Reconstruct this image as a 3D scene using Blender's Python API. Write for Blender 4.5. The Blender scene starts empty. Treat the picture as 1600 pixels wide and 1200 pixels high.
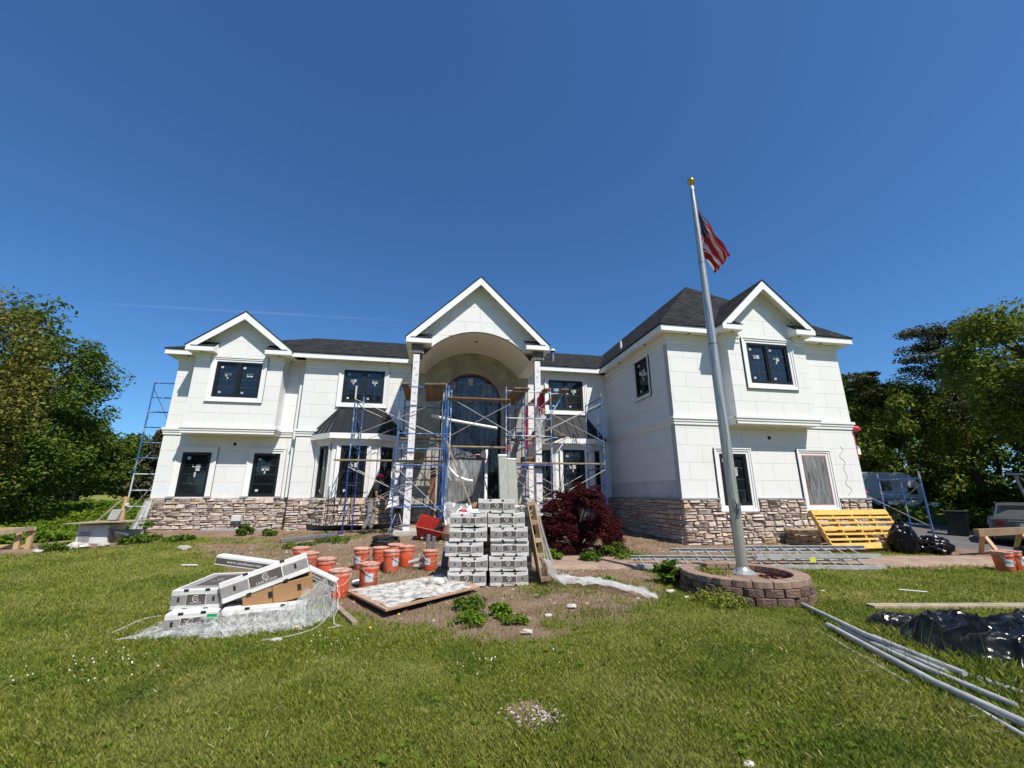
import bpy, bmesh, math, random
import numpy as np
from mathutils import Vector, Matrix, Euler, noise
random.seed(7)
rng = np.random.default_rng(7)
SC = bpy.context.scene
COL = SC.collection
R = math.radians

# ------------------------------------------------------------------ camera, sky, sun, exposure
cd = bpy.data.cameras.new('camera')
cam = bpy.data.objects.new('camera', cd)
COL.objects.link(cam)
cam.location = (0, 0, 1.5)
cam.rotation_euler = (R(90 + 14.93), 0, R(-10.46))
cd.sensor_width = 36.0
cd.lens = 644.6 / 1600 * 36.0
cd.clip_start = 0.05
cd.clip_end = 3000
SC.camera = cam

W = bpy.data.worlds.new('World')
SC.world = W
W.use_nodes = True
wn = W.node_tree.nodes
wl = W.node_tree.links
bg = wn['Background']
sky = wn.new('ShaderNodeTexSky')
sky.sky_type = 'NISHITA'
sky.sun_disc = False
sky.sun_elevation = R(55)
sky.sun_rotation = R(154.4)
sky.air_density = 1.0
sky.dust_density = 0.7
sky.ozone_density = 3.2
sky.altitude = 300
# a faint contrail: a thin band of slightly brighter sky around one great circle
tc = wn.new('ShaderNodeTexCoord')
SKYSAT = wn.new('ShaderNodeHueSaturation')
SKYSAT.inputs['Saturation'].default_value = 1.0
SKYTINT = wn.new('ShaderNodeMix'); SKYTINT.data_type = 'RGBA'; SKYTINT.blend_type = 'MULTIPLY'; SKYTINT.inputs[0].default_value = 1.0
SKYTINT.inputs[7].default_value = (0.62, 1.08, 1.48, 1)   # the clear deep blue of this dry spring sky
wl.new(sky.outputs[0], SKYTINT.inputs[6]); wl.new(SKYTINT.outputs[2], SKYSAT.inputs['Color'])
def wmath(op, a, b=None, c=None):
    n = wn.new('ShaderNodeMath'); n.operation = op
    for i, s in enumerate((a, b, c)):
        if s is None: continue
        if isinstance(s, (int, float)): n.inputs[i].default_value = s
        else: wl.new(s, n.inputs[i])
    return n.outputs[0]
def wdot(vec):
    n = wn.new('ShaderNodeVectorMath'); n.operation = 'DOT_PRODUCT'
    wl.new(tc.outputs['Generated'], n.inputs[0]); n.inputs[1].default_value = vec
    return n.outputs['Value']
CA = Vector((-0.6109, 0.7321, 0.3014)).normalized()
CB = Vector((-0.0728, 0.9186, 0.3884)).normalized()
CN = CA.cross(CB).normalized()
CT = (CB - CA).normalized()
dist = wmath('ABSOLUTE', wdot(CN))
nz = wn.new('ShaderNodeTexNoise'); nz.inputs['Scale'].default_value = 9; nz.inputs['Detail'].default_value = 4
wl.new(tc.outputs['Generated'], nz.inputs['Vector'])
band = wmath('SUBTRACT', 1.0, wmath('DIVIDE', dist, 0.0034)); band = wmath('MAXIMUM', band, 0.0)
along = wmath('SUBTRACT', wdot(CT), CA.dot(CT))
mr = wn.new('ShaderNodeMapRange'); mr.interpolation_type = 'SMOOTHSTEP'
wl.new(along, mr.inputs[0]); mr.inputs[1].default_value = 0.0; mr.inputs[2].default_value = 0.15
mr2 = wn.new('ShaderNodeMapRange'); mr2.interpolation_type = 'SMOOTHSTEP'
wl.new(along, mr2.inputs[0]); mr2.inputs[1].default_value = 0.66; mr2.inputs[2].default_value = 0.3
trail = wmath('MULTIPLY', wmath('MULTIPLY', band, wmath('MULTIPLY', mr.outputs[0], mr2.outputs[0])), wmath('MULTIPLY', nz.outputs[0], 0.20))
mx = wn.new('ShaderNodeMix'); mx.data_type = 'RGBA'
wl.new(trail, mx.inputs[0]); wl.new(SKYSAT.outputs[0], mx.inputs[6]); mx.inputs[7].default_value = (7.0, 7.4, 8.2, 1)
wl.new(mx.outputs[2], bg.inputs[0])
bg.inputs[1].default_value = 0.073

sd = bpy.data.lights.new('sun', 'SUN')
sun = bpy.data.objects.new('sun', sd)
COL.objects.link(sun)
sun.rotation_euler = Vector((-0.48, 1.0, -1.6)).to_track_quat('-Z', 'Y').to_euler()
sun.location = (10, -20, 30)
sd.energy = 4.7
sd.angle = R(0.5)
sd.color = (1.0, 0.94, 0.845)
SC.view_settings.view_transform = 'Standard'
SC.view_settings.look = 'None'
SC.view_settings.exposure = 0.38
SC.view_settings.gamma = 1.0
SC.view_settings.use_curve_mapping = False
SC.render.film_transparent = False
SC.cycles.max_bounces = 6
SC.cycles.transparent_max_bounces = 12
SC.cycles.caustics_reflective = False
SC.cycles.caustics_refractive = False

# ------------------------------------------------------------------ helpers
WLOC = {}
def tag(o, label=None, cat=None, group=None, kind=None):
    if label: o['label'] = label
    if cat: o['category'] = cat
    if group: o['group'] = group
    if kind: o['kind'] = kind
    return o
def thing(name, label, cat, loc=(0, 0, 0), rot=(0, 0, 0), group=None):
    o = bpy.data.objects.new(name, None)
    o.empty_display_size = 0.2
    COL.objects.link(o)
    o.location = loc
    o.rotation_euler = rot
    WLOC[o.name] = Vector(loc)
    return tag(o, label, cat, group)
def copy_tree(o, parent=None):
    c = o.copy()
    COL.objects.link(c)
    if parent is not None:
        c.parent = parent
    for ch in list(o.children):
        copy_tree(ch, c)
    return c
def place(o, loc, rot=(0, 0, 0), scale=None):
    o.location = loc
    o.rotation_euler = rot
    if scale is not None: o.scale = scale if not isinstance(scale, (int, float)) else (scale,) * 3
    return o

class Frame:
    def __init__(s, O, U, N, V=(0, 0, 1)):
        s.O = Vector(O); s.U = Vector(U).normalized(); s.N = Vector(N).normalized(); s.V = Vector(V).normalized()
    def p(s, u, v, n=0.0):
        return s.O + s.U * u + s.V * v + s.N * n

class MB:
    def __init__(s):
        s.v = []; s.f = []; s.m = []
    def add(s, vs, fs, mi=0):
        b = len(s.v)
        s.v += [tuple(q) for q in vs]
        s.f += [tuple(b + i for i in f) for f in fs]
        s.m += [mi] * len(fs)
        return s
    HEX = [(0, 3, 2, 1), (4, 5, 6, 7), (0, 1, 5, 4), (1, 2, 6, 5), (2, 3, 7, 6), (3, 0, 4, 7)]
    def hexa(s, p, mi=0):
        return s.add(p, MB.HEX, mi)
    def box(s, x0, x1, y0, y1, z0, z1, mi=0):
        return s.hexa([(x0, y0, z0), (x1, y0, z0), (x1, y1, z0), (x0, y1, z0), (x0, y0, z1), (x1, y0, z1), (x1, y1, z1), (x0, y1, z1)], mi)
    def fbox(s, fr, u0, u1, v0, v1, n0, n1, mi=0):
        P = fr.p
        return s.hexa([P(u0, v0, n0), P(u1, v0, n0), P(u1, v0, n1), P(u0, v0, n1), P(u0, v1, n0), P(u1, v1, n0), P(u1, v1, n1), P(u0, v1, n1)], mi)
    def bar(s, a, b, w, h, mi=0, up=(0, 0, 1)):
        a = Vector(a); b = Vector(b); d = (b - a).normalized(); up = Vector(up)
        if abs(d.dot(up)) > 0.98: up = Vector((0, 1, 0))
        x = d.cross(up).normalized(); y = x.cross(d).normalized()
        x = x * w / 2; y = y * h / 2
        return s.hexa([a - x - y, a + x - y, a + x + y, a - x + y, b - x - y, b + x - y, b + x + y, b - x + y], mi)
    def tube(s, a, b, r, n=8, mi=0, r2=None, cap=True):
        return s.path([a, b], [r, r if r2 is None else r2], n, mi, cap)
    def path(s, pts, rad, n=6, mi=0, cap=True):
        pts = [Vector(q) for q in pts]
        if isinstance(rad, (int, float)): rad = [rad] * len(pts)
        vs = []; fs = []
        ref = None
        for i, q in enumerate(pts):
            d = (pts[min(i + 1, len(pts) - 1)] - pts[max(i - 1, 0)])
            if d.length < 1e-7: d = Vector((0, 0, 1))
            d.normalize()
            if ref is None or abs(d.dot(ref)) > 0.95:
                ref = Vector((0, 0, 1)) if abs(d.z) < 0.9 else Vector((1, 0, 0))
            x = d.cross(ref).normalized(); y = x.cross(d)
            ref = y
            for k in range(n):
                a = 2 * math.pi * k / n
                vs.append(q + (x * math.cos(a) + y * math.sin(a)) * rad[i])
        for i in range(len(pts) - 1):
            for k in range(n):
                k2 = (k + 1) % n
                fs.append((i * n + k, i * n + k2, (i + 1) * n + k2, (i + 1) * n + k))
        if cap:
            fs.append(tuple(range(n))[::-1]); fs.append(tuple((len(pts) - 1) * n + k for k in range(n)))
        return s.add(vs, fs, mi)
    def lathe(s, prof, n=20, c=(0, 0, 0), mi=0):
        vs = []; fs = []
        for r, z in prof:
            for k in range(n):
                a = 2 * math.pi * k / n
                vs.append((c[0] + r * math.cos(a), c[1] + r * math.sin(a), c[2] + z))
        for i in range(len(prof) - 1):
            for k in range(n):
                k2 = (k + 1) % n
                fs.append((i * n + k, i * n + k2, (i + 1) * n + k2, (i + 1) * n + k))
        fs.append(tuple(range(n))[::-1]); fs.append(tuple((len(prof) - 1) * n + k for k in range(n)))
        return s.add(vs, fs, mi)
    def prism(s, poly, vec, mi=0):
        n = len(poly); vec = Vector(vec)
        vs = [Vector(q) for q in poly] + [Vector(q) + vec for q in poly]
        fs = [tuple(range(n))[::-1], tuple(range(n, 2 * n))]
        for i in range(n):
            j = (i + 1) % n
            fs.append((i, j, n + j, n + i))
        return s.add(vs, fs, mi)
    def quad(s, a, b, c, d, mi=0):
        return s.add([a, b, c, d], [(0, 1, 2, 3)], mi)
    def build(s, name, mats, parent=None, smooth=False, bevel=0.0, recalc=True, base=False, local=False):
        if not isinstance(mats, (list, tuple)): mats = [mats]
        V = np.array(s.v, dtype=float)
        if local: off = Vector((0, 0, 0))
        else:
            lo = V.min(0); hi = V.max(0)
            off = Vector(((lo[0] + hi[0]) / 2, (lo[1] + hi[1]) / 2, lo[2] if base else (lo[2] + hi[2]) / 2))
        V = V - np.array(off)
        me = bpy.data.meshes.new(name)
        me.from_pydata([tuple(q) for q in V], [], s.f)
        for m in mats: me.materials.append(m)
        if len(mats) > 1: me.polygons.foreach_set('material_index', s.m)
        if recalc or bevel:
            bm = bmesh.new(); bm.from_mesh(me)
            if recalc: bmesh.ops.recalc_face_normals(bm, faces=bm.faces)
            if bevel: bmesh.ops.bevel(bm, geom=list(bm.edges), offset=bevel, segments=1, affect='EDGES', clamp_overlap=True)
            bm.to_mesh(me); bm.free()
        if smooth:
            me.polygons.foreach_set('use_smooth', [True] * len(me.polygons))
            try: me.set_sharp_from_angle(angle=R(40))
            except Exception: pass
        me.update()
        o = bpy.data.objects.new(name, me)
        COL.objects.link(o)
        if parent is not None:
            o.parent = parent
            o.location = off - (WLOC.get(parent.name, Vector((0, 0, 0))) if not local else Vector((0, 0, 0)))
        else:
            o.location = off
        WLOC[o.name] = off
        return o

def raw_mesh(name, V, F, mats, smooth=False, parent=None):
    """V (n,3) array, F (m,k) int array"""
    me = bpy.data.meshes.new(name)
    V = np.asarray(V, dtype=np.float32); F = np.asarray(F, dtype=np.int32)
    k = F.shape[1]
    me.vertices.add(len(V)); me.vertices.foreach_set('co', V.ravel())
    me.loops.add(F.size); me.loops.foreach_set('vertex_index', F.ravel())
    me.polygons.add(len(F)); me.polygons.foreach_set('loop_start', np.arange(0, F.size, k, dtype=np.int32))
    try: me.polygons.foreach_set('loop_total', np.full(len(F), k, dtype=np.int32))
    except Exception: pass
    for m in (mats if isinstance(mats, (list, tuple)) else [mats]): me.materials.append(m)
    if smooth: me.polygons.foreach_set('use_smooth', np.ones(len(F), dtype=bool))
    me.update(calc_edges=True)
    o = bpy.data.objects.new(name, me)
    COL.objects.link(o)
    WLOC[o.name] = Vector((0, 0, 0))
    if parent is not None:
        o.parent = parent
        o.location = -WLOC.get(parent.name, Vector((0, 0, 0)))
    return o

def _h(i, j, s):
    q = np.sin(i * 127.1 + j * 311.7 + s * 74.7) * 43758.5453
    return q - np.floor(q)
def vnoise(x, y, s=0):
    x = np.asarray(x, dtype=float); y = np.asarray(y, dtype=float)
    i = np.floor(x); j = np.floor(y); fx = x - i; fy = y - j
    fx = fx * fx * (3 - 2 * fx); fy = fy * fy * (3 - 2 * fy)
    a = _h(i, j, s); b = _h(i + 1, j, s); c = _h(i, j + 1, s); d = _h(i + 1, j + 1, s)
    return (a * (1 - fx) + b * fx) * (1 - fy) + (c * (1 - fx) + d * fx) * fy
def fbm(x, y, s=0, o=4):
    t = 0; a = 0.5; n = 0
    for k in range(o):
        t = t + a * vnoise(x * 2 ** k, y * 2 ** k, s + k * 3.1); n += a; a *= 0.5
    return t / n
def gz(x, y):
    """height of the ground"""
    x = np.asarray(x, dtype=float); y = np.asarray(y, dtype=float)
    t = y - 7.0
    up = np.where(t < -1, 0, np.where(t < 1, 0.01 * (t + 1) ** 2, 0.04 * t))
    up = np.where(y > 25, 0.72 + 0.018 * (np.minimum(y, 90) - 25), up)
    bump = 0.10 * np.exp(-((x + 1.2) / 2.4) ** 2 - ((y - 13.4) / 1.4) ** 2)
    lump = 0.03 * (fbm(x * 0.7, y * 0.7, 5, 3) - 0.5)
    sm = lambda t: np.clip(t, 0, 1) ** 2 * (3 - 2 * np.clip(t, 0, 1))
    dip = 0.46 * sm((x - 15.0) / 4.2) * sm((17.6 - y) / 3.0) * sm((y + 2.0) / 4.0)   # the drive falls away to the right
    return up + bump + lump - dip
def G(x, y): return float(gz(x, y))

# ------------------------------------------------------------------ materials
def mat(name, col, rough=0.7, metal=0.0, col2=None, ns=6.0, nd=5.0, lo=0.35, hi=0.65, stretch=None, bump=0.0, bs=None, bd=0.02,
        objvar=0.0, island=0.0, spec=0.5, trans=0.0, coat=0.0):
    m = bpy.data.materials.new(name); m.use_nodes = True
    nt = m.node_tree; N = nt.nodes; L = nt.links
    b = N['Principled BSDF']
    b.inputs['Roughness'].default_value = rough; b.inputs['Metallic'].default_value = metal
    b.inputs['Specular IOR Level'].default_value = spec
    b.inputs['Coat Weight'].default_value = coat
    c1 = (*col, 1)
    geo = N.new('ShaderNodeNewGeometry')
    vec = geo.outputs['Position']
    if stretch:
        mp = N.new('ShaderNodeMapping'); mp.inputs['Scale'].default_value = stretch
        L.new(vec, mp.inputs[0]); vec = mp.outputs[0]
    out = None
    if col2 is not None:
        n = N.new('ShaderNodeTexNoise'); n.inputs['Scale'].default_value = ns; n.inputs['Detail'].default_value = nd
        L.new(vec, n.inputs['Vector'])
        mr = N.new('ShaderNodeMapRange'); mr.inputs[1].default_value = lo; mr.inputs[2].default_value = hi
        L.new(n.outputs[0], mr.inputs[0])
        mix = N.new('ShaderNodeMix'); mix.data_type = 'RGBA'
        mix.inputs[6].default_value = c1; mix.inputs[7].default_value = (*col2, 1)
        L.new(mr.outputs[0], mix.inputs[0]); out = mix.outputs[2]
    if objvar or island:
        src = N.new('ShaderNodeObjectInfo').outputs['Random'] if objvar else geo.outputs['Random Per Island']
        a = objvar or island
        mr = N.new('ShaderNodeMapRange'); mr.inputs[3].default_value = 1 - a; mr.inputs[4].default_value = 1 + a
        L.new(src, mr.inputs[0])
        hs = N.new('ShaderNodeHueSaturation')
        if out: L.new(out, hs.inputs['Color'])
        else: hs.inputs['Color'].default_value = c1
        L.new(mr.outputs[0], hs.inputs['Value']); out = hs.outputs[0]
    if out: L.new(out, b.inputs['Base Color'])
    else: b.inputs['Base Color'].default_value = c1
    if bump:
        n = N.new('ShaderNodeTexNoise'); n.inputs['Scale'].default_value = bs or ns * 4; n.inputs['Detail'].default_value = 6
        L.new(vec, n.inputs['Vector'])
        bp = N.new('ShaderNodeBump'); bp.inputs['Strength'].default_value = bump; bp.inputs['Distance'].default_value = bd
        L.new(n.outputs[0], bp.inputs['Height']); L.new(bp.outputs[0], b.inputs['Normal'])
    if trans:
        t = N.new('ShaderNodeBsdfTranslucent'); ms = N.new('ShaderNodeMixShader'); ms.inputs[0].default_value = trans
        if out: L.new(out, t.inputs[0])
        else: t.inputs[0].default_value = c1
        o = N['Material Output']
        L.new(b.outputs[0], ms.inputs[1]); L.new(t.outputs[0], ms.inputs[2]); L.new(ms.outputs[0], o.inputs[0])
    return m

def ramp_mat(name, cols, rough=0.8, source='object', noise=None, bump=0.5, bs=40, bd=0.01, trans=0.0, patch=None, patch2=None, spec=0.3):
    """colour picked per object or per island from a list; noise=(scale, amount) mottles it; patch=(scale, colour, lo, hi) blends a large-scale patch colour"""
    m = bpy.data.materials.new(name); m.use_nodes = True
    nt = m.node_tree; N = nt.nodes; L = nt.links
    b = N['Principled BSDF']; b.inputs['Roughness'].default_value = rough; b.inputs['Specular IOR Level'].default_value = spec
    geo = N.new('ShaderNodeNewGeometry')
    src = N.new('ShaderNodeObjectInfo').outputs['Random'] if source == 'object' else geo.outputs['Random Per Island']
    cr = N.new('ShaderNodeValToRGB'); cr.color_ramp.interpolation = 'LINEAR'
    el = cr.color_ramp.elements
    while len(el) < len(cols): el.new(0.5)
    for i, c in enumerate(cols):
        el[i].position = i / (len(cols) - 1); el[i].color = (*c, 1)
    L.new(src, cr.inputs[0]); out = cr.outputs[0]
    if patch:
        n = N.new('ShaderNodeTexNoise'); n.inputs['Scale'].default_value = patch[0]; n.inputs['Detail'].default_value = 4
        L.new(geo.outputs['Position'], n.inputs['Vector'])
        mr = N.new('ShaderNodeMapRange'); mr.inputs[1].default_value = patch[2]; mr.inputs[2].default_value = patch[3]
        mr.inputs[4].default_value = patch[4] if len(patch) > 4 else 0.8
        L.new(n.outputs[0], mr.inputs[0])
        mix = N.new('ShaderNodeMix'); mix.data_type = 'RGBA'; mix.inputs[7].default_value = (*patch[1], 1)
        L.new(mr.outputs[0], mix.inputs[0]); L.new(out, mix.inputs[6]); out = mix.outputs[2]
    if patch2:
        n = N.new('ShaderNodeTexNoise'); n.inputs['Scale'].default_value = patch2[0]; n.inputs['Detail'].default_value = 5
        mp = N.new('ShaderNodeMapping'); mp.inputs['Location'].default_value = (13.1, 7.7, 3.3); L.new(geo.outputs['Position'], mp.inputs[0]); L.new(mp.outputs[0], n.inputs['Vector'])
        mr = N.new('ShaderNodeMapRange'); mr.inputs[1].default_value = patch2[2]; mr.inputs[2].default_value = patch2[3]; mr.inputs[4].default_value = patch2[4]
        L.new(n.outputs[0], mr.inputs[0])
        mix = N.new('ShaderNodeMix'); mix.data_type = 'RGBA'; mix.inputs[7].default_value = (*patch2[1], 1)
        L.new(mr.outputs[0], mix.inputs[0]); L.new(out, mix.inputs[6]); out = mix.outputs[2]
    if noise:
        n = N.new('ShaderNodeTexNoise'); n.inputs['Scale'].default_value = noise[0]; n.inputs['Detail'].default_value = 6
        L.new(geo.outputs['Position'], n.inputs['Vector'])
        mr = N.new('ShaderNodeMapRange'); mr.inputs[1].default_value = 0.3; mr.inputs[2].default_value = 0.7
        mr.inputs[3].default_value = 1 - noise[1]; mr.inputs[4].default_value = 1 + noise[1]
        L.new(n.outputs[0], mr.inputs[0])
        hs = N.new('ShaderNodeHueSaturation'); L.new(out, hs.inputs['Color']); L.new(mr.outputs[0], hs.inputs['Value']); out = hs.outputs[0]
    L.new(out, b.inputs['Base Color'])
    if bump:
        n = N.new('ShaderNodeTexNoise'); n.inputs['Scale'].default_value = bs; n.inputs['Detail'].default_value = 6
        L.new(geo.outputs['Position'], n.inputs['Vector'])
        bp = N.new('ShaderNodeBump'); bp.inputs['Strength'].default_value = bump; bp.inputs['Distance'].default_value = bd
        L.new(n.outputs[0], bp.inputs['Height']); L.new(bp.outputs[0], b.inputs['Normal'])
    if trans:
        t = N.new('ShaderNodeBsdfTranslucent'); ms = N.new('ShaderNodeMixShader'); ms.inputs[0].default_value = trans
        L.new(out, t.inputs[0])
        L.new(b.outputs[0], ms.inputs[1]); L.new(t.outputs[0], ms.inputs[2]); L.new(ms.outputs[0], N['Material Output'].inputs[0])
    return m

def film_mat(name, col, alpha=0.5, streak=None, rough=0.2, contrast=0.2):
    """thin plastic: part see-through, part milky, with noise streaks"""
    m = bpy.data.materials.new(name); m.use_nodes = True
    nt = m.node_tree; N = nt.nodes; L = nt.links
    b = N['Principled BSDF']; b.inputs['Base Color'].default_value = (*col, 1); b.inputs['Roughness'].default_value = rough
    tr = N.new('ShaderNodeBsdfTransparent'); tl = N.new('ShaderNodeBsdfTranslucent'); tl.inputs[0].default_value = (*col, 1)
    m1 = N.new('ShaderNodeMixShader'); m1.inputs[0].default_value = 0.4
    L.new(b.outputs[0], m1.inputs[1]); L.new(tl.outputs[0], m1.inputs[2])
    m2 = N.new('ShaderNodeMixShader')
    L.new(tr.outputs[0], m2.inputs[1]); L.new(m1.outputs[0], m2.inputs[2])
    geo = N.new('ShaderNodeNewGeometry'); mp = N.new('ShaderNodeMapping')
    mp.inputs['Scale'].default_value = streak or (4, 4, 4)
    L.new(geo.outputs['Position'], mp.inputs[0])
    n = N.new('ShaderNodeTexNoise'); n.inputs['Scale'].default_value = 1.0; n.inputs['Detail'].default_value = 7; n.inputs['Distortion'].default_value = 1.0
    L.new(mp.outputs[0], n.inputs['Vector'])
    mr = N.new('ShaderNodeMapRange'); mr.inputs[1].default_value = 0.36; mr.inputs[2].default_value = 0.66
    mr.inputs[3].default_value = max(0, alpha - contrast); mr.inputs[4].default_value = min(1, alpha + contrast)
    L.new(n.outputs[0], mr.inputs[0]); L.new(mr.outputs[0], m2.inputs[0])
    L.new(m2.outputs[0], N['Material Output'].inputs[0])
    return m

M = {}
M['stucco'] = mat('white_stucco', (0.755, 0.752, 0.735), 0.9, col2=(0.725, 0.723, 0.708), ns=2.2, bump=0.25, bs=160, bd=0.004, objvar=0.012, spec=0.2)
M['stucco_back'] = mat('stucco_joint', (0.46, 0.46, 0.45), 0.95)
M['trim'] = mat('white_trim', (0.80, 0.80, 0.78), 0.55, col2=(0.76, 0.76, 0.745), ns=1.5)
M['fascia'] = mat('white_fascia', (0.82, 0.82, 0.81), 0.4)
M['soffit'] = mat('cream_soffit', (0.80, 0.78, 0.72), 0.7)
M['basecoat'] = mat('grey_basecoat', (0.43, 0.405, 0.35), 0.95, col2=(0.31, 0.29, 0.245), ns=2.4, lo=0.4, hi=0.62, bump=0.3, bs=60)
M['wood_sheath'] = mat('dark_sheathing', (0.16, 0.15, 0.13), 0.9, col2=(0.09, 0.085, 0.075), ns=5)
M['black'] = mat('black_window_frame', (0.010, 0.011, 0.014), 0.45)
M['glass'] = mat('dark_window_glass', (0.006, 0.009, 0.012), 0.03, spec=0.8, col2=(0.014, 0.019, 0.023), ns=1.1, lo=0.4, hi=0.7)
M['muntin'] = mat('grey_muntin', (0.055, 0.06, 0.07), 0.5)
M['sticker'] = mat('white_sticker', (0.46, 0.51, 0.48), 0.7, objvar=0.2)
M['stone'] = ramp_mat('ledge_stone', [(0.499, 0.418, 0.349), (0.403, 0.347, 0.307), (0.557, 0.472, 0.398), (0.470, 0.365, 0.282), (0.528, 0.445, 0.382), (0.355, 0.307, 0.274), (0.518, 0.436, 0.365), (0.499, 0.374, 0.249), (0.480, 0.409, 0.357), (0.576, 0.490, 0.423), (0.432, 0.369, 0.324), (0.528, 0.401, 0.320), (0.490, 0.427, 0.378)],
                      0.9, 'object', (9, 0.26), 0.8, 45, 0.02)
M['stone_isl'] = ramp_mat('ledge_stone_far', [(0.499, 0.418, 0.349), (0.403, 0.347, 0.307), (0.557, 0.472, 0.398), (0.470, 0.365, 0.282), (0.528, 0.445, 0.382), (0.355, 0.307, 0.274), (0.518, 0.436, 0.365), (0.499, 0.374, 0.249), (0.480, 0.409, 0.357), (0.576, 0.490, 0.423), (0.432, 0.369, 0.324), (0.528, 0.401, 0.320), (0.490, 0.427, 0.378)], 0.9, 'island', (9, 0.26), 0.8, 45, 0.02)
M['mortar'] = mat('stone_joint', (0.24, 0.215, 0.19), 0.95)
M['ledge'] = mat('grey_stone_cap', (0.33, 0.33, 0.32), 0.8, col2=(0.26, 0.26, 0.25), ns=5)
M['metal_roof'] = mat('black_standing_seam', (0.014, 0.014, 0.015), 0.32, metal=0.0, spec=0.6)
M['steel'] = mat('galvanised_steel', (0.50, 0.50, 0.49), 0.42, metal=0.35, col2=(0.36, 0.36, 0.355), ns=7)
M['brace'] = mat('grey_brace', (0.40, 0.39, 0.37), 0.55, metal=0.3, col2=(0.27, 0.255, 0.235), ns=6)
M['blue'] = mat('worn_blue_paint', (0.028, 0.112, 0.315), 0.6, col2=(0.36, 0.40, 0.44), ns=9, lo=0.54, hi=0.66, stretch=(1, 1, 0.5))
M['deepblue'] = mat('deep_blue_paint', (0.018, 0.020, 0.22), 0.5, col2=(0.04, 0.055, 0.28), ns=6)
M['whiteblue'] = mat('splashed_white_blue', (0.55, 0.58, 0.60), 0.5, col2=(0.07, 0.18, 0.42), ns=5, lo=0.48, hi=0.58, stretch=(1, 1, 0.5))
M['plank'] = mat('brown_plank', (0.27, 0.165, 0.085), 0.85, col2=(0.16, 0.095, 0.05), ns=4, stretch=(3, 3, 9), bump=0.2, objvar=0.2)
M['plank_grey'] = mat('weathered_plank', (0.36, 0.29, 0.20), 0.9, col2=(0.24, 0.19, 0.13), ns=6, bump=0.3, objvar=0.15)
M['timber'] = mat('new_timber', (0.55, 0.39, 0.21), 0.8, col2=(0.46, 0.31, 0.16), ns=5, objvar=0.12)
M['pallet_yellow'] = mat('yellow_painted_wood', (0.68, 0.42, 0.09), 0.7, col2=(0.55, 0.31, 0.06), ns=6, objvar=0.10)
M['pallet_wood'] = mat('pallet_wood', (0.43, 0.33, 0.21), 0.85, col2=(0.28, 0.20, 0.12), ns=8, objvar=0.12)
M['tan_wood'] = mat('red_brown_timber', (0.20, 0.085, 0.05), 0.8, col2=(0.13, 0.055, 0.03), ns=4)
M['orange'] = mat('orange_plastic', (0.60, 0.085, 0.030), 0.5, col2=(0.47, 0.19, 0.13), ns=7, lo=0.44, hi=0.72, objvar=0.16)
M['orange_dust'] = mat('mortar_splash', (0.55, 0.34, 0.27), 0.9, col2=(0.62, 0.17, 0.09), ns=16, lo=0.45, hi=0.55)
M['mortar_white'] = mat('dried_mortar', (0.53, 0.51, 0.475), 0.95, col2=(0.24, 0.22, 0.19), ns=9, lo=0.46, hi=0.62, bump=0.8, bs=60)
M['mortar_lid'] = mat('mortar_crust', (0.44, 0.40, 0.36), 0.95, col2=(0.30, 0.26, 0.22), ns=14, bump=0.6, bs=60, objvar=0.15)
M['label_blue'] = mat('pale_blue_label', (0.38, 0.52, 0.62), 0.5, col2=(0.55, 0.60, 0.62), ns=14)
M['box_white'] = mat('white_carton', (0.66, 0.655, 0.64), 0.7, col2=(0.57, 0.56, 0.54), ns=5, objvar=0.07)
M['box_grey'] = mat('grey_carton_print', (0.27, 0.255, 0.245), 0.75, col2=(0.22, 0.21, 0.20), ns=30, objvar=0.10)
M['box_dark'] = mat('dark_carton_print', (0.085, 0.068, 0.06), 0.7, objvar=0.15)
M['box_ink'] = mat('white_print', (0.66, 0.66, 0.65), 0.7)
M['hole'] = mat('dark_hole', (0.012, 0.011, 0.010), 0.9)
M['cardboard'] = mat('brown_cardboard', (0.34, 0.19, 0.085), 0.85, col2=(0.29, 0.16, 0.07), ns=4)
M['film'] = film_mat('clear_plastic_film', (0.78, 0.79, 0.79), 0.5, (7, 7, 3))
M['net'] = film_mat('white_stretch_netting', (0.60, 0.61, 0.60), 0.60, (34, 34, 7), 0.45, 0.30)
M['win_film'] = film_mat('hazy_window_film', (0.66, 0.68, 0.68), 0.42, (16, 16, 1.6), 0.3, 0.22)
M['sheet'] = film_mat('grey_plastic_sheet', (0.58, 0.60, 0.60), 0.85, (5, 5, 2))
M['strand'] = mat('white_plastic_strand', (0.70, 0.71, 0.69), 0.5)
M['black_plastic'] = mat('black_plastic_bag', (0.004, 0.004, 0.0045), 0.26, bump=0.35, bs=16, bd=0.02, spec=0.26)
M['tarp'] = mat('black_tarpaulin', (0.004, 0.004, 0.0045), 0.20, bump=0.30, bs=14, bd=0.02, spec=0.28, col2=(0.009, 0.009, 0.0095), ns=5)
M['red'] = mat('red_paint', (0.42, 0.03, 0.022), 0.4, col2=(0.30, 0.025, 0.02), ns=8)
M['pinktape'] = mat('pink_tape', (0.55, 0.17, 0.20), 0.6)
M['redtape'] = mat('red_tape', (0.62, 0.045, 0.075), 0.5)
M['grey_metal'] = mat('dark_grey_metal', (0.14, 0.15, 0.16), 0.5, metal=0.3, col2=(0.20, 0.21, 0.22), ns=6)
M['white_paint'] = mat('white_enamel', (0.66, 0.67, 0.66), 0.5, col2=(0.58, 0.58, 0.56), ns=5)
M['grey_board'] = mat('grey_cement_board', (0.44, 0.45, 0.40), 0.9, col2=(0.35, 0.36, 0.32), ns=5, stretch=(6, 6, 1), bump=0.2)
M['foam'] = mat('white_foam', (0.78, 0.78, 0.76), 0.8)
M['gold'] = mat('gold_ball', (0.62, 0.38, 0.06), 0.25, metal=0.9)
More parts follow.
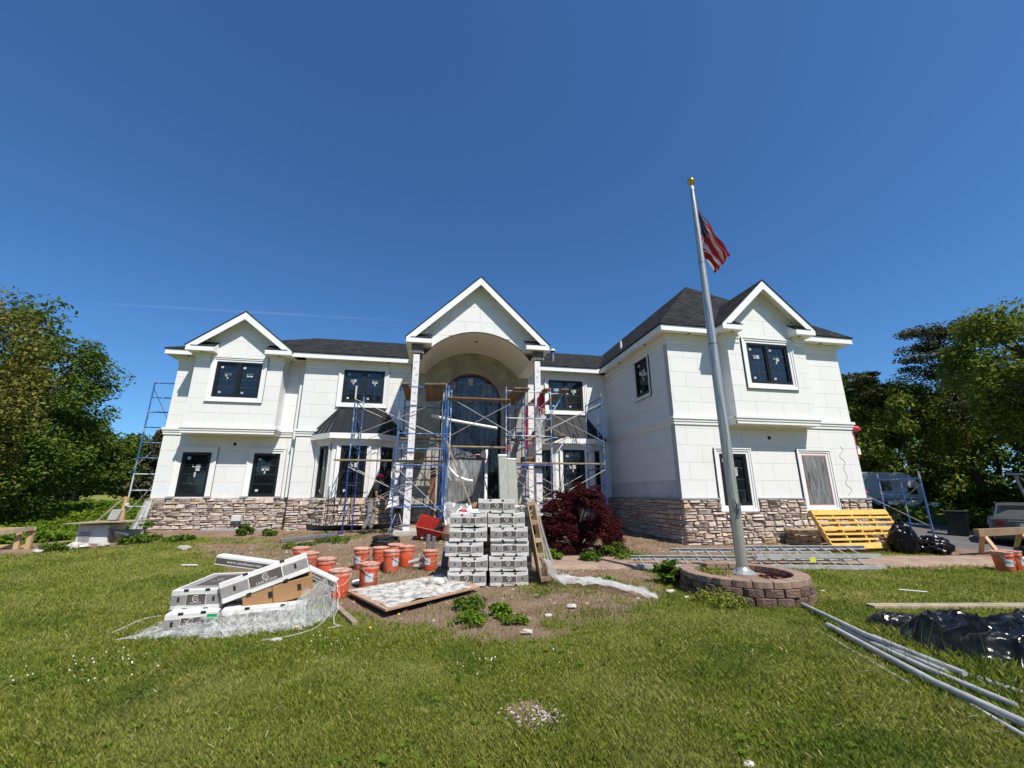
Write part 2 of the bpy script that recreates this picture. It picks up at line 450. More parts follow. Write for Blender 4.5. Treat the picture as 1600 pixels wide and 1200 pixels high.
M['conduit'] = mat('bright_aluminium', (0.50, 0.50, 0.48), 0.45, metal=0.2, col2=(0.36, 0.36, 0.345), ns=7)
M['pole'] = mat('brushed_aluminium', (0.52, 0.515, 0.48), 0.32, metal=0.55, col2=(0.40, 0.395, 0.37), ns=6, stretch=(30, 30, 0.6))
M['block'] = mat('brown_retaining_block', (0.185, 0.115, 0.085), 0.95, col2=(0.11, 0.07, 0.052), ns=9, bump=1.0, bs=35, bd=0.03, objvar=0.22)
M['capblock'] = mat('brown_cap_block', (0.30, 0.205, 0.155), 0.95, col2=(0.22, 0.15, 0.115), ns=9, bump=0.4, bs=60, objvar=0.10)
M['soil'] = mat('dry_soil', (0.26, 0.18, 0.125), 0.95, col2=(0.17, 0.115, 0.08), ns=5, bump=0.8, bs=30)
M['bark'] = mat('tree_bark', (0.10, 0.078, 0.058), 0.95, col2=(0.055, 0.043, 0.034), ns=7, stretch=(3, 3, 0.6), bump=0.8)
M['bark_pale'] = mat('pale_bark', (0.24, 0.21, 0.18), 0.95, col2=(0.15, 0.13, 0.11), ns=6, bump=0.6)
M['asphalt'] = mat('old_asphalt', (0.125, 0.118, 0.11), 0.9, col2=(0.095, 0.09, 0.085), ns=1.2, bump=0.4, bs=120, bd=0.005)
M['hwrap'] = mat('white_house_wrap', (0.72, 0.72, 0.72), 0.6, col2=(0.60, 0.42, 0.42), ns=11, lo=0.6, hi=0.66, stretch=(2, 2, 1))
M['wrapink'] = mat('red_wrap_print', (0.42, 0.10, 0.12), 0.7)
M['wrapblue'] = mat('blue_wrap_print', (0.10, 0.12, 0.30), 0.7)
M['silver_car'] = mat('silver_car_paint', (0.10, 0.103, 0.107), 0.38, metal=0.4, coat=0.2)
M['car_glass'] = mat('car_glass', (0.012, 0.014, 0.015), 0.05, spec=0.8)
M['taillight'] = mat('red_taillight', (0.20, 0.012, 0.014), 0.2)
M['tyre'] = mat('black_rubber', (0.015, 0.015, 0.016), 0.8)
M['skin'] = mat('brown_skin', (0.30, 0.155, 0.095), 0.6)
M['tee'] = mat('black_shirt', (0.007, 0.007, 0.007), 0.9, col2=(0.012, 0.012, 0.011), ns=10)
M['trousers'] = mat('grey_trousers', (0.30, 0.29, 0.29), 0.9, col2=(0.20, 0.19, 0.195), ns=6)
M['cap'] = mat('red_cap', (0.60, 0.03, 0.05), 0.7)
M['hair'] = mat('black_hair', (0.01, 0.009, 0.008), 0.7)
M['boot'] = mat('dark_boot', (0.03, 0.026, 0.022), 0.8)
M['leaf_dark'] = ramp_mat('dark_green_leaves', [(0.045, 0.081, 0.013), (0.083, 0.133, 0.018), (0.126, 0.190, 0.023), (0.061, 0.102, 0.015)], 0.55, 'island', None, 0, trans=0.28, patch=(0.5, (0.086, 0.095, 0.013), 0.5, 0.7, 0.5), spec=0.12)
M['leaf_olive'] = ramp_mat('olive_green_leaves', [(0.109, 0.119, 0.022), (0.182, 0.186, 0.033), (0.248, 0.218, 0.046), (0.129, 0.133, 0.029)], 0.6, 'island', None, 0, trans=0.28, patch=(0.6, (0.109, 0.076, 0.024), 0.5, 0.72, 0.5), spec=0.12)
M['leaf_mid'] = ramp_mat('mid_green_leaves', [(0.098, 0.137, 0.018), (0.161, 0.205, 0.026), (0.215, 0.251, 0.035), (0.112, 0.156, 0.023)], 0.55, 'island', None, 0, trans=0.32, patch=(0.45, (0.121, 0.119, 0.017), 0.5, 0.72, 0.5), spec=0.12)
M['needle'] = ramp_mat('pine_needles', [(0.046, 0.056, 0.024), (0.068, 0.079, 0.034), (0.106, 0.094, 0.042), (0.061, 0.067, 0.031)], 0.65, 'island', None, 0, trans=0.15, spec=0.12)
M['maple'] = ramp_mat('dark_red_leaves', [(0.033, 0.004, 0.006), (0.058, 0.007, 0.011), (0.089, 0.012, 0.016), (0.043, 0.006, 0.008)], 0.5, 'island', None, 0, trans=0.30, spec=0.12)
M['weed'] = ramp_mat('bright_weed_leaves', [(0.075, 0.147, 0.011), (0.120, 0.204, 0.014), (0.160, 0.237, 0.020), (0.090, 0.157, 0.014)], 0.55, 'island', None, 0, trans=0.35, spec=0.12)
M['weed_dark'] = ramp_mat('green_weed_leaves', [(0.043, 0.090, 0.009), (0.074, 0.133, 0.013), (0.108, 0.174, 0.017), (0.055, 0.098, 0.012)], 0.6, 'island', None, 0, trans=0.3, spec=0.12)
M['grass'] = ramp_mat('lawn_grass', [(0.080, 0.112, 0.013), (0.155, 0.195, 0.024), (0.255, 0.295, 0.042), (0.34, 0.365, 0.062), (0.21, 0.25, 0.033), (0.115, 0.165, 0.020), (0.50, 0.46, 0.18)], 0.8, 'island', None, 0, trans=0.42, patch=(0.9, (0.42, 0.39, 0.13), 0.48, 0.73, 0.6), patch2=(1.3, (0.095, 0.160, 0.024), 0.54, 0.68, 0.65), spec=0.10)
M['flower_white'] = mat('white_clover', (0.74, 0.73, 0.68), 0.8)
M['flower_yellow'] = mat('yellow_dandelion', (0.75, 0.50, 0.02), 0.7)
M['debris'] = mat('pale_debris', (0.50, 0.48, 0.44), 0.9, col2=(0.38, 0.355, 0.32), ns=10, objvar=0.15)
M['rock'] = mat('pale_rock', (0.40, 0.36, 0.30), 0.95, col2=(0.30, 0.26, 0.21), ns=6, bump=0.7, objvar=0.2)
# ------------------------------------------------------------------ ground, path, drive
def poly_sd(x, y, P):
    """signed distance to a polygon, positive inside"""
    P = np.asarray(P, float); d = np.full(x.shape, 1e9); ins = np.zeros(x.shape, bool)
    n = len(P)
    for i in range(n):
        a = P[i]; b = P[(i + 1) % n]; e = b - a
        wx = x - a[0]; wy = y - a[1]
        t = np.clip((wx * e[0] + wy * e[1]) / (e @ e), 0, 1)
        d = np.minimum(d, np.hypot(wx - t * e[0], wy - t * e[1]))
        c = (a[1] <= y) != (b[1] <= y)
        xi = a[0] + (y - a[1]) / np.where(b[1] == a[1], 1e-9, b[1] - a[1]) * e[0]
        ins ^= c & (x < xi)
    return np.where(ins, d, -d)
DIRT1 = [(-6.4, 14.2), (-6.0, 12.4), (-5.2, 11.2), (-4.1, 9.9), (-2.9, 8.3), (-1.85, 7.1), (-1.2, 6.2), (-0.5, 5.55), (0.3, 5.2), (1.3, 5.05), (2.2, 5.25),
         (3.0, 5.75), (3.6, 6.3), (4.0, 7.2), (4.3, 8.1), (9.2, 7.6), (13.6, 7.0), (14.6, 8.2), (13.6, 10.8), (13.2, 16.5), (-10.5, 16.8), (-9.6, 15.2)]
DIRT2 = [(-22, 11.6), (-11, 11.3), (-9.4, 11.35), (-7.9, 12.6), (-7.2, 13.4), (-7.8, 14.6), (-9.4, 13.9), (-10.4, 12.7), (-22, 12.6)]
GREEN1 = [(8.4, 8.95), (12.0, 8.7), (12.0, 9.25), (8.6, 9.5)]
GREEN2 = [(-7.6, 12.8), (-5.0, 12.5), (-3.8, 12.6), (-4.2, 13.6), (-6.4, 14.0), (-7.4, 14.0)]
WALK = [(1.2, 8.75), (4.2, 8.42), (9.2, 7.85), (13.4, 7.4), (14.8, 7.9), (13.4, 8.35), (8.0, 9.1), (4.0, 9.65), (2.0, 9.9)]
DRIVE = [(13.35, 11.6), (13.55, 10.2), (14.2, 9.2), (15.5, 8.75), (20, 7.0), (45, -2), (60, 10), (26, 13.2), (23.5, 19.5), (19.0, 19.0), (20.2, 14.6), (19.5, 15.5), (21.5, 20.5), (21, 30), (13.4, 30)]
BARE = [(0.76, 3.25, 0.22), (-1.02, 8.1, 0.3)]
def dirt_mask(x, y):
    n = fbm(x * 1.4, y * 1.4, 11, 4) - 0.5
    n2 = fbm(x * 4.0, y * 4.0, 17, 3) - 0.5
    s = np.maximum(poly_sd(x, y, DIRT1), poly_sd(x, y, DIRT2)) + n * 1.1 + n2 * 0.5
    m = np.clip(s / 0.55 + 0.5, 0, 1)
    # weedy patches inside the bare ground
    g = np.clip((fbm(x * 0.9, y * 0.9, 23, 4) - 0.53) / 0.08, 0, 1)
    front = np.clip((8.6 - y + (x - 2.5) * 0.25) / 0.8, 0, 1) * np.clip((x - 0.9) / 0.8, 0, 1) * np.clip((7.9 - y) / 0.5, 0, 1)
    m = m * (1 - 0.42 * front * np.clip((fbm(x * 1.3, y * 1.3, 31, 4) - 0.42) / 0.1, 0, 1))
    mid = np.exp(-((x + 2.6) / 1.6) ** 2 - ((y - 12.3) / 0.9) ** 2)
    m = m * (1 - 0.55 * g * np.clip(mid * 2, 0, 1))
    for P in (GREEN1, GREEN2):
        m = m * (1 - (0.9 if P is GREEN1 else 0.5) * np.clip((poly_sd(x, y, P) + n * 0.9) / 0.3 + 0.4, 0, 1))
    for bx, by, br in BARE:
        m = np.maximum(m, np.clip((br - np.hypot(x - bx, (y - by) * 0.8) + n2 * 0.25) / 0.1, 0, 1))
    return m

def grid_coords(lo, a, b, hi, st):
    fine = np.arange(a, b + 1e-6, st)
    left = a - np.cumsum(st * 1.25 ** np.arange(1, 60)); left = left[left > lo][::-1]
    right = b + np.cumsum(st * 1.25 ** np.arange(1, 60)); right = right[right < hi]
    return np.concatenate([[lo], left, fine, right, [hi]])
gx = grid_coords(-900, -14, 18, 900, 0.10)
gy = grid_coords(-500, 1.2, 18, 900, 0.10)
XX, YY = np.meshgrid(gx, gy)
DM = dirt_mask(XX, YY)
ZZ = gz(XX, YY) - 0.012 * DM + DM * 0.035 * (fbm(XX * 5, YY * 5, 41, 3) - 0.5)
nx, ny = len(gx), len(gy)
idx = np.arange(nx * ny).reshape(ny, nx)
F = np.stack([idx[:-1, :-1], idx[:-1, 1:], idx[1:, 1:], idx[1:, :-1]], -1).reshape(-1, 4)

gm = bpy.data.materials.new('lawn_and_soil'); gm.use_nodes = True
N = gm.node_tree.nodes; L = gm.node_tree.links
b = N['Principled BSDF']; b.inputs['Roughness'].default_value = 0.95; b.inputs['Specular IOR Level'].default_value = 0.15
geo = N.new('ShaderNodeNewGeometry')
def gnoise(scale, detail=6, rough=0.6):
    n = N.new('ShaderNodeTexNoise'); n.inputs['Scale'].default_value = scale; n.inputs['Detail'].default_value = detail; n.inputs['Roughness'].default_value = rough
    L.new(geo.outputs['Position'], n.inputs['Vector']); return n.outputs[0]
def gmix(f, c1, c2, lo=None, hi=None):
    if lo is not None:
        mr = N.new('ShaderNodeMapRange'); mr.inputs[1].default_value = lo; mr.inputs[2].default_value = hi; L.new(f, mr.inputs[0]); f = mr.outputs[0]
    mxx = N.new('ShaderNodeMix'); mxx.data_type = 'RGBA'; L.new(f, mxx.inputs[0])
    for i, c in ((6, c1), (7, c2)):
        if isinstance(c, tuple): mxx.inputs[i].default_value = (*c, 1)
        else: L.new(c, mxx.inputs[i])
    return mxx.outputs[2]
at = N.new('ShaderNodeAttribute'); at.attribute_name = 'dirt'
soil = gmix(gnoise(1.6), (0.200, 0.122, 0.086), (0.275, 0.192, 0.140), 0.35, 0.65)
soil = gmix(gnoise(26, 8, 0.75), soil, (0.13, 0.09, 0.065), 0.52, 0.68)
soil = gmix(gnoise(55, 4, 0.7), soil, (0.42, 0.37, 0.31), 0.62, 0.72)
turf = gmix(gnoise(0.55), (0.17, 0.20, 0.036), (0.30, 0.265, 0.10), 0.42, 0.66)
turf = gmix(gnoise(38, 8, 0.8), turf, (0.060, 0.080, 0.018), 0.5, 0.75)
ma = N.new('ShaderNodeMath'); ma.operation = 'ADD'; L.new(at.outputs['Fac'], ma.inputs[0])
mb_ = N.new('ShaderNodeMath'); mb_.operation = 'MULTIPLY_ADD'; L.new(gnoise(7, 7, 0.7), mb_.inputs[0]); mb_.inputs[1].default_value = 0.9; mb_.inputs[2].default_value = -0.45
L.new(mb_.outputs[0], ma.inputs[1])
L.new(gmix(ma.outputs[0], turf, soil, 0.35, 0.6), b.inputs['Base Color'])
bp = N.new('ShaderNodeBump'); bp.inputs['Strength'].default_value = 0.9; bp.inputs['Distance'].default_value = 0.03
L.new(gnoise(30, 8, 0.75), bp.inputs['Height']); L.new(bp.outputs[0], b.inputs['Normal'])
lawn = raw_mesh('lawn', np.stack([XX.ravel(), YY.ravel(), ZZ.ravel()], -1), F, gm, smooth=True)
lawn.data.attributes.new('dirt', 'FLOAT', 'POINT').data.foreach_set('value', DM.ravel().astype(np.float32))
tag(lawn, kind='structure')

def sheet_from_poly(name, P, z_off, material, step=0.25):
    """a thin ground sheet with a ragged edge, following the ground"""
    P = np.array(P); lo = P.min(0) - 0.3; hi = P.max(0) + 0.3
    st = step
    xs = np.arange(lo[0], hi[0], st); ys = np.arange(lo[1], hi[1], st)
    X, Y = np.meshgrid(xs, ys)
    sdm = poly_sd(X, Y, P) + 0.12 * (fbm(X * 2, Y * 2, 51, 3) - 0.5)
    Z = gz(X, Y) + z_off * np.clip(sdm / 0.06 + 0.5, -2.5, 1) - 0.0
    idx = np.arange(X.size).reshape(X.shape)
    keep = (np.maximum.reduce([sdm[:-1, :-1], sdm[1:, :-1], sdm[:-1, 1:], sdm[1:, 1:]]) > -st * 0.6)
    F = np.stack([idx[:-1, :-1], idx[:-1, 1:], idx[1:, 1:], idx[1:, :-1]], -1)[keep]
    used = np.unique(F); re = np.full(X.size, -1); re[used] = np.arange(len(used))
    V = np.stack([X.ravel(), Y.ravel(), Z.ravel()], -1)[used]
    o = raw_mesh(name, V, re[F], material, smooth=True)
    return tag(o, kind='structure')
wm = bpy.data.materials.new('tan_paver_path'); wm.use_nodes = True
N = wm.node_tree.nodes; L = wm.node_tree.links; b = N['Principled BSDF']; b.inputs['Roughness'].default_value = 0.95
geo = N.new('ShaderNodeNewGeometry')
br = N.new('ShaderNodeTexBrick'); br.inputs['Scale'].default_value = 1.0; br.inputs['Brick Width'].default_value = 0.2; br.inputs['Row Height'].default_value = 0.1
br.inputs['Mortar Size'].default_value = 0.006; br.inputs['Color1'].default_value = (0.31, 0.205, 0.15, 1); br.inputs['Color2'].default_value = (0.25, 0.165, 0.125, 1); br.inputs['Mortar'].default_value = (0.15, 0.11, 0.085, 1)
L.new(geo.outputs['Position'], br.inputs['Vector'])
dust = gmix(gnoise(2.5), br.outputs[0], (0.33, 0.24, 0.175), 0.42, 0.6)
L.new(dust, b.inputs['Base Color'])
sheet_from_poly('walkway', WALK, 0.028, wm, 0.12)
sheet_from_poly('driveway', DRIVE, 0.02, M['asphalt'], 0.3)

# ------------------------------------------------------------------ trees
def leaf_cloud(centers, radii, per, size, flat=1.0, seed=1, shape=2, droop=0.0):
    """many small leaf faces spread through clumps; returns V, F"""
    r = np.random.default_rng(seed)
    n = len(centers)
    C = np.repeat(np.asarray(centers, float), per, 0); RR = np.repeat(np.asarray(radii, float), per)
    d = r.normal(size=(n * per, 3)); d /= np.linalg.norm(d, axis=1, keepdims=True)
    rad = r.random(n * per) ** 0.45
    P = C + d * (rad * RR)[:, None] * np.array([1, 1, flat])
    if droop: P[:, 2] -= droop * RR * rad ** 2
    s = size * (0.6 + 0.8 * r.random(n * per))
    nrm = d * 0.6 + r.normal(size=d.shape) * 0.6 + np.array([0, 0, 0.6]); nrm /= np.linalg.norm(nrm, axis=1, keepdims=True)
    t = r.normal(size=d.shape); t -= nrm * (t * nrm).sum(1, keepdims=True); t /= np.linalg.norm(t, axis=1, keepdims=True)
    w = np.cross(nrm, t)
    s = s[:, None]
    a = P - t * s; c = P + t * s; bq = P + w * s * 0.55 + nrm * s * 0.18; dq = P - w * s * 0.55 + nrm * s * 0.18
    V = np.stack([a, bq, c, dq], 1).reshape(-1, 3)
    k = np.arange(n * per) * 4
    F = np.concatenate([np.stack([k, k + 1, k + 2], -1), np.stack([k, k + 2, k + 3], -1)])
    # keep both halves of a leaf in one island by sharing vertices
    return V, F
def make_tree(name, label, pos, h, rad, trunk_h, leafm, barkm='bark', n_clump=60, per=110, leaf=0.11, seed=1, flat=0.75, crown_lo=None, lean=(0, 0), kind='round', trunk_r=None, clump_r=0.27):
    r = np.random.default_rng(seed)
    x, y = pos; z0 = G(x, y) - 0.05
    t = thing(name, label, 'tree', (x, y, z0))
    top = Vector((x + lean[0], y + lean[1], z0 + h * 0.86))
    tr = trunk_r or h * 0.022
    tm = MB()
    pts = [Vector((x, y, z0)).lerp(top, k / 7) + Vector((r.normal() * 0.02 * h * (0 < k < 7), r.normal() * 0.02 * h * (0 < k < 7), 0)) * 0.5 for k in range(8)]
    tm.path(pts, [tr * (1.25 if k == 0 else 1) * (1 - 0.86 * k / 7) for k in range(8)], 8)
    lo = trunk_h if crown_lo is None else crown_lo
    cs = []; rs = []
    for i in range(n_clump):
        f = (i + 0.5) / n_clump
        if kind == 'round':
            zz = lo + (h - lo) * (f ** 0.85)
            k = (zz - lo) / (h - lo)
            prof = math.sqrt(max(0.02, 1 - (2 * (k * 0.88 + 0.06) - 1) ** 2)) * (1.0 - 0.18 * k)
            rr = rad * prof * (0.45 + 0.62 * r.random() ** 0.6)
            cr = rad * clump_r * (0.7 + 0.6 * r.random())
        elif kind == 'cone':
            zz = lo + (h - lo) * (f ** 0.7)
            k = (zz - lo) / (h - lo)
            rr = rad * (1 - k) * (0.35 + 0.75 * r.random()); cr = rad * clump_r * (0.5 + 0.6 * (1 - k))
        else:   # layered pine
            ly = int(f * 6); k = (ly + 0.6 * r.random()) / 6
            zz = lo + (h - lo) * k
            rr = rad * (1.0 - 0.55 * k) * (0.15 + 0.9 * r.random()); cr = rad * clump_r * (0.7 + 0.5 * r.random())
        a = i * 2.399 + r.normal() * 0.5
        tt = min(1, max(0, (zz / (h * 0.86))))
        ax = Vector((x, y, z0)).lerp(top, tt)
        c = Vector((ax.x + rr * math.cos(a), ax.y + rr * math.sin(a), z0 + zz))
        cs.append(tuple(c - Vector((x, y, z0)))); rs.append(cr)
        if i % 3 == 0 or kind == 'pine':
            bz = max(trunk_h * 0.75, zz - (0.15 if kind != 'round' else 0.55) * rr - 0.1 * h * r.random())
            q = Vector((x, y, z0)).lerp(top, min(1, bz / (h * 0.86)))
            mid = q.lerp(c, 0.5) + Vector((0, 0, 0.06 * rr))
            w = tr * 0.42 * (1 - 0.6 * tt)
            tm.path([q, mid, c], [w, w * 0.65, w * 0.22], 5)
    tm.build('trunk', M[barkm], t, smooth=True, recalc=False)
    V, F = leaf_cloud(cs, rs, per, leaf, flat, seed)
    o = raw_mesh('crown', V, F, M[leafm])
    o.parent = t
    return t

make_tree('broadleaf_tree', 'tall olive-green broadleaf tree at the left edge of the lawn, cut by the picture edge', (-16.6, 15.6), 7.7, 3.5, 1.0, 'leaf_olive', n_clump=100, per=300, leaf=0.066, seed=3, crown_lo=0.4, clump_r=0.26)
make_tree('broadleaf_tree', 'dark green leaning tree with visible short trunk left of the house', (-16.5, 20.6), 7.3, 2.25, 1.4, 'leaf_dark', n_clump=90, per=260, leaf=0.070, seed=5, crown_lo=0.9, lean=(0.3, 0), clump_r=0.28)
make_tree('broadleaf_tree', 'dark tree squeezed behind the tall olive-green tree on the left', (-20.0, 21.5), 9.6, 3.2, 1.4, 'leaf_dark', n_clump=70, per=150, leaf=0.11, seed=6, crown_lo=0.6)
make_tree('broadleaf_tree', 'low bushy dark tree under the big trees at the left edge', (-15.6, 17.4), 3.6, 2.3, 0.5, 'leaf_dark', n_clump=50, per=170, leaf=0.08, seed=7, crown_lo=0.25)
k = 0
for (x, y, h, r_, lf, kd, lab) in [
        (-22.3, 31.6, 4.6, 1.8, 'leaf_dark', 'round', 'small round tree with pale trunk at the edge of the left field'),
        (-19.4, 33.5, 5.0, 1.3, 'needle', 'cone', 'narrow dark spruce just left of the tall scaffold tower'),
        (-18.0, 35.5, 4.2, 2.2, 'leaf_mid', 'round', 'green tree seen through the tall scaffold tower'),
        (-25.0, 34.0, 6.0, 2.8, 'leaf_dark', 'round', 'dark tree on the far side of the left field'),
        (-16.2, 37.0, 4.2, 2.4, 'leaf_dark', 'round', 'low tree right behind the left corner of the house'),
        (-29.0, 36.0, 9.0, 3.4, 'leaf_mid', 'round', 'broad tree far behind the left trees'),
        (-22.4, 38.0, 4.8, 2.6, 'leaf_dark', 'round', 'round dark tree in the far row between spruce and field')]:
    k += 1
    make_tree('spruce_tree' if kd == 'cone' else 'broadleaf_tree', lab, (x, y), h, r_, 1.2, lf, 'bark_pale' if k == 1 else 'bark', n_clump=55, per=120, leaf=0.13, seed=20 + k, crown_lo=1.1 if k == 1 else 0.3, kind=kd, clump_r=0.3)
# right side
make_tree('broadleaf_tree', 'big sunlit maple with dark forked trunk behind the silver car', (26.4, 12.6), 9.8, 2.9, 3.0, 'leaf_mid', n_clump=85, per=230, leaf=0.095, seed=41, crown_lo=4.3, trunk_r=0.36, lean=(-0.7, 0.3), clump_r=0.26)
make_tree('broadleaf_tree', 'bright green tree in the middle of the right-hand group', (28.0, 20.4), 7.6, 3.0, 2.0, 'leaf_mid', n_clump=85, per=230, leaf=0.09, seed=42, crown_lo=1.3)
make_tree('pine_tree', 'tall dark pine with flat layered boughs above the right-hand trees', (29.6, 18.3), 11.4, 3.3, 5.0, 'needle', n_clump=60, per=200, leaf=0.085, seed=43, crown_lo=5.6, kind='pine', flat=0.30, clump_r=0.27)
make_tree('pine_tree', 'thin pine with bare trunk just right of the house corner', (27.0, 21.0), 8.6, 1.6, 5.0, 'needle', n_clump=26, per=130, leaf=0.10, seed=44, crown_lo=6.4, kind='pine', flat=0.3, clump_r=0.36)
for i, (x, y, h, r_, lf, lab) in enumerate([
        (27.2, 23.6, 8.6, 2.6, 'leaf_mid', 'leafy tree touching the right corner of the house'),
        (33.5, 25.0, 8.2, 3.4, 'leaf_dark', 'dark tree behind the white camper trailer'),
        (37.5, 22.0, 8.8, 3.4, 'leaf_dark', 'dark tree deep in the right-hand group'),
        (32.5, 15.4, 9.6, 2.8, 'leaf_mid', 'leafy tree behind the forked maple near the right edge'),
        (30.6, 12.6, 9.0, 2.8, 'leaf_mid', 'tree cut by the right picture edge'),
        (40.0, 18.0, 9.6, 4.0, 'leaf_dark', 'farthest dark tree at the right edge'),
        (31.5, 28.5, 7.4, 3.2, 'leaf_dark', 'low dark tree farthest back behind the right corner')]):
    make_tree('broadleaf_tree', lab, (x, y), h, r_, 1.6, lf, n_clump=60, per=140, leaf=0.14, seed=60 + i, crown_lo=0.8, clump_r=0.3)
# undergrowth on the right and along the field: masses nobody could count
def thicket(name, pts, rad, per, leafm, seed, leaf=0.12):
    r = np.random.default_rng(seed); cs = []; rs = []
    for (x, y, h) in pts:
        for k in range(9):
            cs.append((x + r.normal() * rad * 0.7, y + r.normal() * rad * 0.7, G(x, y) + h * r.random() ** 0.8)); rs.append(rad * (0.4 + 0.4 * r.random()))
    V, F = leaf_cloud(cs, rs, per, leaf, 0.8, seed)
    o = raw_mesh(name, V, F, M[leafm]); tag(o, kind='stuff'); return o
thicket('woodland_behind_viewer', [(-70 + i * 5.2, -34 - 7 * math.sin(i * 0.9) - (i % 2) * 5, 10 + (i * 7 % 5)) for i in range(28)], 4.2, 230, 'leaf_dark', 80, 0.62)  # unseen trees behind the camera, added to darken the window reflections
bpy.data.objects['woodland_behind_viewer'].name = 'far_woodland.002'
thicket('undergrowth', [(27.0 + i * 0.5, 20.6 - i * 0.7 + (i % 2) * 0.8, 1.3) for i in range(12)] + [(24.6 + i * 0.4, 16.0 - i * 0.55, 0.55) for i in range(6)] + [(26 + i * 1.2, 25 - i * 0.9, 2.4) for i in range(12)], 0.9, 110, 'leaf_dark', 81)
thicket('far_woodland', [(-60 + i * 3.0, 58 + (i % 3) * 4, 4.2 + 0.8 * (i % 4)) for i in range(26)], 3.0, 110, 'leaf_dark', 82, 0.35)
thicket('far_woodland_right', [(34 + i * 2.6, 44 - i * 2.0 + (i % 3) * 3, 7 + (i % 3)) for i in range(20)], 2.8, 120, 'leaf_dark', 83, 0.32)
bpy.data.objects['far_woodland_right'].name = 'far_woodland.001'
# green field behind the left trees: low leafy cover
def low_cover(name, poly, n, size, leafm, seed, hmax=0.25):
    r = np.random.default_rng(seed); P = np.array(poly); lo = P.min(0); hi = P.max(0)
    x = lo[0] + (hi[0] - lo[0]) * r.random(n); y = lo[1] + (hi[1] - lo[1]) * r.random(n)
    ok = poly_sd(x, y, P) + 0.6 * (fbm(x, y, 3, 3) - 0.5) > 0; x = x[ok]; y = y[ok]
    C = np.stack([x, y, gz(x, y) + hmax * r.random(len(x)) * fbm(x * 0.8, y * 0.8, 9, 3) * 1.6], -1)
    V, F = leaf_cloud(C, np.full(len(C), size * 1.2), 3, size, 0.6, seed)
    o = raw_mesh(name, V, F, M[leafm]); return tag(o, kind='stuff')
low_cover('field_cover', [(-26, 17), (-13.2, 17.0), (-10.9, 14.6), (-10.0, 13.7), (-9.3, 14.6), (-10.2, 17), (-10.6, 30), (-30, 34)], 15000, 0.075, 'weed', 84, 0.28)
low_cover('field_cover', [(-14.2, 13.0), (-10.6, 12.95), (-9.6, 14.0), (-10.9, 15.0), (-14, 16.2)], 3500, 0.07, 'weed', 85, 0.35)
# ------------------------------------------------------------------ the house
ZE, ZF, ZB0, ZB1, ZS = 6.32, 6.50, 3.49, 3.73, 1.39
YL, YLB, YM, YR, YRB = 16.19, 15.6, 15.77, 11.0, 10.56
XL0, XLM, XP0, XP1, XR0, XR1 = -9.24, -4.85, -0.95, 3.58, 6.92, 13.14
house = thing('house', 'large white two-storey house being refaced, with stone base, black windows and arched entrance', 'house', (1.3, YM, G(1.3, YM)))
S = 'stucco'
def rect_minus(rect, holes):
    out = [rect]
    for (a, b, c, d) in holes:
        nxt = []
        for (u0, u1, v0, v1) in out:
            if a >= u1 - 1e-6 or b <= u0 + 1e-6 or c >= v1 - 1e-6 or d <= v0 + 1e-6: nxt.append((u0, u1, v0, v1)); continue
            if c > v0: nxt.append((u0, u1, v0, c))
            if d < v1: nxt.append((u0, u1, d, v1))
            if a > u0: nxt.append((u0, a, max(v0, c), min(v1, d)))
            if b < u1: nxt.append((b, u1, max(v0, c), min(v1, d)))
        out = nxt
    return [q for q in out if q[1] - q[0] > 0.004 and q[3] - q[2] > 0.004]
def wall(fr, u0, u1, v0, v1, holes=(), thick=0.22, pw=0.92, ph=0.50, vstart=None, off=0.0, matn='stucco', panels=True, gap=0.0055, t=0.014, row_mat=None, name='wall'):
    """a backing wall, with scored panels standing proud of it"""
    mb = MB()
    for q in rect_minus((u0, u1, v0, v1), holes): mb.fbox(fr, *q, -thick, 0)
    w = mb.build(name, M['stucco_back' if panels else matn], house)
    if not panels: return w
    vv = v0 if vstart is None else vstart
    row = 0
    while vv < v1 - 0.01:
        a, b_ = max(vv, v0), min(vv + ph, v1)
        if b_ - a > 0.02:
            uu = u0 - pw * (((row % 2) * 0.5 + off) % 1.0)
            while uu < u1 - 0.01:
                c, d = max(uu, u0), min(uu + pw, u1)
                if d - c > 0.02:
                    cell = (c + (gap / 2 if c > u0 else -t), d - (gap / 2 if d < u1 else -t), a + (gap / 2 if a > v0 else 0), b_ - (gap / 2 if b_ < v1 else 0))
                    pc = rect_minus(cell, holes)
                    if pc:
                        m2 = MB()
                        for q in pc: m2.fbox(fr, *q, 0.001, t)
                        m2.build('panel', M[row_mat[row] if row_mat and row in row_mat else matn], w)
                uu += pw
        vv += ph; row += 1
    return w
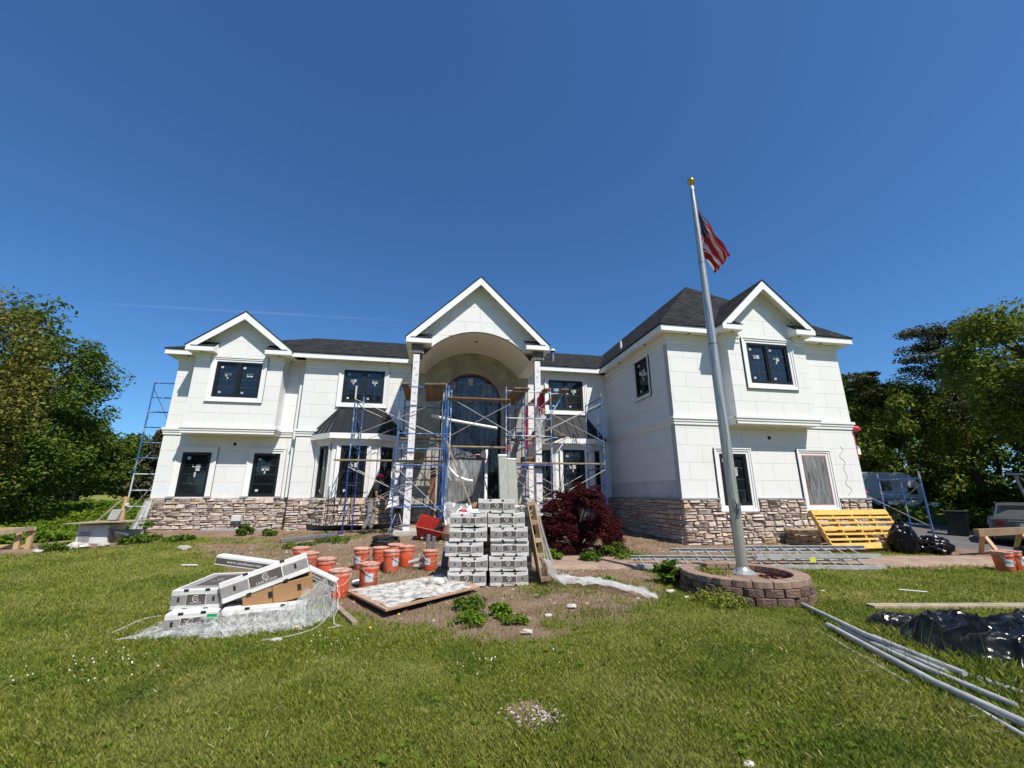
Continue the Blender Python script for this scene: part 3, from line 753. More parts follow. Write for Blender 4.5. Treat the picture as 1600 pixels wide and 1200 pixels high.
def gable_wall(fr, u0, u1, lower, upper, v0, v1, pw=0.92, ph=0.5, off=0.3, thick=0.2, gap=0.007, t=0.014, name='gable_wall'):
    mb = MB()
    def poly(a, b_, c, d, n=9):
        us = [a + (b_ - a) * i / (n - 1) for i in range(n)]
        lo = [(u, max(c, lower(u))) for u in us]; hi = [(u, min(d, upper(u))) for u in us]
        ok = [i for i in range(n) if hi[i][1] - lo[i][1] > 0.003]
        if len(ok) < 2: return None
        return [lo[i] for i in ok] + [hi[i] for i in reversed(ok)]
    nn = 24
    for i in range(nn):
        pl = poly(u0 + (u1 - u0) * i / nn, u0 + (u1 - u0) * (i + 1) / nn, v0, v1, 3)
        if pl: mb.prism([fr.p(u, v, 0) for u, v in pl], fr.N * -thick)
    w = mb.build(name, M['stucco_back'], house)
    vv = v0; row = 0
    while vv < v1:
        uu = u0 - pw * ((row % 2) * 0.5 + off)
        while uu < u1:
            c, d = max(uu, u0) + gap / 2, min(uu + pw, u1) - gap / 2
            if d - c > 0.02:
                pl = poly(c, d, vv + gap / 2, min(vv + ph, v1) - gap / 2)
                if pl: MB().prism([fr.p(u, v, 0.001) for u, v in pl], fr.N * (t - 0.001)).build('panel', M['stucco'], w)
            uu += pw
        vv += ph; row += 1
    return w
def band(fr, u0, u1, v0, v1, prof, name, material, ext=True, parent=None):
    """horizontal moulding: prof = list of (v fraction 0..1, n)"""
    mb = MB(); h = v1 - v0
    for (f0, f1, n) in prof:
        e = n if ext else 0
        mb.fbox(fr, u0 - e, u1 + e, v0 + h * f0, v0 + h * f1, -0.02, n)
    return mb.build(name, material, parent or house, bevel=0.006)
BELT = [(0, 0.36, 0.045), (0.36, 0.66, 0.065), (0.66, 1, 0.09)]
FRIEZE = [(0, 0.45, 0.035), (0.45, 0.8, 0.06), (0.8, 1, 0.10)]
st_rng = random.Random(5)
def window(fr, u0, u1, v0, v1, double=False, cols=2, rows=4, trim=0.15, sill=True, n=0.0, stickers=True, trim_sides=True, masked=False, trim_top=True):
    g = 0.055
    mb = MB()
    for q in rect_minus((u0, u1, v0, v1), [(u0 + g, u1 - g, v0 + g, v1 - g)]): mb.fbox(fr, *q, n - 0.09, n + 0.028)
    bays = [(u0 + g, u1 - g)]
    if double:
        c = (u0 + u1) / 2; mb.fbox(fr, c - 0.035, c + 0.035, v0 + g, v1 - g, n - 0.09, n + 0.03)
        bays = [(u0 + g, c - 0.035), (c + 0.035, u1 - g)]
    s = 0.042
    for a, b_ in bays:
        for q in rect_minus((a, b_, v0 + g, v1 - g), [(a + s, b_ - s, v0 + g + s, v1 - g - s)]): mb.fbox(fr, *q, n - 0.09, n + 0.008)
    w = mb.build('window', M['black'], house)
    for a, b_ in bays:
        a += s; b_ -= s; c, d = v0 + g + s, v1 - g - s
        MB().fbox(fr, a, b_, c, d, n - 0.09, n - 0.035).build('pane', M['glass'], w)
        mu = MB()
        for i in range(1, cols): x = a + (b_ - a) * i / cols; mu.fbox(fr, x - 0.007, x + 0.007, c, d, n - 0.036, n - 0.028)
        for i in range(1, rows): y = c + (d - c) * i / rows; mu.fbox(fr, a, b_, y - 0.007, y + 0.007, n - 0.036, n - 0.0275)
        if mu.v: mu.build('muntin', M['muntin'], w)
        if stickers:
            R_ = st_rng; W_ = b_ - a; H_ = d - c
            L_ = [(0.05, 0.2, 0.88, 0.96), (0.28, 0.66, 0.70, 0.715), (0.28, 0.66, 0.78, 0.795), (0.28, 0.31, 0.715, 0.78), (0.45, 0.63, 0.715, 0.775), (0.3, 0.42, 0.6, 0.69), (0.46, 0.64, 0.6, 0.685), (0.42, 0.50, 0.44, 0.57), (0.12, 0.26, 0.05, 0.12)]
            dx = R_.uniform(-0.03, 0.1); dy = R_.uniform(-0.12, 0.02)
            for i, (p, q, r_, t_) in enumerate(L_):
                if R_.random() < 0.13: continue
                j = R_.uniform(-0.01, 0.01)
                p2, q2 = (p + dx, q + dx) if i not in (0, 8) else (p, q)
                r2, t2 = (r_ + dy, t_ + dy) if i not in (0, 8) else (r_, t_)
                if H_ > 1.2 * W_ * 1.6: k = 0.8; r2 = r2 * 0.5 + 0.35 if 0 < i < 8 else r2; t2 = t2 * 0.5 + 0.35 if 0 < i < 8 else r2 + 0.06
                MB().fbox(fr, a + W_ * (p2 + j), a + W_ * (q2 + j), c + H_ * r2, c + H_ * t2, n - 0.0345, n - 0.0265).build('sticker', M['sticker'], w)
    if trim:
        tb = MB(); tw = trim
        lo = v0 - (tw if sill else 0)
        for (o0, o1, nn) in ((0.0, tw, 0.034), (tw * 0.45, tw, 0.055), (tw * 0.8, tw, 0.075)):
            if trim_sides:
                tb.fbox(fr, u0 - o1, u0 - o0, lo if o0 == 0 else lo, v1 + (o1 if trim_top else 0), n - 0.02, n + nn)
                tb.fbox(fr, u1 + o0, u1 + o1, lo, v1 + (o1 if trim_top else 0), n - 0.02, n + nn)
            if trim_top: tb.fbox(fr, u0 - o0, u1 + o0, v1 + o0, v1 + o1, n - 0.02, n + nn - 0.001)
            if sill: tb.fbox(fr, u0 - o0, u1 + o0, v0 - o1, v0 - o0, n - 0.02, n + nn - 0.0015)
        tb.build('window_trim', M['trim'], w)
    return w
def stepped(fr, n): return Frame(fr.O + fr.N * n, fr.U, fr.N)

FL = Frame((0, YL, 0), (1, 0, 0), (0, -1, 0))
FLB = Frame((0, YLB, 0), (1, 0, 0), (0, -1, 0))
FM = Frame((0, YM, 0), (1, 0, 0), (0, -1, 0))
FR = Frame((0, YR, 0), (1, 0, 0), (0, -1, 0))
FRB = Frame((0, YRB, 0), (1, 0, 0), (0, -1, 0))
FS = Frame((XR0, 0, 0), (0, -1, 0), (-1, 0, 0))        # u = -Y
FLS = Frame((XL0, 0, 0), (0, -1, 0), (-1, 0, 0))
FRS = Frame((XR1, 0, 0), (0, 1, 0), (1, 0, 0))
# --- windows positions
LW = [(-8.54, -7.64, 1.42, 2.90), (-6.29, -5.43, 1.42, 2.90)]
LUP = (-7.73, -6.25, 4.76, 6.05)
MU1 = (-3.49, -2.02, 4.76, 6.05); MU2 = (4.42, 5.88, 4.76, 6.05)
RUP = (9.32, 10.78, 4.75, 6.05)
RW = [(8.22, 9.12, 1.18, 2.66), (11.04, 11.92, 1.18, 2.66)]
SW = (-13.11, -12.23, 4.75, 6.06)
# left wing
wall(FL, XL0, XLM, ZS - 0.02, ZB0, LW, ph=0.525, off=0.2)
wall(FL, XL0, -8.40, ZB1, 6.02, ph=0.46, off=0.5)
wall(FL, -5.60, XLM, ZB1, 6.02, ph=0.46, off=0.5)
wall(FL, XL0, XLM, ZB0, ZB1, panels=False)
wall(FL, XL0, XLM, 6.02, ZE, panels=False)
wall(FL, XL0, XLM, 0.1, ZS - 0.02, panels=False, matn='stucco_back', name='foundation_wall')
band(FL, XL0, XLM, ZB0, ZB1, BELT, 'belt_course', M['trim'])
band(FL, XL0, XLM, 6.02, ZE, FRIEZE, 'frieze', M['trim'])
for q in LW: window(FL, *q, cols=1, rows=4, sill=False, trim=0.19)
for q in LW:
    for x in (q[0] - 0.11, q[1] + 0.11): MB().fbox(FL, x - 0.11, x + 0.11, ZS - 0.03, ZS + 0.02, 0, 0.13).build('trim_block', M['ledge'], house)
MB().box(XLM - 0.2, XLM, YM + 0.22, YL + 0.2, ZS, ZE).build('return_wall', M['stucco'], house)
# bump-out, left
bl0, bl1 = -8.42, -5.58
wall(FLB, bl0, bl1, ZB1 - 0.04, ZE, [LUP], ph=0.51, off=0.35, thick=0.15)
for X, nx_ in ((bl0, -1), (bl1, 1)):
    f = Frame((X, 0, 0), (0, -nx_ * -1, 0), (nx_, 0, 0))
    f = Frame((X, 0, 0), (0, 1, 0), (nx_, 0, 0))
    wall(f, YLB + 0.016, YL - 0.001, ZB1 - 0.04, ZE, ph=0.51, thick=0.1, pw=1.4)
    band(f, YLB - 0.03, YL - 0.09, ZB0, ZB1, BELT, 'belt_course', M['trim'], ext=False)
    band(f, YLB, YL - 0.11, 6.02, ZE, FRIEZE, 'frieze', M['trim'], ext=False)
MB().box(bl0, bl1, YLB, YL, ZB0 + 0.01, ZB1 - 0.04).build('box_bottom', M['trim'], house)
band(FLB, bl0, bl1, ZB0, ZB1, BELT, 'belt_course', M['trim'])
for a, b_ in ((bl0, LUP[0] - 0.22), (LUP[1] + 0.22, bl1)): band(FLB, a, b_, 6.02, ZE, FRIEZE, 'frieze', M['trim'], ext=False)
window(FLB, *LUP, double=True, cols=1, rows=4, trim=0.17)
# middle walls
wall(FM, XLM, XP0, ZB1, 6.02, [MU1], ph=0.46, off=0.1)
wall(FM, XLM, XP0, ZB0, ZB1, panels=False)
wall(FM, XLM, -4.11, ZS - 0.02, ZB0, ph=0.525)
wall(FM, -1.39, XP0, ZS - 0.02, ZB0, ph=0.525)
wall(FM, XLM, XP0, 6.02, ZE, panels=False)
wall(FM, XLM, XP0, 0.1, ZS - 0.02, panels=False, matn='stucco_back', name='foundation_wall')
wall(FM, XP1, XR0, ZB1, 6.02, [MU2], ph=0.46, off=0.6)
wall(FM, XP1, XR0, ZB0, ZB1, panels=False)
wall(FM, XP1, 3.80, ZS - 0.02, ZB0, ph=0.525)
wall(FM, 6.53, XR0, ZS - 0.02, ZB0, ph=0.525)
wall(FM, XP1, XR0, 6.02, ZE, panels=False)
wall(FM, XP1, XR0, 0.1, ZS - 0.02, panels=False, matn='stucco_back', name='foundation_wall')
for a, b_ in ((XLM, -4.2), ): band(FM, a, b_, ZB0, ZB1, BELT, 'belt_course', M['trim'])
band(FM, XLM, XP0 - 0.1, 6.02, ZE, FRIEZE, 'frieze', M['trim'], ext=False)
band(FM, XP1 + 0.1, XR0, 6.02, ZE, FRIEZE, 'frieze', M['trim'], ext=False)
window(FM, *MU1, double=True, cols=1, rows=4, trim=0.17)
window(FM, *MU2, double=True, cols=1, rows=4, trim=0.17)
# right wing front and side
wall(FR, XR0, XR1, ZS, ZB0, RW, ph=0.50, off=0.15)
wall(FR, XR0, 8.70, ZB1, 6.02, ph=0.465, off=0.45)
wall(FR, 11.40, XR1, ZB1, 6.02, ph=0.465, off=0.45)
wall(FR, 8.70, 11.40, ZB1, 6.02, panels=False)
wall(FR, XR0, XR1, ZB0, ZB1, panels=False)
wall(FR, XR0, XR1, 6.02, ZE, panels=False)
wall(FR, XR0, XR1, 0.0, ZS, [(a, b_, c, 9) for a, b_, c, d in RW], panels=False, matn='stucco_back', name='foundation_wall')
band(FR, XR0, XR1, ZB0, ZB1, BELT, 'belt_course', M['trim'])
for a, b_ in ((XR0, 8.7), (11.4, XR1)): band(FR, a, b_, 6.02, ZE, FRIEZE, 'frieze', M['trim'])
w1 = window(FR, *RW[0], cols=2, rows=4, trim=0.165)
w2 = window(FR, *RW[1], cols=2, rows=4, trim=0.165, stickers=False)
SY0, SY1 = -YM, -YR - 0.22
M['primer'] = mat('grey_unpainted_render', (0.50, 0.51, 0.52), 0.95, col2=(0.60, 0.61, 0.62), ns=2.5, stretch=(1, 1, 0.4))
wall(FS, SY0, SY1, ZS, ZB0, ph=0.50, off=0.3, pw=2.4, row_mat={0: 'primer'})
wall(FS, SY0, SY1, ZB1, 6.02, [SW], ph=0.465, off=0.0, pw=2.4)
wall(FS, SY0, SY1, ZB0, ZB1, panels=False)
wall(FS, SY0, SY1, 6.02, ZE, panels=False)
wall(FS, SY0, SY1, 0.0, ZS, panels=False, matn='stucco_back', name='foundation_wall')
band(FS, SY0, SY1 + 0.2, ZB0, ZB1, BELT, 'belt_course', M['trim'], ext=False)
band(FS, SY0, SY1 + 0.2, 6.02, ZE, FRIEZE, 'frieze', M['trim'], ext=False)
window(FS, *SW, cols=2, rows=4, trim=0.12, trim_top=False)
# outer side walls (seen only from the side)
MB().box(XL0, XL0 + 0.2, YL + 0.22, 25.0, 0.2, ZE).build('side_wall', M['stucco'], house)
MB().box(XR1 - 0.2, XR1, YR + 0.22, 26.0, 0.0, ZE).build('side_wall', M['stucco'], house)
MB().box(XL0, XR1, 25.8, 26.0, 0.2, ZE).build('rear_wall', M['stucco'], house)
# bump-out, right
br0, br1 = 8.68, 11.43
wall(FRB, br0, br1, ZB1 - 0.04, ZE, [RUP], ph=0.49, off=0.25, thick=0.15)
for X, nx_ in ((br0, -1), (br1, 1)):
    f = Frame((X, 0, 0), (0, 1, 0), (nx_, 0, 0))
    wall(f, YRB + 0.016, YR - 0.001, ZB1 - 0.04, ZE, ph=0.49, thick=0.1, pw=1.4)
    band(f, YRB - 0.03, YR - 0.09, ZB0, ZB1, BELT, 'belt_course', M['trim'], ext=False)
    band(f, YRB, YR - 0.11, 6.02, ZE, FRIEZE, 'frieze', M['trim'], ext=False)
MB().box(br0, br1, YRB, YR, ZB0 + 0.01, ZB1 - 0.04).build('box_bottom', M['trim'], house)
band(FRB, br0, br1, ZB0, ZB1, BELT, 'belt_course', M['trim'])
for a, b_ in ((br0, RUP[0] - 0.22), (RUP[1] + 0.22, br1)): band(FRB, a, b_, 6.02, ZE, FRIEZE, 'frieze', M['trim'], ext=False)
window(FRB, *RUP, double=True, cols=2, rows=4, trim=0.17)

# --- eaves: fascia boards and soffits
O_ = 0.35
def fascia(x0, x1, y0, y1):
    MB().box(min(x0, x1), max(x0, x1), min(y0, y1), max(y0, y1), ZE, ZF).build('fascia', M['fascia'], house)
t_ = 0.03
fascia(XL0 - O_, -8.64, YL - O_, YL - O_ + t_); fascia(XL0 - O_, XL0 - O_ + t_, YL - O_ + t_, 26)
fascia(-5.27, -1.11, YM - O_, YM - O_ + t_); fascia(3.74, XR0 - O_, YM - O_, YM - O_ + t_)
fascia(XR0 - O_, XR0 - O_ + t_, YR - O_ + t_, YM - O_ + t_)
fascia(XR0 - O_, 8.35, YR - O_, YR - O_ + t_); fascia(11.60, XR1 + O_, YR - O_, YR - O_ + t_)
fascia(XR1 + O_ - t_, XR1 + O_, YR - O_ + t_, 26)
for (a, b_, c, d) in ((XL0 - O_ + t_, XLM, YL - O_ + t_, YL + 0.05), (XL0 - O_ + t_, XL0, YL + 0.05, 26), (XLM, XP0, YM - O_ + t_, YM + 0.05), (XP1, XR0 - O_, YM - O_ + t_, YM + 0.05),
                      (XR0 - O_ + t_, XR0 + 0.05, YR - O_ + t_, YM - O_), (XR0 + 0.05, XR1 + O_ - t_, YR - O_ + t_, YR + 0.05), (XR1 - 0.05, XR1 + O_ - t_, YR + 0.05, 26)):
    MB().box(a, b_, c, d, ZE + 0.012, ZE + 0.03).build('soffit', M['soffit'], house)
for (x, y) in ((-2.9, 15.56), (-1.9, 15.56), (4.6, 15.56), (5.5, 15.56), (6.74, 12.0), (6.74, 14.0), (7.6, 10.82), (12.4, 10.82), (-8.9, 16.0)):
    MB().lathe([(0.05, -0.012), (0.05, 0.01)], 12, (x, y, ZE + 0.012)).build('downlight', M['grey_metal'], house)

# --- roofs
rm = bpy.data.materials.new('dark_shingles'); rm.use_nodes = True
N = rm.node_tree.nodes; L = rm.node_tree.links; b = N['Principled BSDF']; b.inputs['Roughness'].default_value = 1.0; b.inputs['Specular IOR Level'].default_value = 0.06
geo = N.new('ShaderNodeNewGeometry'); sx = N.new('ShaderNodeSeparateXYZ'); L.new(geo.outputs['Position'], sx.inputs[0])
sn = N.new('ShaderNodeSeparateXYZ'); L.new(geo.outputs['Normal'], sn.inputs[0])
ab = N.new('ShaderNodeMath'); ab.operation = 'ABSOLUTE'; L.new(sn.outputs['X'], ab.inputs[0])
gt = N.new('ShaderNodeMath'); gt.operation = 'GREATER_THAN'; L.new(ab.outputs[0], gt.inputs[0]); gt.inputs[1].default_value = 0.3
mu_ = N.new('ShaderNodeMix'); mu_.data_type = 'FLOAT'; L.new(gt.outputs[0], mu_.inputs[0]); L.new(sx.outputs['X'], mu_.inputs[2]); L.new(sx.outputs['Y'], mu_.inputs[3])
cb = N.new('ShaderNodeCombineXYZ'); L.new(mu_.outputs[0], cb.inputs[0]); zm = N.new('ShaderNodeMath'); zm.operation = 'MULTIPLY'; L.new(sx.outputs['Z'], zm.inputs[0]); zm.inputs[1].default_value = 1.55; L.new(zm.outputs[0], cb.inputs[1])
brk = N.new('ShaderNodeTexBrick'); brk.inputs['Scale'].default_value = 1; brk.inputs['Brick Width'].default_value = 0.24; brk.inputs['Row Height'].default_value = 0.14; brk.inputs['Mortar Size'].default_value = 0.012; brk.inputs['Bias'].default_value = -0.2
brk.inputs['Color1'].default_value = (0.040, 0.041, 0.042, 1); brk.inputs['Color2'].default_value = (0.010, 0.0105, 0.011, 1); brk.inputs['Mortar'].default_value = (0.012, 0.012, 0.013, 1)
L.new(cb.outputs[0], brk.inputs['Vector'])
L.new(gmix(gnoise(3.5, 5), brk.outputs[0], (0.036, 0.037, 0.037), 0.48, 0.8), b.inputs['Base Color'])
bp = N.new('ShaderNodeBump'); bp.inputs['Strength'].default_value = 0.6; bp.inputs['Distance'].default_value = 0.02
L.new(brk.outputs[1], bp.inputs['Height']); bp.invert = True; L.new(bp.outputs[0], b.inputs['Normal'])
M['shingle'] = rm
def roof(polys, name='roof'):
    mb = MB()
    for p in polys: mb.prism(p, (0, 0, 0.035))
    return mb.build(name, M['shingle'], house)
RY, RZ = 21.0, 9.07
e = ZF + 0.003; dr = 0.03
x0, y0 = XL0 - O_ - dr, YL - O_ - dr
roof([[(x0, y0, e), (-5.2, y0, e), (-5.2, RY, RZ), (-6.1, RY, RZ)],
      [(x0, y0, e), (-6.1, RY, RZ), (x0, 26.2, e)],
      [(x0, 26.2, e), (-6.1, RY, RZ), (10, RY, RZ), (10, 26.2, e)]])
y1 = YM - O_ - dr
sm_ = (RZ - e) / (RY - y1)
yc = 16.85; zc = e + sm_ * (yc - y1)
roof([[(-5.2, y1, e), (-1.0, y1, e), (-1.0, yc, zc), (-5.2, yc, zc)], [(3.62, y1, e), (6.45, y1, e), (6.45 + 2.9 * (yc - y1) / (RY - y1), yc, zc), (3.62, yc, zc)], [(-5.2, yc, zc), (6.45 + 2.9 * (yc - y1) / (RY - y1), yc, zc), (9.4, RY, RZ), (-5.2, RY, RZ)]])
hx0, hx1, hy = XR0 - O_ - dr, XR1 + O_ + dr, YR - O_ - dr
ap = (10.03, 14.1, 9.87); ap2 = (10.03, 23.0, 9.87)
roof([[(hx0, hy, e), (hx1, hy, e), ap], [(hx0, hy, e), ap, ap2, (hx0, 26.2, e)], [(hx1, hy, e), (hx1, 26.2, e), ap2, ap], [(hx0, 26.2, e), ap2, (hx1, 26.2, e)]])
def gable_roof(cx, half, yf, yb, zlow, zpk, ywall, ret, ret_y):
    """open gable: shingle slopes, white rake boards, soffits and short returns with little roofs"""
    s = (zpk - zlow) / half
    for sg in (-1, 1):
        ex = cx + sg * half
        roof([[(cx, yf - 0.02, zpk), (ex + sg * 0.03, yf - 0.02, zlow - 0.03 * s), (ex + sg * 0.03, yb, zlow - 0.03 * s), (cx, yb, zpk)]])
        d = 0.225
        MB().prism([(cx, yf, zpk), (ex, yf, zlow), (ex, yf, zlow - 0.18), (ex - sg * 0.10, yf, zlow - 0.18), (cx, yf, zpk - d * 1.28)], (0, 0.035, 0)).build('rake_board', M['fascia'], house)
        MB().prism([(cx, yf + 0.036, zpk - 0.05), (ex, yf + 0.036, zlow - 0.05), (ex, ywall, zlow - 0.05), (cx, ywall, zpk - 0.05)], (0, 0, 0.02)).build('rake_soffit', M['soffit'], house)
        MB().box(min(ex, ex - sg * 0.03), max(ex, ex - sg * 0.03), yf + 0.036, ret_y, zlow - 0.18, zlow - 0.004).build('fascia', M['fascia'], house)
        # the return
        ix = ex - sg * ret
        a, b2 = min(ex - sg * 0.101, ix), max(ex - sg * 0.101, ix)
        MB().box(a, b2, yf + 0.001, yf + 0.036, zlow - 0.18, zlow - 0.02).build('return_fascia', M['fascia'], house)
        a, b2 = min(ex - sg * 0.031, ix), max(ex - sg * 0.031, ix)
        MB().box(a, b2, yf + 0.037, ret_y, zlow - 0.178, zlow - 0.162).build('return_soffit', M['soffit'], house)
        sm = MB()
        rise = 0.26
        p = [(ix, yf - 0.01, zlow - 0.018), (ex - sg * 0.14, yf - 0.01, zlow - 0.018), (ex - sg * 0.36, ywall, zlow - 0.02 + rise), (ix, ywall, zlow - 0.02 + rise)]
        sm.prism(p, (0, 0, 0.02)); sm.build('return_roof', M['shingle'], house)
        MB().prism([(ix, yf + 0.037, zlow - 0.16), (ix, ywall, zlow - 0.16), (ix, ywall, zlow - 0.03 + rise), (ix, yf + 0.037, zlow - 0.025)], (-sg * -0.015, 0, 0)).build('return_end', M['fascia'], house)
        MB().lathe([(0.045, -0.01), (0.045, 0.01)], 12, (ex - sg * 0.45, (yf + ywall) / 2, zlow - 0.178)).build('downlight', M['grey_metal'], house)
gable_roof(-6.95, 1.70, 15.25, 19.2, ZF, 7.87, YLB, 0.88, YLB + 0.3)
sl = (7.87 - ZF) / 1.70
gable_wall(FLB, -8.4, -5.5, lambda u: ZE, lambda u: 7.87 - 0.06 - sl * abs(u + 6.95), ZE, 7.9)
gable_roof(9.97, 1.63, 10.20, 13.2, ZF, 8.07, YRB, 0.70, YRB + 0.3)
sr = (8.07 - ZF) / 1.63
gable_wall(FRB, 8.5, 11.44, lambda u: ZE, lambda u: 8.07 - 0.06 - sr * abs(u - 9.97), ZE, 8.1)
# portico
PC, PH, PYF, PYW = 1.315, 2.425, 13.08, 13.45
gable_roof(PC, PH, PYF, 18.6, ZF, 8.90, PYW, 0.82, YM - 0.3)
sp = (8.90 - ZF) / PH
VR, VCZ = 2.275, 4.695
FP = Frame((0, PYW, 0), (1, 0, 0), (0, -1, 0))
arch = lambda u: VCZ + math.sqrt(max(0.0, VR * VR - (u - PC) ** 2))
gable_wall(FP, PC - 1.60, PC + 1.60, arch, lambda u: 8.90 - 0.06 - sp * abs(u - PC), 6.2, 8.9, pw=1.05, ph=0.56, off=0.45, thick=0.12)
for sg in (-1, 1):
    gable_wall(FP, min(PC + sg * 1.6, PC + sg * 2.3), max(PC + sg * 1.6, PC + sg * 2.3), lambda u: 6.50, lambda u: 8.90 - 0.06 - sp * abs(u - PC), 6.5, 8.9, thick=0.12)
vm = MB(); nseg = 32; a0 = math.acos(1.835 / VR)
vp = []
for i in range(nseg + 1):
    a = a0 + (math.pi - 2 * a0) * i / nseg
    vp.append((PC - VR * math.cos(a) * -1, VCZ + VR * math.sin(a)))
for i in range(nseg):
    (xa, za), (xb, zb) = vp[i], vp[i + 1]
    vm.quad((xa, PYW + 0.122, za), (xb, PYW + 0.122, zb), (xb, YM, zb), (xa, YM, za))
    ra = 1.012
vault = vm.build('vault_ceiling', M['soffit'], house, smooth=True)
MB().lathe([(0.06, -0.02), (0.06, 0.01)], 14, (PC, 14.4, VCZ + VR - 0.002)).build('downlight', M['grey_metal'], house)
MB().box(PC - 1.55, PC + 1.55, PYW + 0.13, YM, VCZ + VR + 0.20, VCZ + VR + 0.22).build('attic_floor', M['wood_sheath'], house)
for sg in (-1, 1):
    xi, xo = PC + sg * 1.835, PC + sg * 2.265
    a, b_ = min(xi, xo), max(xi, xo)
    MB().box(a, b_, PYW - 0.2, YM, 6.02, 6.038).build('beam_soffit', M['soffit'], house)
    MB().box(xo - (0.02 if sg > 0 else 0), xo + (0 if sg > 0 else 0.02), PYW - 0.2, YM - 0.11, 6.039, ZE).build('beam_side', M['soffit'], house)
    MB().box(a + 0.022, b_ - 0.022, PYW - 0.22, PYW - 0.201, 6.0, ZE - 0.02).build('beam_front', M['wood_sheath'], house)
    MB().box(a + 0.12, b_ - 0.05, PYW - 0.15, PYW + 0.1, 5.88, 6.0).build('beam_bearing', M['wood_sheath'], house)
# portico columns: posts wrapped in white house wrap with red and blue print
for sg, xa in ((-1, -0.85), (1, 3.24)):
    rr = random.Random(11 + sg)
    c = MB(); c.box(xa, xa + 0.20, 13.24, 13.44, 0.30, 5.95)
    col = c.build('column', M['hwrap'], house, bevel=0.006)
    z = 0.6
    while z < 5.8:
        k = rr.random()
        for j in range(rr.randint(1, 3)):
            u = xa + 0.02 + rr.random() * 0.09
            mb = MB()
            mb.prism([(u, 13.2385, z), (u + 0.07, 13.2385, z + 0.022), (u + 0.07, 13.2385, z + 0.034), (u, 13.2385, z + 0.012)], (0, -0.0012, 0))
            mb.build('wrap_print', M['wrapink' if k < 0.62 else 'wrapblue'], col)
            z += 0.035
        z += 0.10 + 0.10 * rr.random()
    MB().box(xa - 0.015, xa + 0.215, 13.225, 13.455, 2.1 + sg * 0.2, 2.2 + sg * 0.2).build('strap', M['grey_metal'], col)
    MB().box(xa - 0.10, xa + 0.30, 13.10, 13.55, 0.1, 0.34).build('column_base', M['rock'], house)
# back wall of the portico with the tall arched entrance window
DC, DR, DZ = 1.30, 1.17, 4.95
dm = MB(); ns_ = 40; zt = 7.02
def strip(u0, u1, f0, f1):
    P = [(u0, YM + 0.015, f0[0]), (u1, YM + 0.015, f0[1]), (u1, YM + 0.015, f1[1]), (u0, YM + 0.015, f1[0])]
    dm.prism(P, (0, 0.2, 0))
strip(XP0, DC - DR, (0.35, 0.35), (zt, zt)); strip(DC + DR, XP1, (0.35, 0.35), (zt, zt))
for i in range(ns_):
    ua = DC - DR + 2 * DR * i / ns_; ub = DC - DR + 2 * DR * (i + 1) / ns_
    fa = DZ + math.sqrt(max(0, DR ** 2 - (ua - DC) ** 2)); fb = DZ + math.sqrt(max(0, DR ** 2 - (ub - DC) ** 2))
    strip(ua, ub, (fa, fb), (zt, zt))
dm.build('entrance_wall', M['basecoat'], house)
def arc_ring(r0, r1, y0_, y1_, name, material, parent, a0_=0.0, a1_=math.pi, n=28):
    mb = MB()
    for i in range(n):
        a = a0_ + (a1_ - a0_) * i / n; b2 = a0_ + (a1_ - a0_) * (i + 1) / n
        P = [(DC + r0 * math.cos(a), y0_, DZ + r0 * math.sin(a)), (DC + r1 * math.cos(a), y0_, DZ + r1 * math.sin(a)), (DC + r1 * math.cos(b2), y0_, DZ + r1 * math.sin(b2)), (DC + r0 * math.cos(b2), y0_, DZ + r0 * math.sin(b2))]
        mb.prism(P, (0, y1_ - y0_, 0))
    return mb.build(name, material, parent)
dfm = MB()
for x in (DC - DR, DC + DR - 0.08): dfm.box(x, x + 0.08, YM + 0.02, YM + 0.16, 0.45, DZ)
for x in (DC - 0.62, DC + 0.56): dfm.box(x, x + 0.06, YM + 0.05, YM + 0.16, 0.45, DZ + 0.95)
for z in (2.55, 3.05, DZ - 0.04): dfm.box(DC - DR + 0.08, DC + DR - 0.08, YM + 0.045, YM + 0.155, z, z + 0.08)
door = dfm.build('entrance_frame', M['black'], house)
arc_ring(DR - 0.07, DR, YM + 0.021, YM + 0.16, 'arch_frame', M['tan_wood'], door)
arc_ring(DR + 0.004, DR + 0.13, YM - 0.03, YM + 0.014, 'arch_surround', M['basecoat'], house)
for sg in (-1, 1): MB().box(DC + sg * (DR + 0.004) if sg > 0 else DC - DR - 0.13, DC + DR + 0.13 if sg > 0 else DC - DR - 0.004, YM - 0.03, YM + 0.014, 0.47, DZ - 0.001).build('jamb_surround', M['basecoat'], house)
gp = [(DC - DR + 0.05, YM + 0.12, 0.45), (DC + DR - 0.05, YM + 0.12, 0.45)] + [(DC + (DR - 0.05) * math.cos(math.pi * i / 24), YM + 0.12, DZ + (DR - 0.05) * math.sin(math.pi * i / 24)) for i in range(25)]
MB().prism(gp, (0, 0.02, 0)).build('entrance_glass', M['glass'], door)
for (u, v, w_, h_, an) in ((0.62, 5.62, 0.22, 0.28, -0.6), (1.26, 5.78, 0.18, 0.30, 0.05), (1.95, 5.45, 0.22, 0.24, 0.7), (2.28, 5.05, 0.18, 0.22, 0.3)):
    mb = MB(); ca, sa = math.cos(an), math.sin(an)
    pts = [(u + ca * x - sa * z, YM + 0.10, v + sa * x + ca * z) for x, z in ((-w_ / 2, -h_ / 2), (w_ / 2, -h_ / 2), (w_ / 2, h_ / 2), (-w_ / 2, h_ / 2))]
    mb.prism(pts, (0, -0.004, 0)).build('sticker', M['sticker'], door)
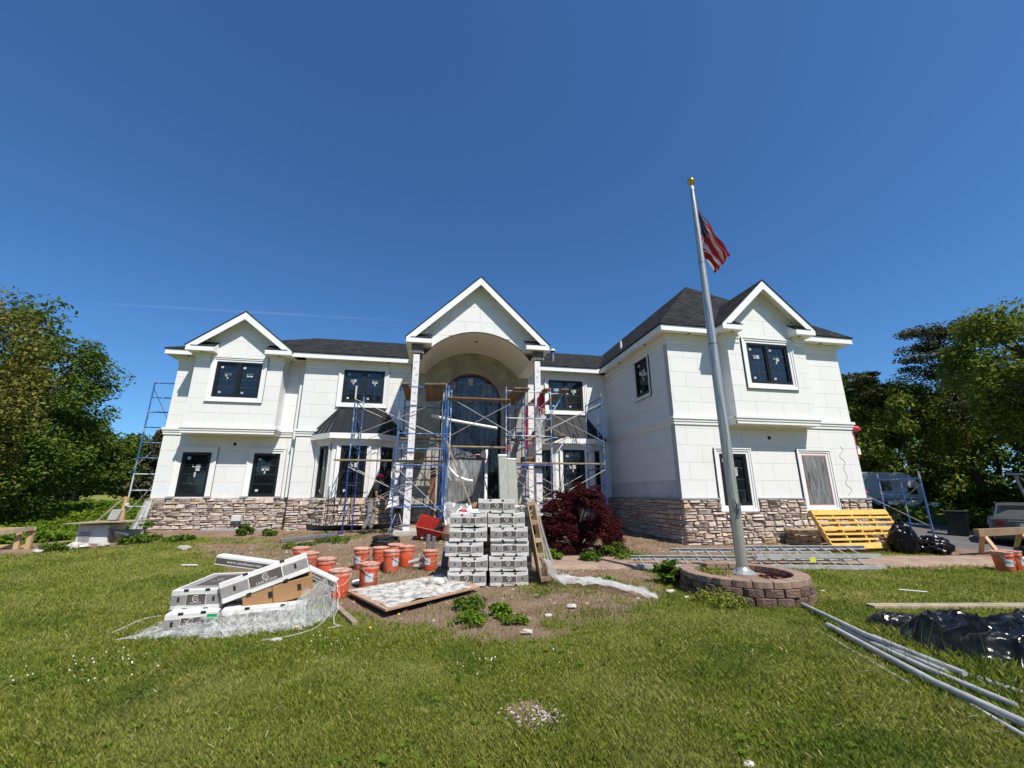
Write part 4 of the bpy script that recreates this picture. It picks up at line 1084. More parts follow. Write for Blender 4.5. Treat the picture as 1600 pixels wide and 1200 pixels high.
# wavy protective film over the entrance glass
def film(name, fr, u0, u1, v0, v1, amp, seed, m, parent=None, nu=26, nv=34, label=None, cat=None, edge=0.08):
    us = np.linspace(u0, u1, nu); vs = np.linspace(v0, v1, nv)
    A, B = np.meshgrid(us, vs)
    n = amp * (fbm(A * 3.1, B * 1.3, seed, 4) - 0.5) * 2
    A2 = A + edge * (fbm(B * 2.2, A * 0.7, seed + 3, 3) - 0.5) * 2; B2 = B + edge * 2 * (fbm(A * 2.2, B * 0.6, seed + 5, 3) - 0.5)
    V = np.array(fr.O)[None] + A2.reshape(-1, 1) * np.array(fr.U)[None] + B2.reshape(-1, 1) * np.array(fr.V)[None] + n.reshape(-1, 1) * np.array(fr.N)[None]
    idx = np.arange(nu * nv).reshape(nv, nu)
    F = np.stack([idx[:-1, :-1], idx[:-1, 1:], idx[1:, 1:], idx[1:, :-1]], -1).reshape(-1, 4)
    o = raw_mesh(name, V, F, m, smooth=True, parent=parent)
    if label: tag(o, label, cat)
    return o
M['film_blue'] = film_mat('clear_film_on_glass', (0.36, 0.46, 0.54), 0.46, (5, 5, 1.2), 0.3, 0.28)
film('protective_film', Frame((0, YM - 0.02, 0), (1, 0, 0), (0, -1, 0)), DC - 1.05, DC + 1.05, 2.3, 5.75, 0.05, 3, M['film_blue'], house)
film('protective_film', Frame((0, YM - 0.06, 0), (1, 0, 0), (0, -1, 0)), DC - 1.1, DC + 0.5, 0.9, 2.7, 0.06, 9, M['win_film'], house)
# entrance slab and step
MB().box(-1.1, 3.75, 13.05, YM, 0.1, 0.46).build('entrance_slab', mat('concrete_slab', (0.46, 0.44, 0.41), 0.95, col2=(0.37, 0.35, 0.325), ns=3), house, bevel=0.01)
MB().box(-0.6, 3.2, 12.75, 13.049, 0.1, 0.30).build('entrance_step', M['capblock'], house, bevel=0.01)

# --- bay windows with black metal roofs
def bay(cx, hf, hb, yf, stickseed):
    pts = [(cx - hb, YM), (cx - hf, yf), (cx + hf, yf), (cx + hb, YM)]
    for i in range(3):
        (xa, ya), (xb, yb_) = pts[i], pts[i + 1]
        d = Vector((xb - xa, yb_ - ya, 0)); ln = d.length; d.normalize(); nrm = Vector((d.y, -d.x, 0))
        fr = Frame((xa, ya, 0), d, nrm)
        c = ln / 2; hw = 0.425 if i == 1 else 0.24
        if i == 1: hw = hf - 0.28
        else: hw = ln / 2 - 0.20
        wq = (c - hw, c + hw, ZS + 0.0, 3.12)
        wall(fr, 0, ln, ZS - 0.02, 3.30, [wq], panels=False, thick=0.12, matn='trim', name='bay_wall')
        window(fr, *wq, cols=1, rows=4, trim=min(0.13, (ln / 2 - hw) * 0.75), sill=False, n=0.0, stickers=True)
        mb = MB(); mb.fbox(fr, -0.02, ln + 0.02, 3.22, 3.34, -0.1, 0.06); mb.fbox(fr, -0.03, ln + 0.03, 3.15, 3.219, -0.1, 0.03); mb.build('bay_frieze', M['trim'], house)
        fb = MB(); fb.fbox(fr, -0.05, ln + 0.05, ZS - 0.9, ZS - 0.021, -0.12, -0.001); fb.build('bay_base', M['mortar'], house)
        bays_st.append((fr, 0, ln, 0.50, ZS - 0.03))
    e0 = 0.22
    q = [(cx - hb - 0.28, YM), (cx - hf - 0.09, yf - e0), (cx + hf + 0.09, yf - e0), (cx + hb + 0.28, YM)]
    tq = [(cx - hf - 0.05, YM - 0.02), (cx - hf - 0.05, YM - 0.05), (cx + hf + 0.05, YM - 0.05), (cx + hf + 0.05, YM - 0.02)]
    zb_, zt_ = 3.53, 4.52
    fm = MB(); rb = MB(); seams = []
    for i in range(3):
        (xa, ya), (xb, yb_) = q[i], q[i + 1]; (xc, yc), (xd, yd) = tq[i], tq[i + 1]
        if i == 1: xd, yd = tq[2]; xc, yc = tq[1]
        elif i == 0: xd, yd = tq[1]; xc, yc = tq[0]
        rb.prism([(xa, ya, zb_), (xb, yb_, zb_), (xd, yd, zt_), (xc, yc, zt_)], (0, 0, 0.02))
        d = Vector((xb - xa, yb_ - ya, 0)); ln = d.length; d.normalize(); nrm = Vector((d.y, -d.x, 0))
        fr = Frame((xa, ya, 0), d, nrm); fm.fbox(fr, 0.0, ln, 3.34, zb_ - 0.001, -0.04, 0.0)
        fm.fbox(fr, 0.0, ln, 3.341, 3.36, -0.3, -0.041)
        ns2 = 5 if i == 1 else 4
        for k in range(ns2 + (1 if i == 2 else 0)):
            f = k / ns2
            a = Vector((xa, ya, zb_ + 0.03)).lerp(Vector((xb, yb_, zb_ + 0.03)), f); b2 = Vector((xc, yc, zt_ + 0.03)).lerp(Vector((xd, yd, zt_ + 0.03)), f)
            seams.append((a, b2))
    fm.build('bay_fascia', M['fascia'], house)
    rf = rb.build('bay_roof', M['metal_roof'], house)
    for a, b2 in seams: MB().bar(a, b2, 0.025, 0.045).build('seam', M['metal_roof'], rf)
    MB().box(cx - hf - 0.08, cx + hf + 0.08, YM - 0.07, YM, zt_ + 0.0, zt_ + 0.05).build('flashing', M['metal_roof'], rf)
bays_st = []
bay(-2.75, 0.71, 1.36, 15.11, 1)
bay(5.16, 0.71, 1.36, 15.11, 2)

# --- ledge stone facing: single stones, the largest in view as parts
srng = random.Random(21)
STV = []
for k in range(14):
    bm = bmesh.new()
    r = random.Random(100 + k)
    nu, nv = 4, 3
    us = [-0.5, -0.5 + 0.09, 0.5 - 0.09, 0.5]; vs_ = [-0.5, -0.5 + 0.16, 0.5 - 0.16, 0.5]
    top = []
    for j, v in enumerate(vs_):
        row = []
        for i, u in enumerate(us):
            edge = i in (0, 3) or j in (0, 3)
            n = -0.45 + r.uniform(-0.2, 0.1) if edge else 0.25 + r.uniform(-0.35, 0.45)
            row.append(bm.verts.new((u + r.uniform(-0.02, 0.02), -n * 1.0 - 0.5, v + r.uniform(-0.05, 0.05))))
        top.append(row)
    for j in range(3):
        for i in range(3): bm.faces.new((top[j][i], top[j][i + 1], top[j + 1][i + 1], top[j + 1][i]))
    bk = [bm.verts.new((u, 0.5, v)) for u, v in ((-0.5, -0.5), (0.5, -0.5), (0.5, 0.5), (-0.5, 0.5))]
    ring = [top[0][0], top[0][3], top[3][3], top[3][0]]
    edges = [[top[0][i] for i in range(4)], [top[j][3] for j in range(4)], [top[3][3 - i] for i in range(4)], [top[3 - j][0] for j in range(4)]]
    for q in range(4): bm.faces.new([bk[q], bk[(q + 1) % 4]] + edges[q][::-1])
    bmesh.ops.recalc_face_normals(bm, faces=bm.faces)
    me = bpy.data.meshes.new('stone'); bm.to_mesh(me); bm.free(); me.materials.append(M['stone']); STV.append(me)
def lay_stones(fr, u0, u1, v0, v1, holes=(), lo=0.11, hi=0.18, wmin=0.15, wmax=0.46, ground=None):
    out = []; v = v0
    while v < v1 - 0.03:
        h = srng.uniform(lo, hi)
        if v1 - v - h < 0.09: h = v1 - v
        u = u0
        while u < u1 - 0.01:
            w = srng.uniform(wmin, wmax)
            if u1 - u - w < wmin * 0.8: w = u1 - u
            k = srng.random()
            if k < 0.45: parts = [(u, u + w, v, v + h)]
            elif k < 0.8: s = srng.uniform(0.35, 0.65) * h; parts = [(u, u + w, v, v + s), (u, u + w, v + s, v + h)]
            else: s = srng.uniform(0.35, 0.65) * h; c = u + w * srng.uniform(0.35, 0.65); parts = [(u, u + w, v, v + s), (u, c, v + s, v + h), (c, u + w, v + s, v + h)]
            for p in parts:
                for q in rect_minus(p, holes):
                    if (q[1] - q[0]) > 0.04 and (q[3] - q[2]) > 0.03: out.append((fr, q))
            u += w
        v += h
    return out
def put_stone(fr, q, parent, variant=None):
    (a, b_, c, d) = q; j = 0.007
    me = srng.choice(STV)
    o = bpy.data.objects.new('stone', me); COL.objects.link(o)
    dp = 0.075 + srng.uniform(0, 0.018)
    ctr = fr.p((a + b_) / 2, (c + d) / 2, dp / 2 - 0.005)
    o.parent = parent; o.location = ctr - WLOC[parent.name]
    ang = math.atan2(fr.U.y, fr.U.x)
    o.rotation_euler = (0, 0, ang)
    o.scale = ((b_ - a - j) * srng.choice((1, 1)), dp, d - c - j)
    return o
trims = [(q[0] - 0.17, q[1] + 0.17, q[2] - 0.17, q[3]) for q in RW]
front_r = lay_stones(FR, XR0 - 0.06, XR1 + 0.06, 0.02, ZS - 0.045, trims)
front_l = lay_stones(FL, XL0 - 0.06, XLM, 0.24, ZS - 0.03, lo=0.10, hi=0.155, wmax=0.44)
mid_l = lay_stones(FM, XLM - 0.02, -4.13, 0.24, ZS - 0.03)
side = lay_stones(FS, SY0, SY1 + 0.22, 0.1, ZS - 0.045, wmin=0.25, wmax=0.6)
mid_2 = lay_stones(FM, -1.39, XP0, 0.24, ZS - 0.03) + lay_stones(FM, XP1, 3.82, 0.24, ZS - 0.03) + lay_stones(FM, 6.5, XR0, 0.24, ZS - 0.03)
bayst = []
for i, (fr, a, b_, c, d) in enumerate(bays_st):
    bayst.append(lay_stones(fr, a - 0.02, b_ + 0.02, c, d, lo=0.12, hi=0.2, wmin=0.15, wmax=0.45))
ranked = [(s[1][1] - s[1][0]) * (s[1][3] - s[1][2]) / {id(FR): 12.2, id(FL): 14.5}.get(id(s[0]), 14.0) ** 2 for s in front_r + front_l + mid_l + bayst[0] + bayst[1] + bayst[2]]
allf = front_r + front_l + mid_l + bayst[0] + bayst[1] + bayst[2]
order = sorted(range(len(allf)), key=lambda i: -ranked[i])
single = set(order[:298])
for i in sorted(single): put_stone(*allf[i], house)
rest = [allf[i] for i in range(len(allf)) if i not in single] + side + mid_2 + bayst[3] + bayst[4] + bayst[5]
V = []; Fq = []; base_v = 0
Vs = []; Fs = []
for fr, (a, b_, c, d) in rest:
    me = srng.choice(STV)
    dp = 0.075 + srng.uniform(0, 0.018); j = 0.007
    o0 = fr.p((a + b_) / 2, (c + d) / 2, dp / 2 - 0.005)
    vb = len(Vs)
    for vv in me.vertices:
        p = o0 + fr.U * (vv.co.x * (b_ - a - j)) - fr.N * (vv.co.y * dp) + Vector((0, 0, vv.co.z * (d - c - j)))
        Vs.append(tuple(p - WLOC[house.name]))
    for pl in me.polygons: Fs.append(tuple(vb + k for k in pl.vertices))
me = bpy.data.meshes.new('stone_facing'); me.from_pydata(Vs, [], Fs); me.materials.append(M['stone_isl'])
o = bpy.data.objects.new('stone_facing', me); COL.objects.link(o); o.parent = house; tag(o, kind='stuff')
# mortar bed behind the stones and the thin grey cap on the right wing
for fr, a, b_, holes, lo in ((FR, XR0 - 0.05, XR1 + 0.05, trims, 0.0), (FL, XL0 - 0.05, XLM, [], 0.1), (FM, XLM, -4.12, [], 0.1), (FS, SY0, SY1 + 0.2, [], 0.0), (FM, 6.5, XR0, [], 0.1), (FM, -1.39, XP0, [], 0.1)):
    mb = MB()
    for q in rect_minus((a, b_, lo, ZS - 0.04), holes): mb.fbox(fr, *q, 0.0, 0.042)
    mb.build('stone_bed', M['mortar'], house)
capm = MB()
for q in rect_minus((XR0 - 0.10, XR1 + 0.10, ZS - 0.045, ZS + 0.0), [(t[0], t[1], 0, 9) for t in trims]): capm.fbox(FR, *q, 0, 0.10)
capm.build('stone_cap', M['ledge'], house)
MB().fbox(FS, SY0, SY1 + 0.215, ZS - 0.045, ZS, 0, 0.10).build('stone_cap', M['ledge'], house)
# smeared pale primer patches on the lowest panels of the left wing
M['smear'] = mat('pale_primer_smear', (0.66, 0.70, 0.735), 0.9, col2=(0.74, 0.76, 0.77), ns=7)
for fr, u0, u1, v0, v1, sd_ in ((FL, -9.16, -8.78, 1.45, 1.86, 1), (FL, -7.36, -6.52, 1.48, 1.90, 2), (FL, -9.0, -8.86, 1.95, 2.1, 5), (FM, -4.6, -4.2, 1.5, 1.7, 3)):
    q_ = random.Random(sd_); n_ = 18
    pts = [fr.p((u0 + u1) / 2 + (u1 - u0) / 2 * math.cos(2 * math.pi * i / n_) * q_.uniform(0.75, 1.0), (v0 + v1) / 2 + (v1 - v0) / 2 * math.sin(2 * math.pi * i / n_) * q_.uniform(0.7, 1.0), 0.0145) for i in range(n_)]
    MB().prism(pts, fr.N * 0.0012).build('primer_smear', M['smear'], house)
# small fittings on the walls
for fr, (u, v) in ((FL, (-6.97, 3.2)), (FR, (10.03, 3.16))):
    mb = MB(); mb.path([fr.p(u, v, 0.0), fr.p(u, v, 0.024)], 0.055, 14); mb.build('vent_hole', M['hole'], house)
MB().fbox(FL, -6.62, -6.33, 0.62, 0.80, 0.08, 0.22).build('vent_box', M['white_paint'], house, bevel=0.01)
MB().box(-7.3, -5.25, 15.55, 15.8, 0.30, 0.40).build('ledge_board', M['ledge'], house, bevel=0.01)
# protective film and red masking tape on the right ground-floor window
q = RW[1]
film('window_film', Frame((0, YR - 0.036, 0), (1, 0, 0), (0, -1, 0)), q[0] + 0.03, q[1] - 0.03, q[2] + 0.03, q[3] - 0.03, 0.018, 14, M['win_film'], w2, 16, 26, edge=0.012)
for a in ((q[0], q[0] + 0.022, q[2], q[3]), (q[1] - 0.022, q[1], q[2], q[3]), (q[0] + 0.036, q[1] - 0.036, q[2], q[2] + 0.03), (q[0] + 0.036, q[1] - 0.036, q[3] - 0.03, q[3])):
    MB().fbox(FR, *a, 0.029, 0.032).build('masking_tape', M['pinktape'], w2)
# red tape down the right corner, vent pipes on the roofs, low side roof
mb = MB(); mb.box(XR1 + 0.015, XR1 + 0.03, YR - 0.03, YR + 0.05, 2.55, 3.5); mb.lathe([(0.02, -0.1), (0.11, -0.05), (0.12, 0.02), (0.05, 0.09)], 10, (XR1 + 0.12, YR - 0.05, 3.52)); mb.build('red_tape', M['redtape'], house)
sr_ = MB(); sr_.prism([(XR1 + 0.02, 11.6, 3.35), (XR1 + 0.9, 11.6, 2.98), (XR1 + 0.9, 14.5, 2.98), (XR1 + 0.02, 14.5, 3.35)], (0, 0, 0.05)); sr_.build('side_porch_roof', M['sheet'], house)
MB().box(XR1 + 0.02, XR1 + 0.9, 11.6, 14.5, 2.78, 2.975).build('side_porch_fascia', M['fascia'], house)
mb = MB(); mb.path([(7.35, 15.0, 7.15), (7.35, 15.0, 7.62)], 0.05, 10); mb.build('vent_pipe', M['white_paint'], house, smooth=True)
mb = MB(); mb.path([(5.0, 17.0, 7.15), (5.0, 17.0, 7.72)], 0.075, 12); p_ = mb.build('vent_pipe', M['grey_metal'], house, smooth=True)
mb = MB(); mb.lathe([(0.13, 0), (0.13, 0.05), (0.10, 0.10), (0.03, 0.12)], 14, (5.0, 17.0, 7.72)); mb.build('vent_cap', M['white_paint'], p_, smooth=True)
# pencil scribble on the right wall
mb = MB()
pts = [(12.55 + 0.10 * math.sin(i * 0.8) * (0.6 + 0.4 * math.sin(i * 0.31)), YR - 0.0165, 2.95 - i * 0.052) for i in range(30)]
mb.path(pts, 0.006, 4); mb.build('pencil_line', M['muntin'], house)
# ------------------------------------------------------------------ flagpole and its block ring
PX, PY = 5.0, 6.45
gp0 = G(4.92, 6.38)
ring = thing('planter_ring', 'low round planter of brown split-face blocks at the foot of the flagpole', 'planter', (4.92, 6.38, gp0))
RC, RR_ = Vector((4.92, 6.38, 0)), 0.91
def ring_blocks(z0, z1, r0, r1, n, ph, name, material, jit):
    for i in range(n):
        a0 = 2 * math.pi * (i + ph) / n + 0.006 / r1; a1 = 2 * math.pi * (i + 1 + ph) / n - 0.006 / r1
        am = (a0 + a1) / 2; k = jit * rng.uniform(-1, 1)
        P = []
        outer = [(r1 + k + (0.022 * jit / 0.012 if 0 < j < 4 else 0) + jit * rng.uniform(-1, 1) * 0.8, a0 + (a1 - a0) * j / 4) for j in range(5)]
        inner = [(r0, a1), (r0, am), (r0, a0)]
        pl = [(RC.x + r * math.cos(a), RC.y + r * math.sin(a), z0) for r, a in outer + inner]
        MB().prism(pl, (0, 0, z1 - z0)).build(name, material, ring, bevel=0.007)
ring_blocks(gp0 - 0.08, gp0 + 0.105, RR_ - 0.20, RR_ + 0.02, 21, 0.0, 'block', M['block'], 0.012)
ring_blocks(gp0 + 0.112, gp0 + 0.215, RR_ - 0.20, RR_, 21, 0.5, 'block', M['block'], 0.012)
ring_blocks(gp0 + 0.221, gp0 + 0.315, RR_ - 0.21, RR_ - 0.01, 21, 0.0, 'cap_block', M['capblock'], 0.007)
mb = MB(); mb.lathe([(0.72, -0.02), (0.55, 0.03), (0.3, 0.05), (0.02, 0.05)], 28, (4.92, 6.38, gp0 + 0.2)); mb.build('soil', M['soil'], ring, smooth=True)
fp = thing('flagpole', 'tall brushed aluminium flagpole with gold ball, rising from the round block planter', 'flagpole', (PX, PY, 0.2))
mb = MB(); mb.lathe([(0.088, 0.26), (0.086, 2.0), (0.075, 4.2), (0.062, 5.9), (0.052, 7.0), (0.040, 7.62)], 24, (PX, PY, 0)); mb.build('pole', M['pole'], fp, smooth=True)
mb = MB(); mb.lathe([(0.20, 0.235), (0.20, 0.265), (0.15, 0.30), (0.105, 0.33), (0.092, 0.36)], 24, (PX, PY, 0)); mb.build('base_flange', M['pole'], fp, smooth=True)
mb = MB(); mb.lathe([(0.046, 7.60), (0.046, 7.66), (0.02, 7.70), (0.014, 7.76)], 16, (PX, PY, 0)); mb.build('truck', M['steel'], fp, smooth=True)
mb = MB(); mb.lathe([(0.004, -0.075)] + [(0.075 * math.cos(R(a)), 0.075 * math.sin(R(a))) for a in range(-80, 81, 16)] + [(0.004, 0.075)], 20, (PX, PY, 7.82)); mb.build('ball', M['gold'], fp, smooth=True)
for z, r in ((4.2, 0.078), (5.9, 0.065)): MB().lathe([(r, -0.012), (r, 0.012)], 24, (PX, PY, z)).build('joint_collar', M['grey_metal'], fp, smooth=True)
mb = MB(); mb.box(PX - 0.02, PX + 0.02, PY - 0.13, PY - 0.085, 1.18, 1.36); mb.path([(PX - 0.09, PY - 0.11, 1.42), (PX, PY - 0.12, 1.27), (PX - 0.06, PY - 0.12, 1.12)], 0.012, 6); mb.build('cleat', M['grey_metal'], fp)
hal = [(PX - 0.03, PY - 0.12, 1.27 + i * 0.3) for i in range(21)] + [(PX, PY - 0.055, 7.58)]
mb = MB(); mb.path([(q[0] - 0.015 * math.sin(i), q[1] + 0.045 * min(1, i / 18), q[2]) for i, q in enumerate(hal)], 0.004, 5); mb.build('halyard', M['strand'], fp)
# the flag hangs limp: folds of striped cloth from the hoist
fl = bpy.data.materials.new('flag_cloth'); fl.use_nodes = True
N = fl.node_tree.nodes; L = fl.node_tree.links; b = N['Principled BSDF']; b.inputs['Roughness'].default_value = 0.8
uvn = N.new('ShaderNodeUVMap'); sx = N.new('ShaderNodeSeparateXYZ'); L.new(uvn.outputs[0], sx.inputs[0])
def fm_(op, a, bb=None):
    n = N.new('ShaderNodeMath'); n.operation = op
    for i, s in enumerate((a, bb)):
        if s is None: continue
        if isinstance(s, (int, float)): n.inputs[i].default_value = s
        else: L.new(s, n.inputs[i])
    return n.outputs[0]
st = fm_('MODULO', fm_('MULTIPLY', sx.outputs['Y'], 6.5), 1.0); red = fm_('LESS_THAN', st, 0.5)
canton = fm_('MULTIPLY', fm_('LESS_THAN', sx.outputs['X'], 0.4), fm_('GREATER_THAN', sx.outputs['Y'], 6 / 13))
# rows of stars as small white dots
sxx = fm_('MODULO', fm_('ADD', fm_('MULTIPLY', sx.outputs['X'], 27.5), fm_('MULTIPLY', fm_('FLOOR', fm_('MULTIPLY', fm_('SUBTRACT', sx.outputs['Y'], 6 / 13), 16.7)), 0.5)), 1.0)
syy = fm_('MODULO', fm_('MULTIPLY', fm_('SUBTRACT', sx.outputs['Y'], 6 / 13), 16.7), 1.0)
dd = fm_('ADD', fm_('POWER', fm_('SUBTRACT', sxx, 0.5), 2.0), fm_('POWER', fm_('SUBTRACT', syy, 0.5), 2.0)); star = fm_('LESS_THAN', dd, 0.035)
def cmix(f, a, bb):
    mm = N.new('ShaderNodeMix'); mm.data_type = 'RGBA'; L.new(f, mm.inputs[0])
    for i, c in ((6, a), (7, bb)):
        if isinstance(c, tuple): mm.inputs[i].default_value = (*c, 1)
        else: L.new(c, mm.inputs[i])
    return mm.outputs[2]
cc = cmix(canton, cmix(red, (0.62, 0.60, 0.60), (0.36, 0.020, 0.035)), cmix(star, (0.012, 0.02, 0.085), (0.62, 0.62, 0.64)))
L.new(cc, b.inputs['Base Color'])
tl = N.new('ShaderNodeBsdfTranslucent'); L.new(cc, tl.inputs[0]); ms = N.new('ShaderNodeMixShader'); ms.inputs[0].default_value = 0.3
L.new(b.outputs[0], ms.inputs[1]); L.new(tl.outputs[0], ms.inputs[2]); L.new(ms.outputs[0], N['Material Output'].inputs[0])
nu, nv = 60, 36; HW, HH = 1.5, 0.92
V = []; UV = []
CR = Vector((math.cos(R(-10.46)), math.sin(R(-10.46)), 0))  # direction of the light breeze across the view
for j in range(nv):
    t = j / (nv - 1)
    for i in range(nu):
        s = i / (nu - 1)
        # limp cloth: the fly sags down, folded back and forth
        xx = 0.045 + s * (0.17 + 0.36 * t) + 0.075 * math.sin(t * 12 + 0.6 + 1.5 * s) * min(1, s * 2.5) * (1 - 0.35 * s) - 0.17 * math.exp(-((s - 0.45) / 0.22) ** 2) * (1 - t) ** 1.5
        yy = 0.14 * math.cos(t * 12 + 0.6 + 1.5 * s) * (0.2 + 0.8 * s) + 0.02 * math.sin(s * 17 + 4 * t)
        z = (6.50 + 0.92 * t) * (1 - s ** 0.95) + (5.70 + 0.36 * t + 0.05 * math.sin(t * 14)) * s ** 0.95
        p = Vector((PX, PY, z)) + CR * xx + Vector((0, 1, 0)) * (0.02 + yy * min(1, s * 4))
        V.append(tuple(p)); UV.append((s, t))
idx = np.arange(nu * nv).reshape(nv, nu)
F = np.stack([idx[:-1, :-1], idx[:-1, 1:], idx[1:, 1:], idx[1:, :-1]], -1).reshape(-1, 4)
flag = raw_mesh('flag', V, F, fl, smooth=True)
uvl = flag.data.uv_layers.new(name='UVMap'); uvl.data.foreach_set('uv', np.array(UV)[F.ravel()].astype(np.float32).ravel())
tag(flag, 'limp American flag with stars and stripes hanging near the top of the pole', 'flag')

# ------------------------------------------------------------------ scaffolds
def sc_frame(parent, a, b_, z0, h, m, rungs=(1.0, 0.72, 0.3), inner=True, m2=None, r=0.0205, pins=True):
    mb = MB()
    A = Vector((*a, 0)); B = Vector((*b_, 0))
    for p in (A, B): mb.path([(p.x, p.y, z0), (p.x, p.y, z0 + h)], r, 8)
    for f in rungs: mb.path([(A.x, A.y, z0 + h * f - r), (B.x, B.y, z0 + h * f - r)], r * 0.9, 8)
    if inner:
        C = A.lerp(B, 0.28); mb.path([(C.x, C.y, z0 + h * rungs[-1]), (C.x, C.y, z0 + h - r)], r * 0.75, 6)
        for f in (0.45, 0.6, 0.86): mb.path([(A.x, A.y, z0 + h * f), (C.x, C.y, z0 + h * f)], r * 0.65, 6)
    fo = mb.build('frame', M[m], parent, smooth=True, recalc=False)
    if pins:
        for p in (A, B): MB().path([(p.x, p.y, z0 + h), (p.x, p.y, z0 + h + 0.12)], r * 0.8, 8).build('coupling_pin', M['steel'], fo, smooth=True, recalc=False)
    return fo
def brace(parent, p, q, m='brace', r=0.0105):
    p, q = Vector(p), Vector(q); d = (q - p)
    mb = MB(); mb.path([p, q], r, 6)
    for e_ in (p, q): mb.path([e_ - Vector((0, 0.012, 0)), e_ + Vector((0, 0.03, 0))], r * 1.6, 6)
    return mb.build('cross_brace', M[m], parent, smooth=True, recalc=False)
def base_plate(parent, x, y, z):
    mb = MB(); mb.box(x - 0.07, x + 0.07, y - 0.07, y + 0.07, z - 0.02, z); mb.path([(x, y, z), (x, y, z + 0.12)], 0.017, 8); mb.build('base_plate', M['steel'], parent)
GS = 'steel scaffold towers round the house front'
s1 = thing('scaffold_tower', 'blue scaffold bay in front of the left bay window, with deep blue lower legs', 'scaffold', (-1.2, 13.9, 0.38), group=GS)
ya, yb_ = 13.2, 14.7
sc_frame(s1, (-2.52, ya), (-2.52, yb_), 0.38, 1.95, 'deepblue', inner=False); sc_frame(s1, (-2.52, ya), (-2.52, yb_), 2.36, 2.0, 'blue')
for y in (ya, yb_): MB().path([(-2.52, y, 4.36), (-2.52, y, 4.78)], 0.026, 8).build('coupling_pin', M['whiteblue'], s1, smooth=True)
sc_frame(s1, (0.19, ya), (0.19, yb_), 0.38, 1.95, 'blue'); sc_frame(s1, (0.19, ya), (0.19, yb_), 2.36, 2.35, 'whiteblue')
for y in (ya - 0.03, yb_ + 0.03):
    brace(s1, (-2.52, y, 2.28), (0.19, y, 0.98)); brace(s1, (-2.52, y, 0.97), (0.19, y, 2.30))
    brace(s1, (-2.52, y, 4.35), (0.19, y, 3.22)); brace(s1, (-2.52, y, 3.20), (0.19, y, 4.42))
brace(s1, (-2.52, ya - 0.06, 0.90), (0.19, ya - 0.06, 2.22))
for x in (-2.52, 0.19):
    for y in (ya, yb_): base_plate(s1, x, y, 0.37)
s2 = thing('scaffold_tower', 'blue scaffold tower standing round the left portico column, planks on top', 'scaffold', (-0.5, 14.0, 0.42), group=GS)
for y, top in ((12.90, 'blue'), (15.0, 'blue')):
    for k, (z0, h) in enumerate(((0.40, 2.0), (2.42, 2.36))):
        sc_frame(s2, (-1.15, y), (0.26, y), z0, h, 'blue' if y < 14 or k else 'deepblue', rungs=((1.0, 0.375, 0.18) if y < 14 else (0.9, 0.36, 0.15)) if k else (0.98, 0.38), inner=(y > 14))
for z0 in (0.9, 2.9):
    for x in (-1.19, 0.30):
        brace(s2, (x, 12.9, z0), (x, 15.0, z0 + 1.2)); brace(s2, (x, 12.9, z0 + 1.2), (x, 15.0, z0))
MB().path([(0.33, 12.86, 0.4), (0.33, 12.86, 4.85)], 0.038, 8).build('ladder_leg', M['blue'], s2, smooth=True)
MB().path([(0.43, 12.98, 2.3), (0.43, 12.98, 4.72)], 0.02, 8).build('ladder_leg', M['whiteblue'], s2, smooth=True)
mb = MB()
for k in range(9): mb.path([(0.33, 12.86, 2.5 + k * 0.27), (0.43, 12.98, 2.5 + k * 0.27)], 0.012, 6)
mb.build('ladder_rungs', M['brace'], s2)
for x in (-1.15, 0.26):
    for y in (12.90, 15.0): base_plate(s2, x, y, 0.46 if y > 13 else 0.33)
s3 = thing('scaffold_tower', 'white and blue scaffold tower round the right portico column, hung with red cloth', 'scaffold', (2.9, 14.0, 0.42), group=GS)
for y, mt in ((12.90, 'whiteblue'), (15.0, 'blue')):
    for k, (z0, h) in enumerate(((0.40, 2.0), (2.42, 2.36))):
        sc_frame(s3, (2.19 if y < 14 else 2.6, y), (3.68, y), z0, h, mt if k else 'deepblue', rungs=(1.0, 0.62, 0.38) if k else (1.0, 0.3), inner=(y > 14))
MB().path([(2.45, 13.6, 2.4), (2.45, 13.6, 4.55)], 0.02, 8).build('ladder_leg', M['whiteblue'], s3, smooth=True)
for z0 in (0.9, 2.9):
    brace(s3, (3.72, 12.9, z0), (3.72, 15.0, z0 + 1.2)); brace(s3, (3.72, 12.9, z0 + 1.2), (3.72, 15.0, z0))
brace(s3, (0.36, 12.86, 4.46), (2.36, 12.86, 3.36)); brace(s3, (2.30, 12.83, 4.30), (0.37, 12.83, 3.2))
for x in (2.19, 3.68): base_plate(s3, x, 12.9, 0.33)
s4 = thing('scaffold_tower', 'blue scaffold bay in front of the right bay window, behind the red maple', 'scaffold', (4.1, 13.6, 0.35), group=GS)
for x, mt in ((2.80, 'blue'), (5.45, 'blue')):
    sc_frame(s4, (x, 12.88), (x, 14.4), 0.34, 2.0, 'deepblue', inner=False); sc_frame(s4, (x, 12.88), (x, 14.4), 2.36, 2.33, mt, rungs=(1.0, 0.88, 0.26), inner=True)
for y in (12.85, 14.43):
    brace(s4, (2.8, y, 4.46), (5.45, y, 3.16)); brace(s4, (2.8, y, 3.15), (5.45, y, 4.46))
    brace(s4, (2.8, y, 2.24), (5.45, y, 0.9)); brace(s4, (2.8, y, 0.9), (5.45, y, 2.26))
for x in (2.80, 5.45):
    for y in (12.88, 14.4): base_plate(s4, x, y, G(x, y) + 0.04)
s5 = thing('scaffold_tower', 'tall narrow scaffold tower at the far left end of the house', 'scaffold', (-9.9, 18.0, G(-9.9, 18)), group=GS)
for y in (17.2, 18.75):
    for k in range(3): sc_frame(s5, (-10.5, y), (-9.42, y), 0.55 + k * 1.68, 1.66, 'blue' if k or y > 18 else 'whiteblue', rungs=(1.0, 0.66, 0.33), inner=False, r=0.024)
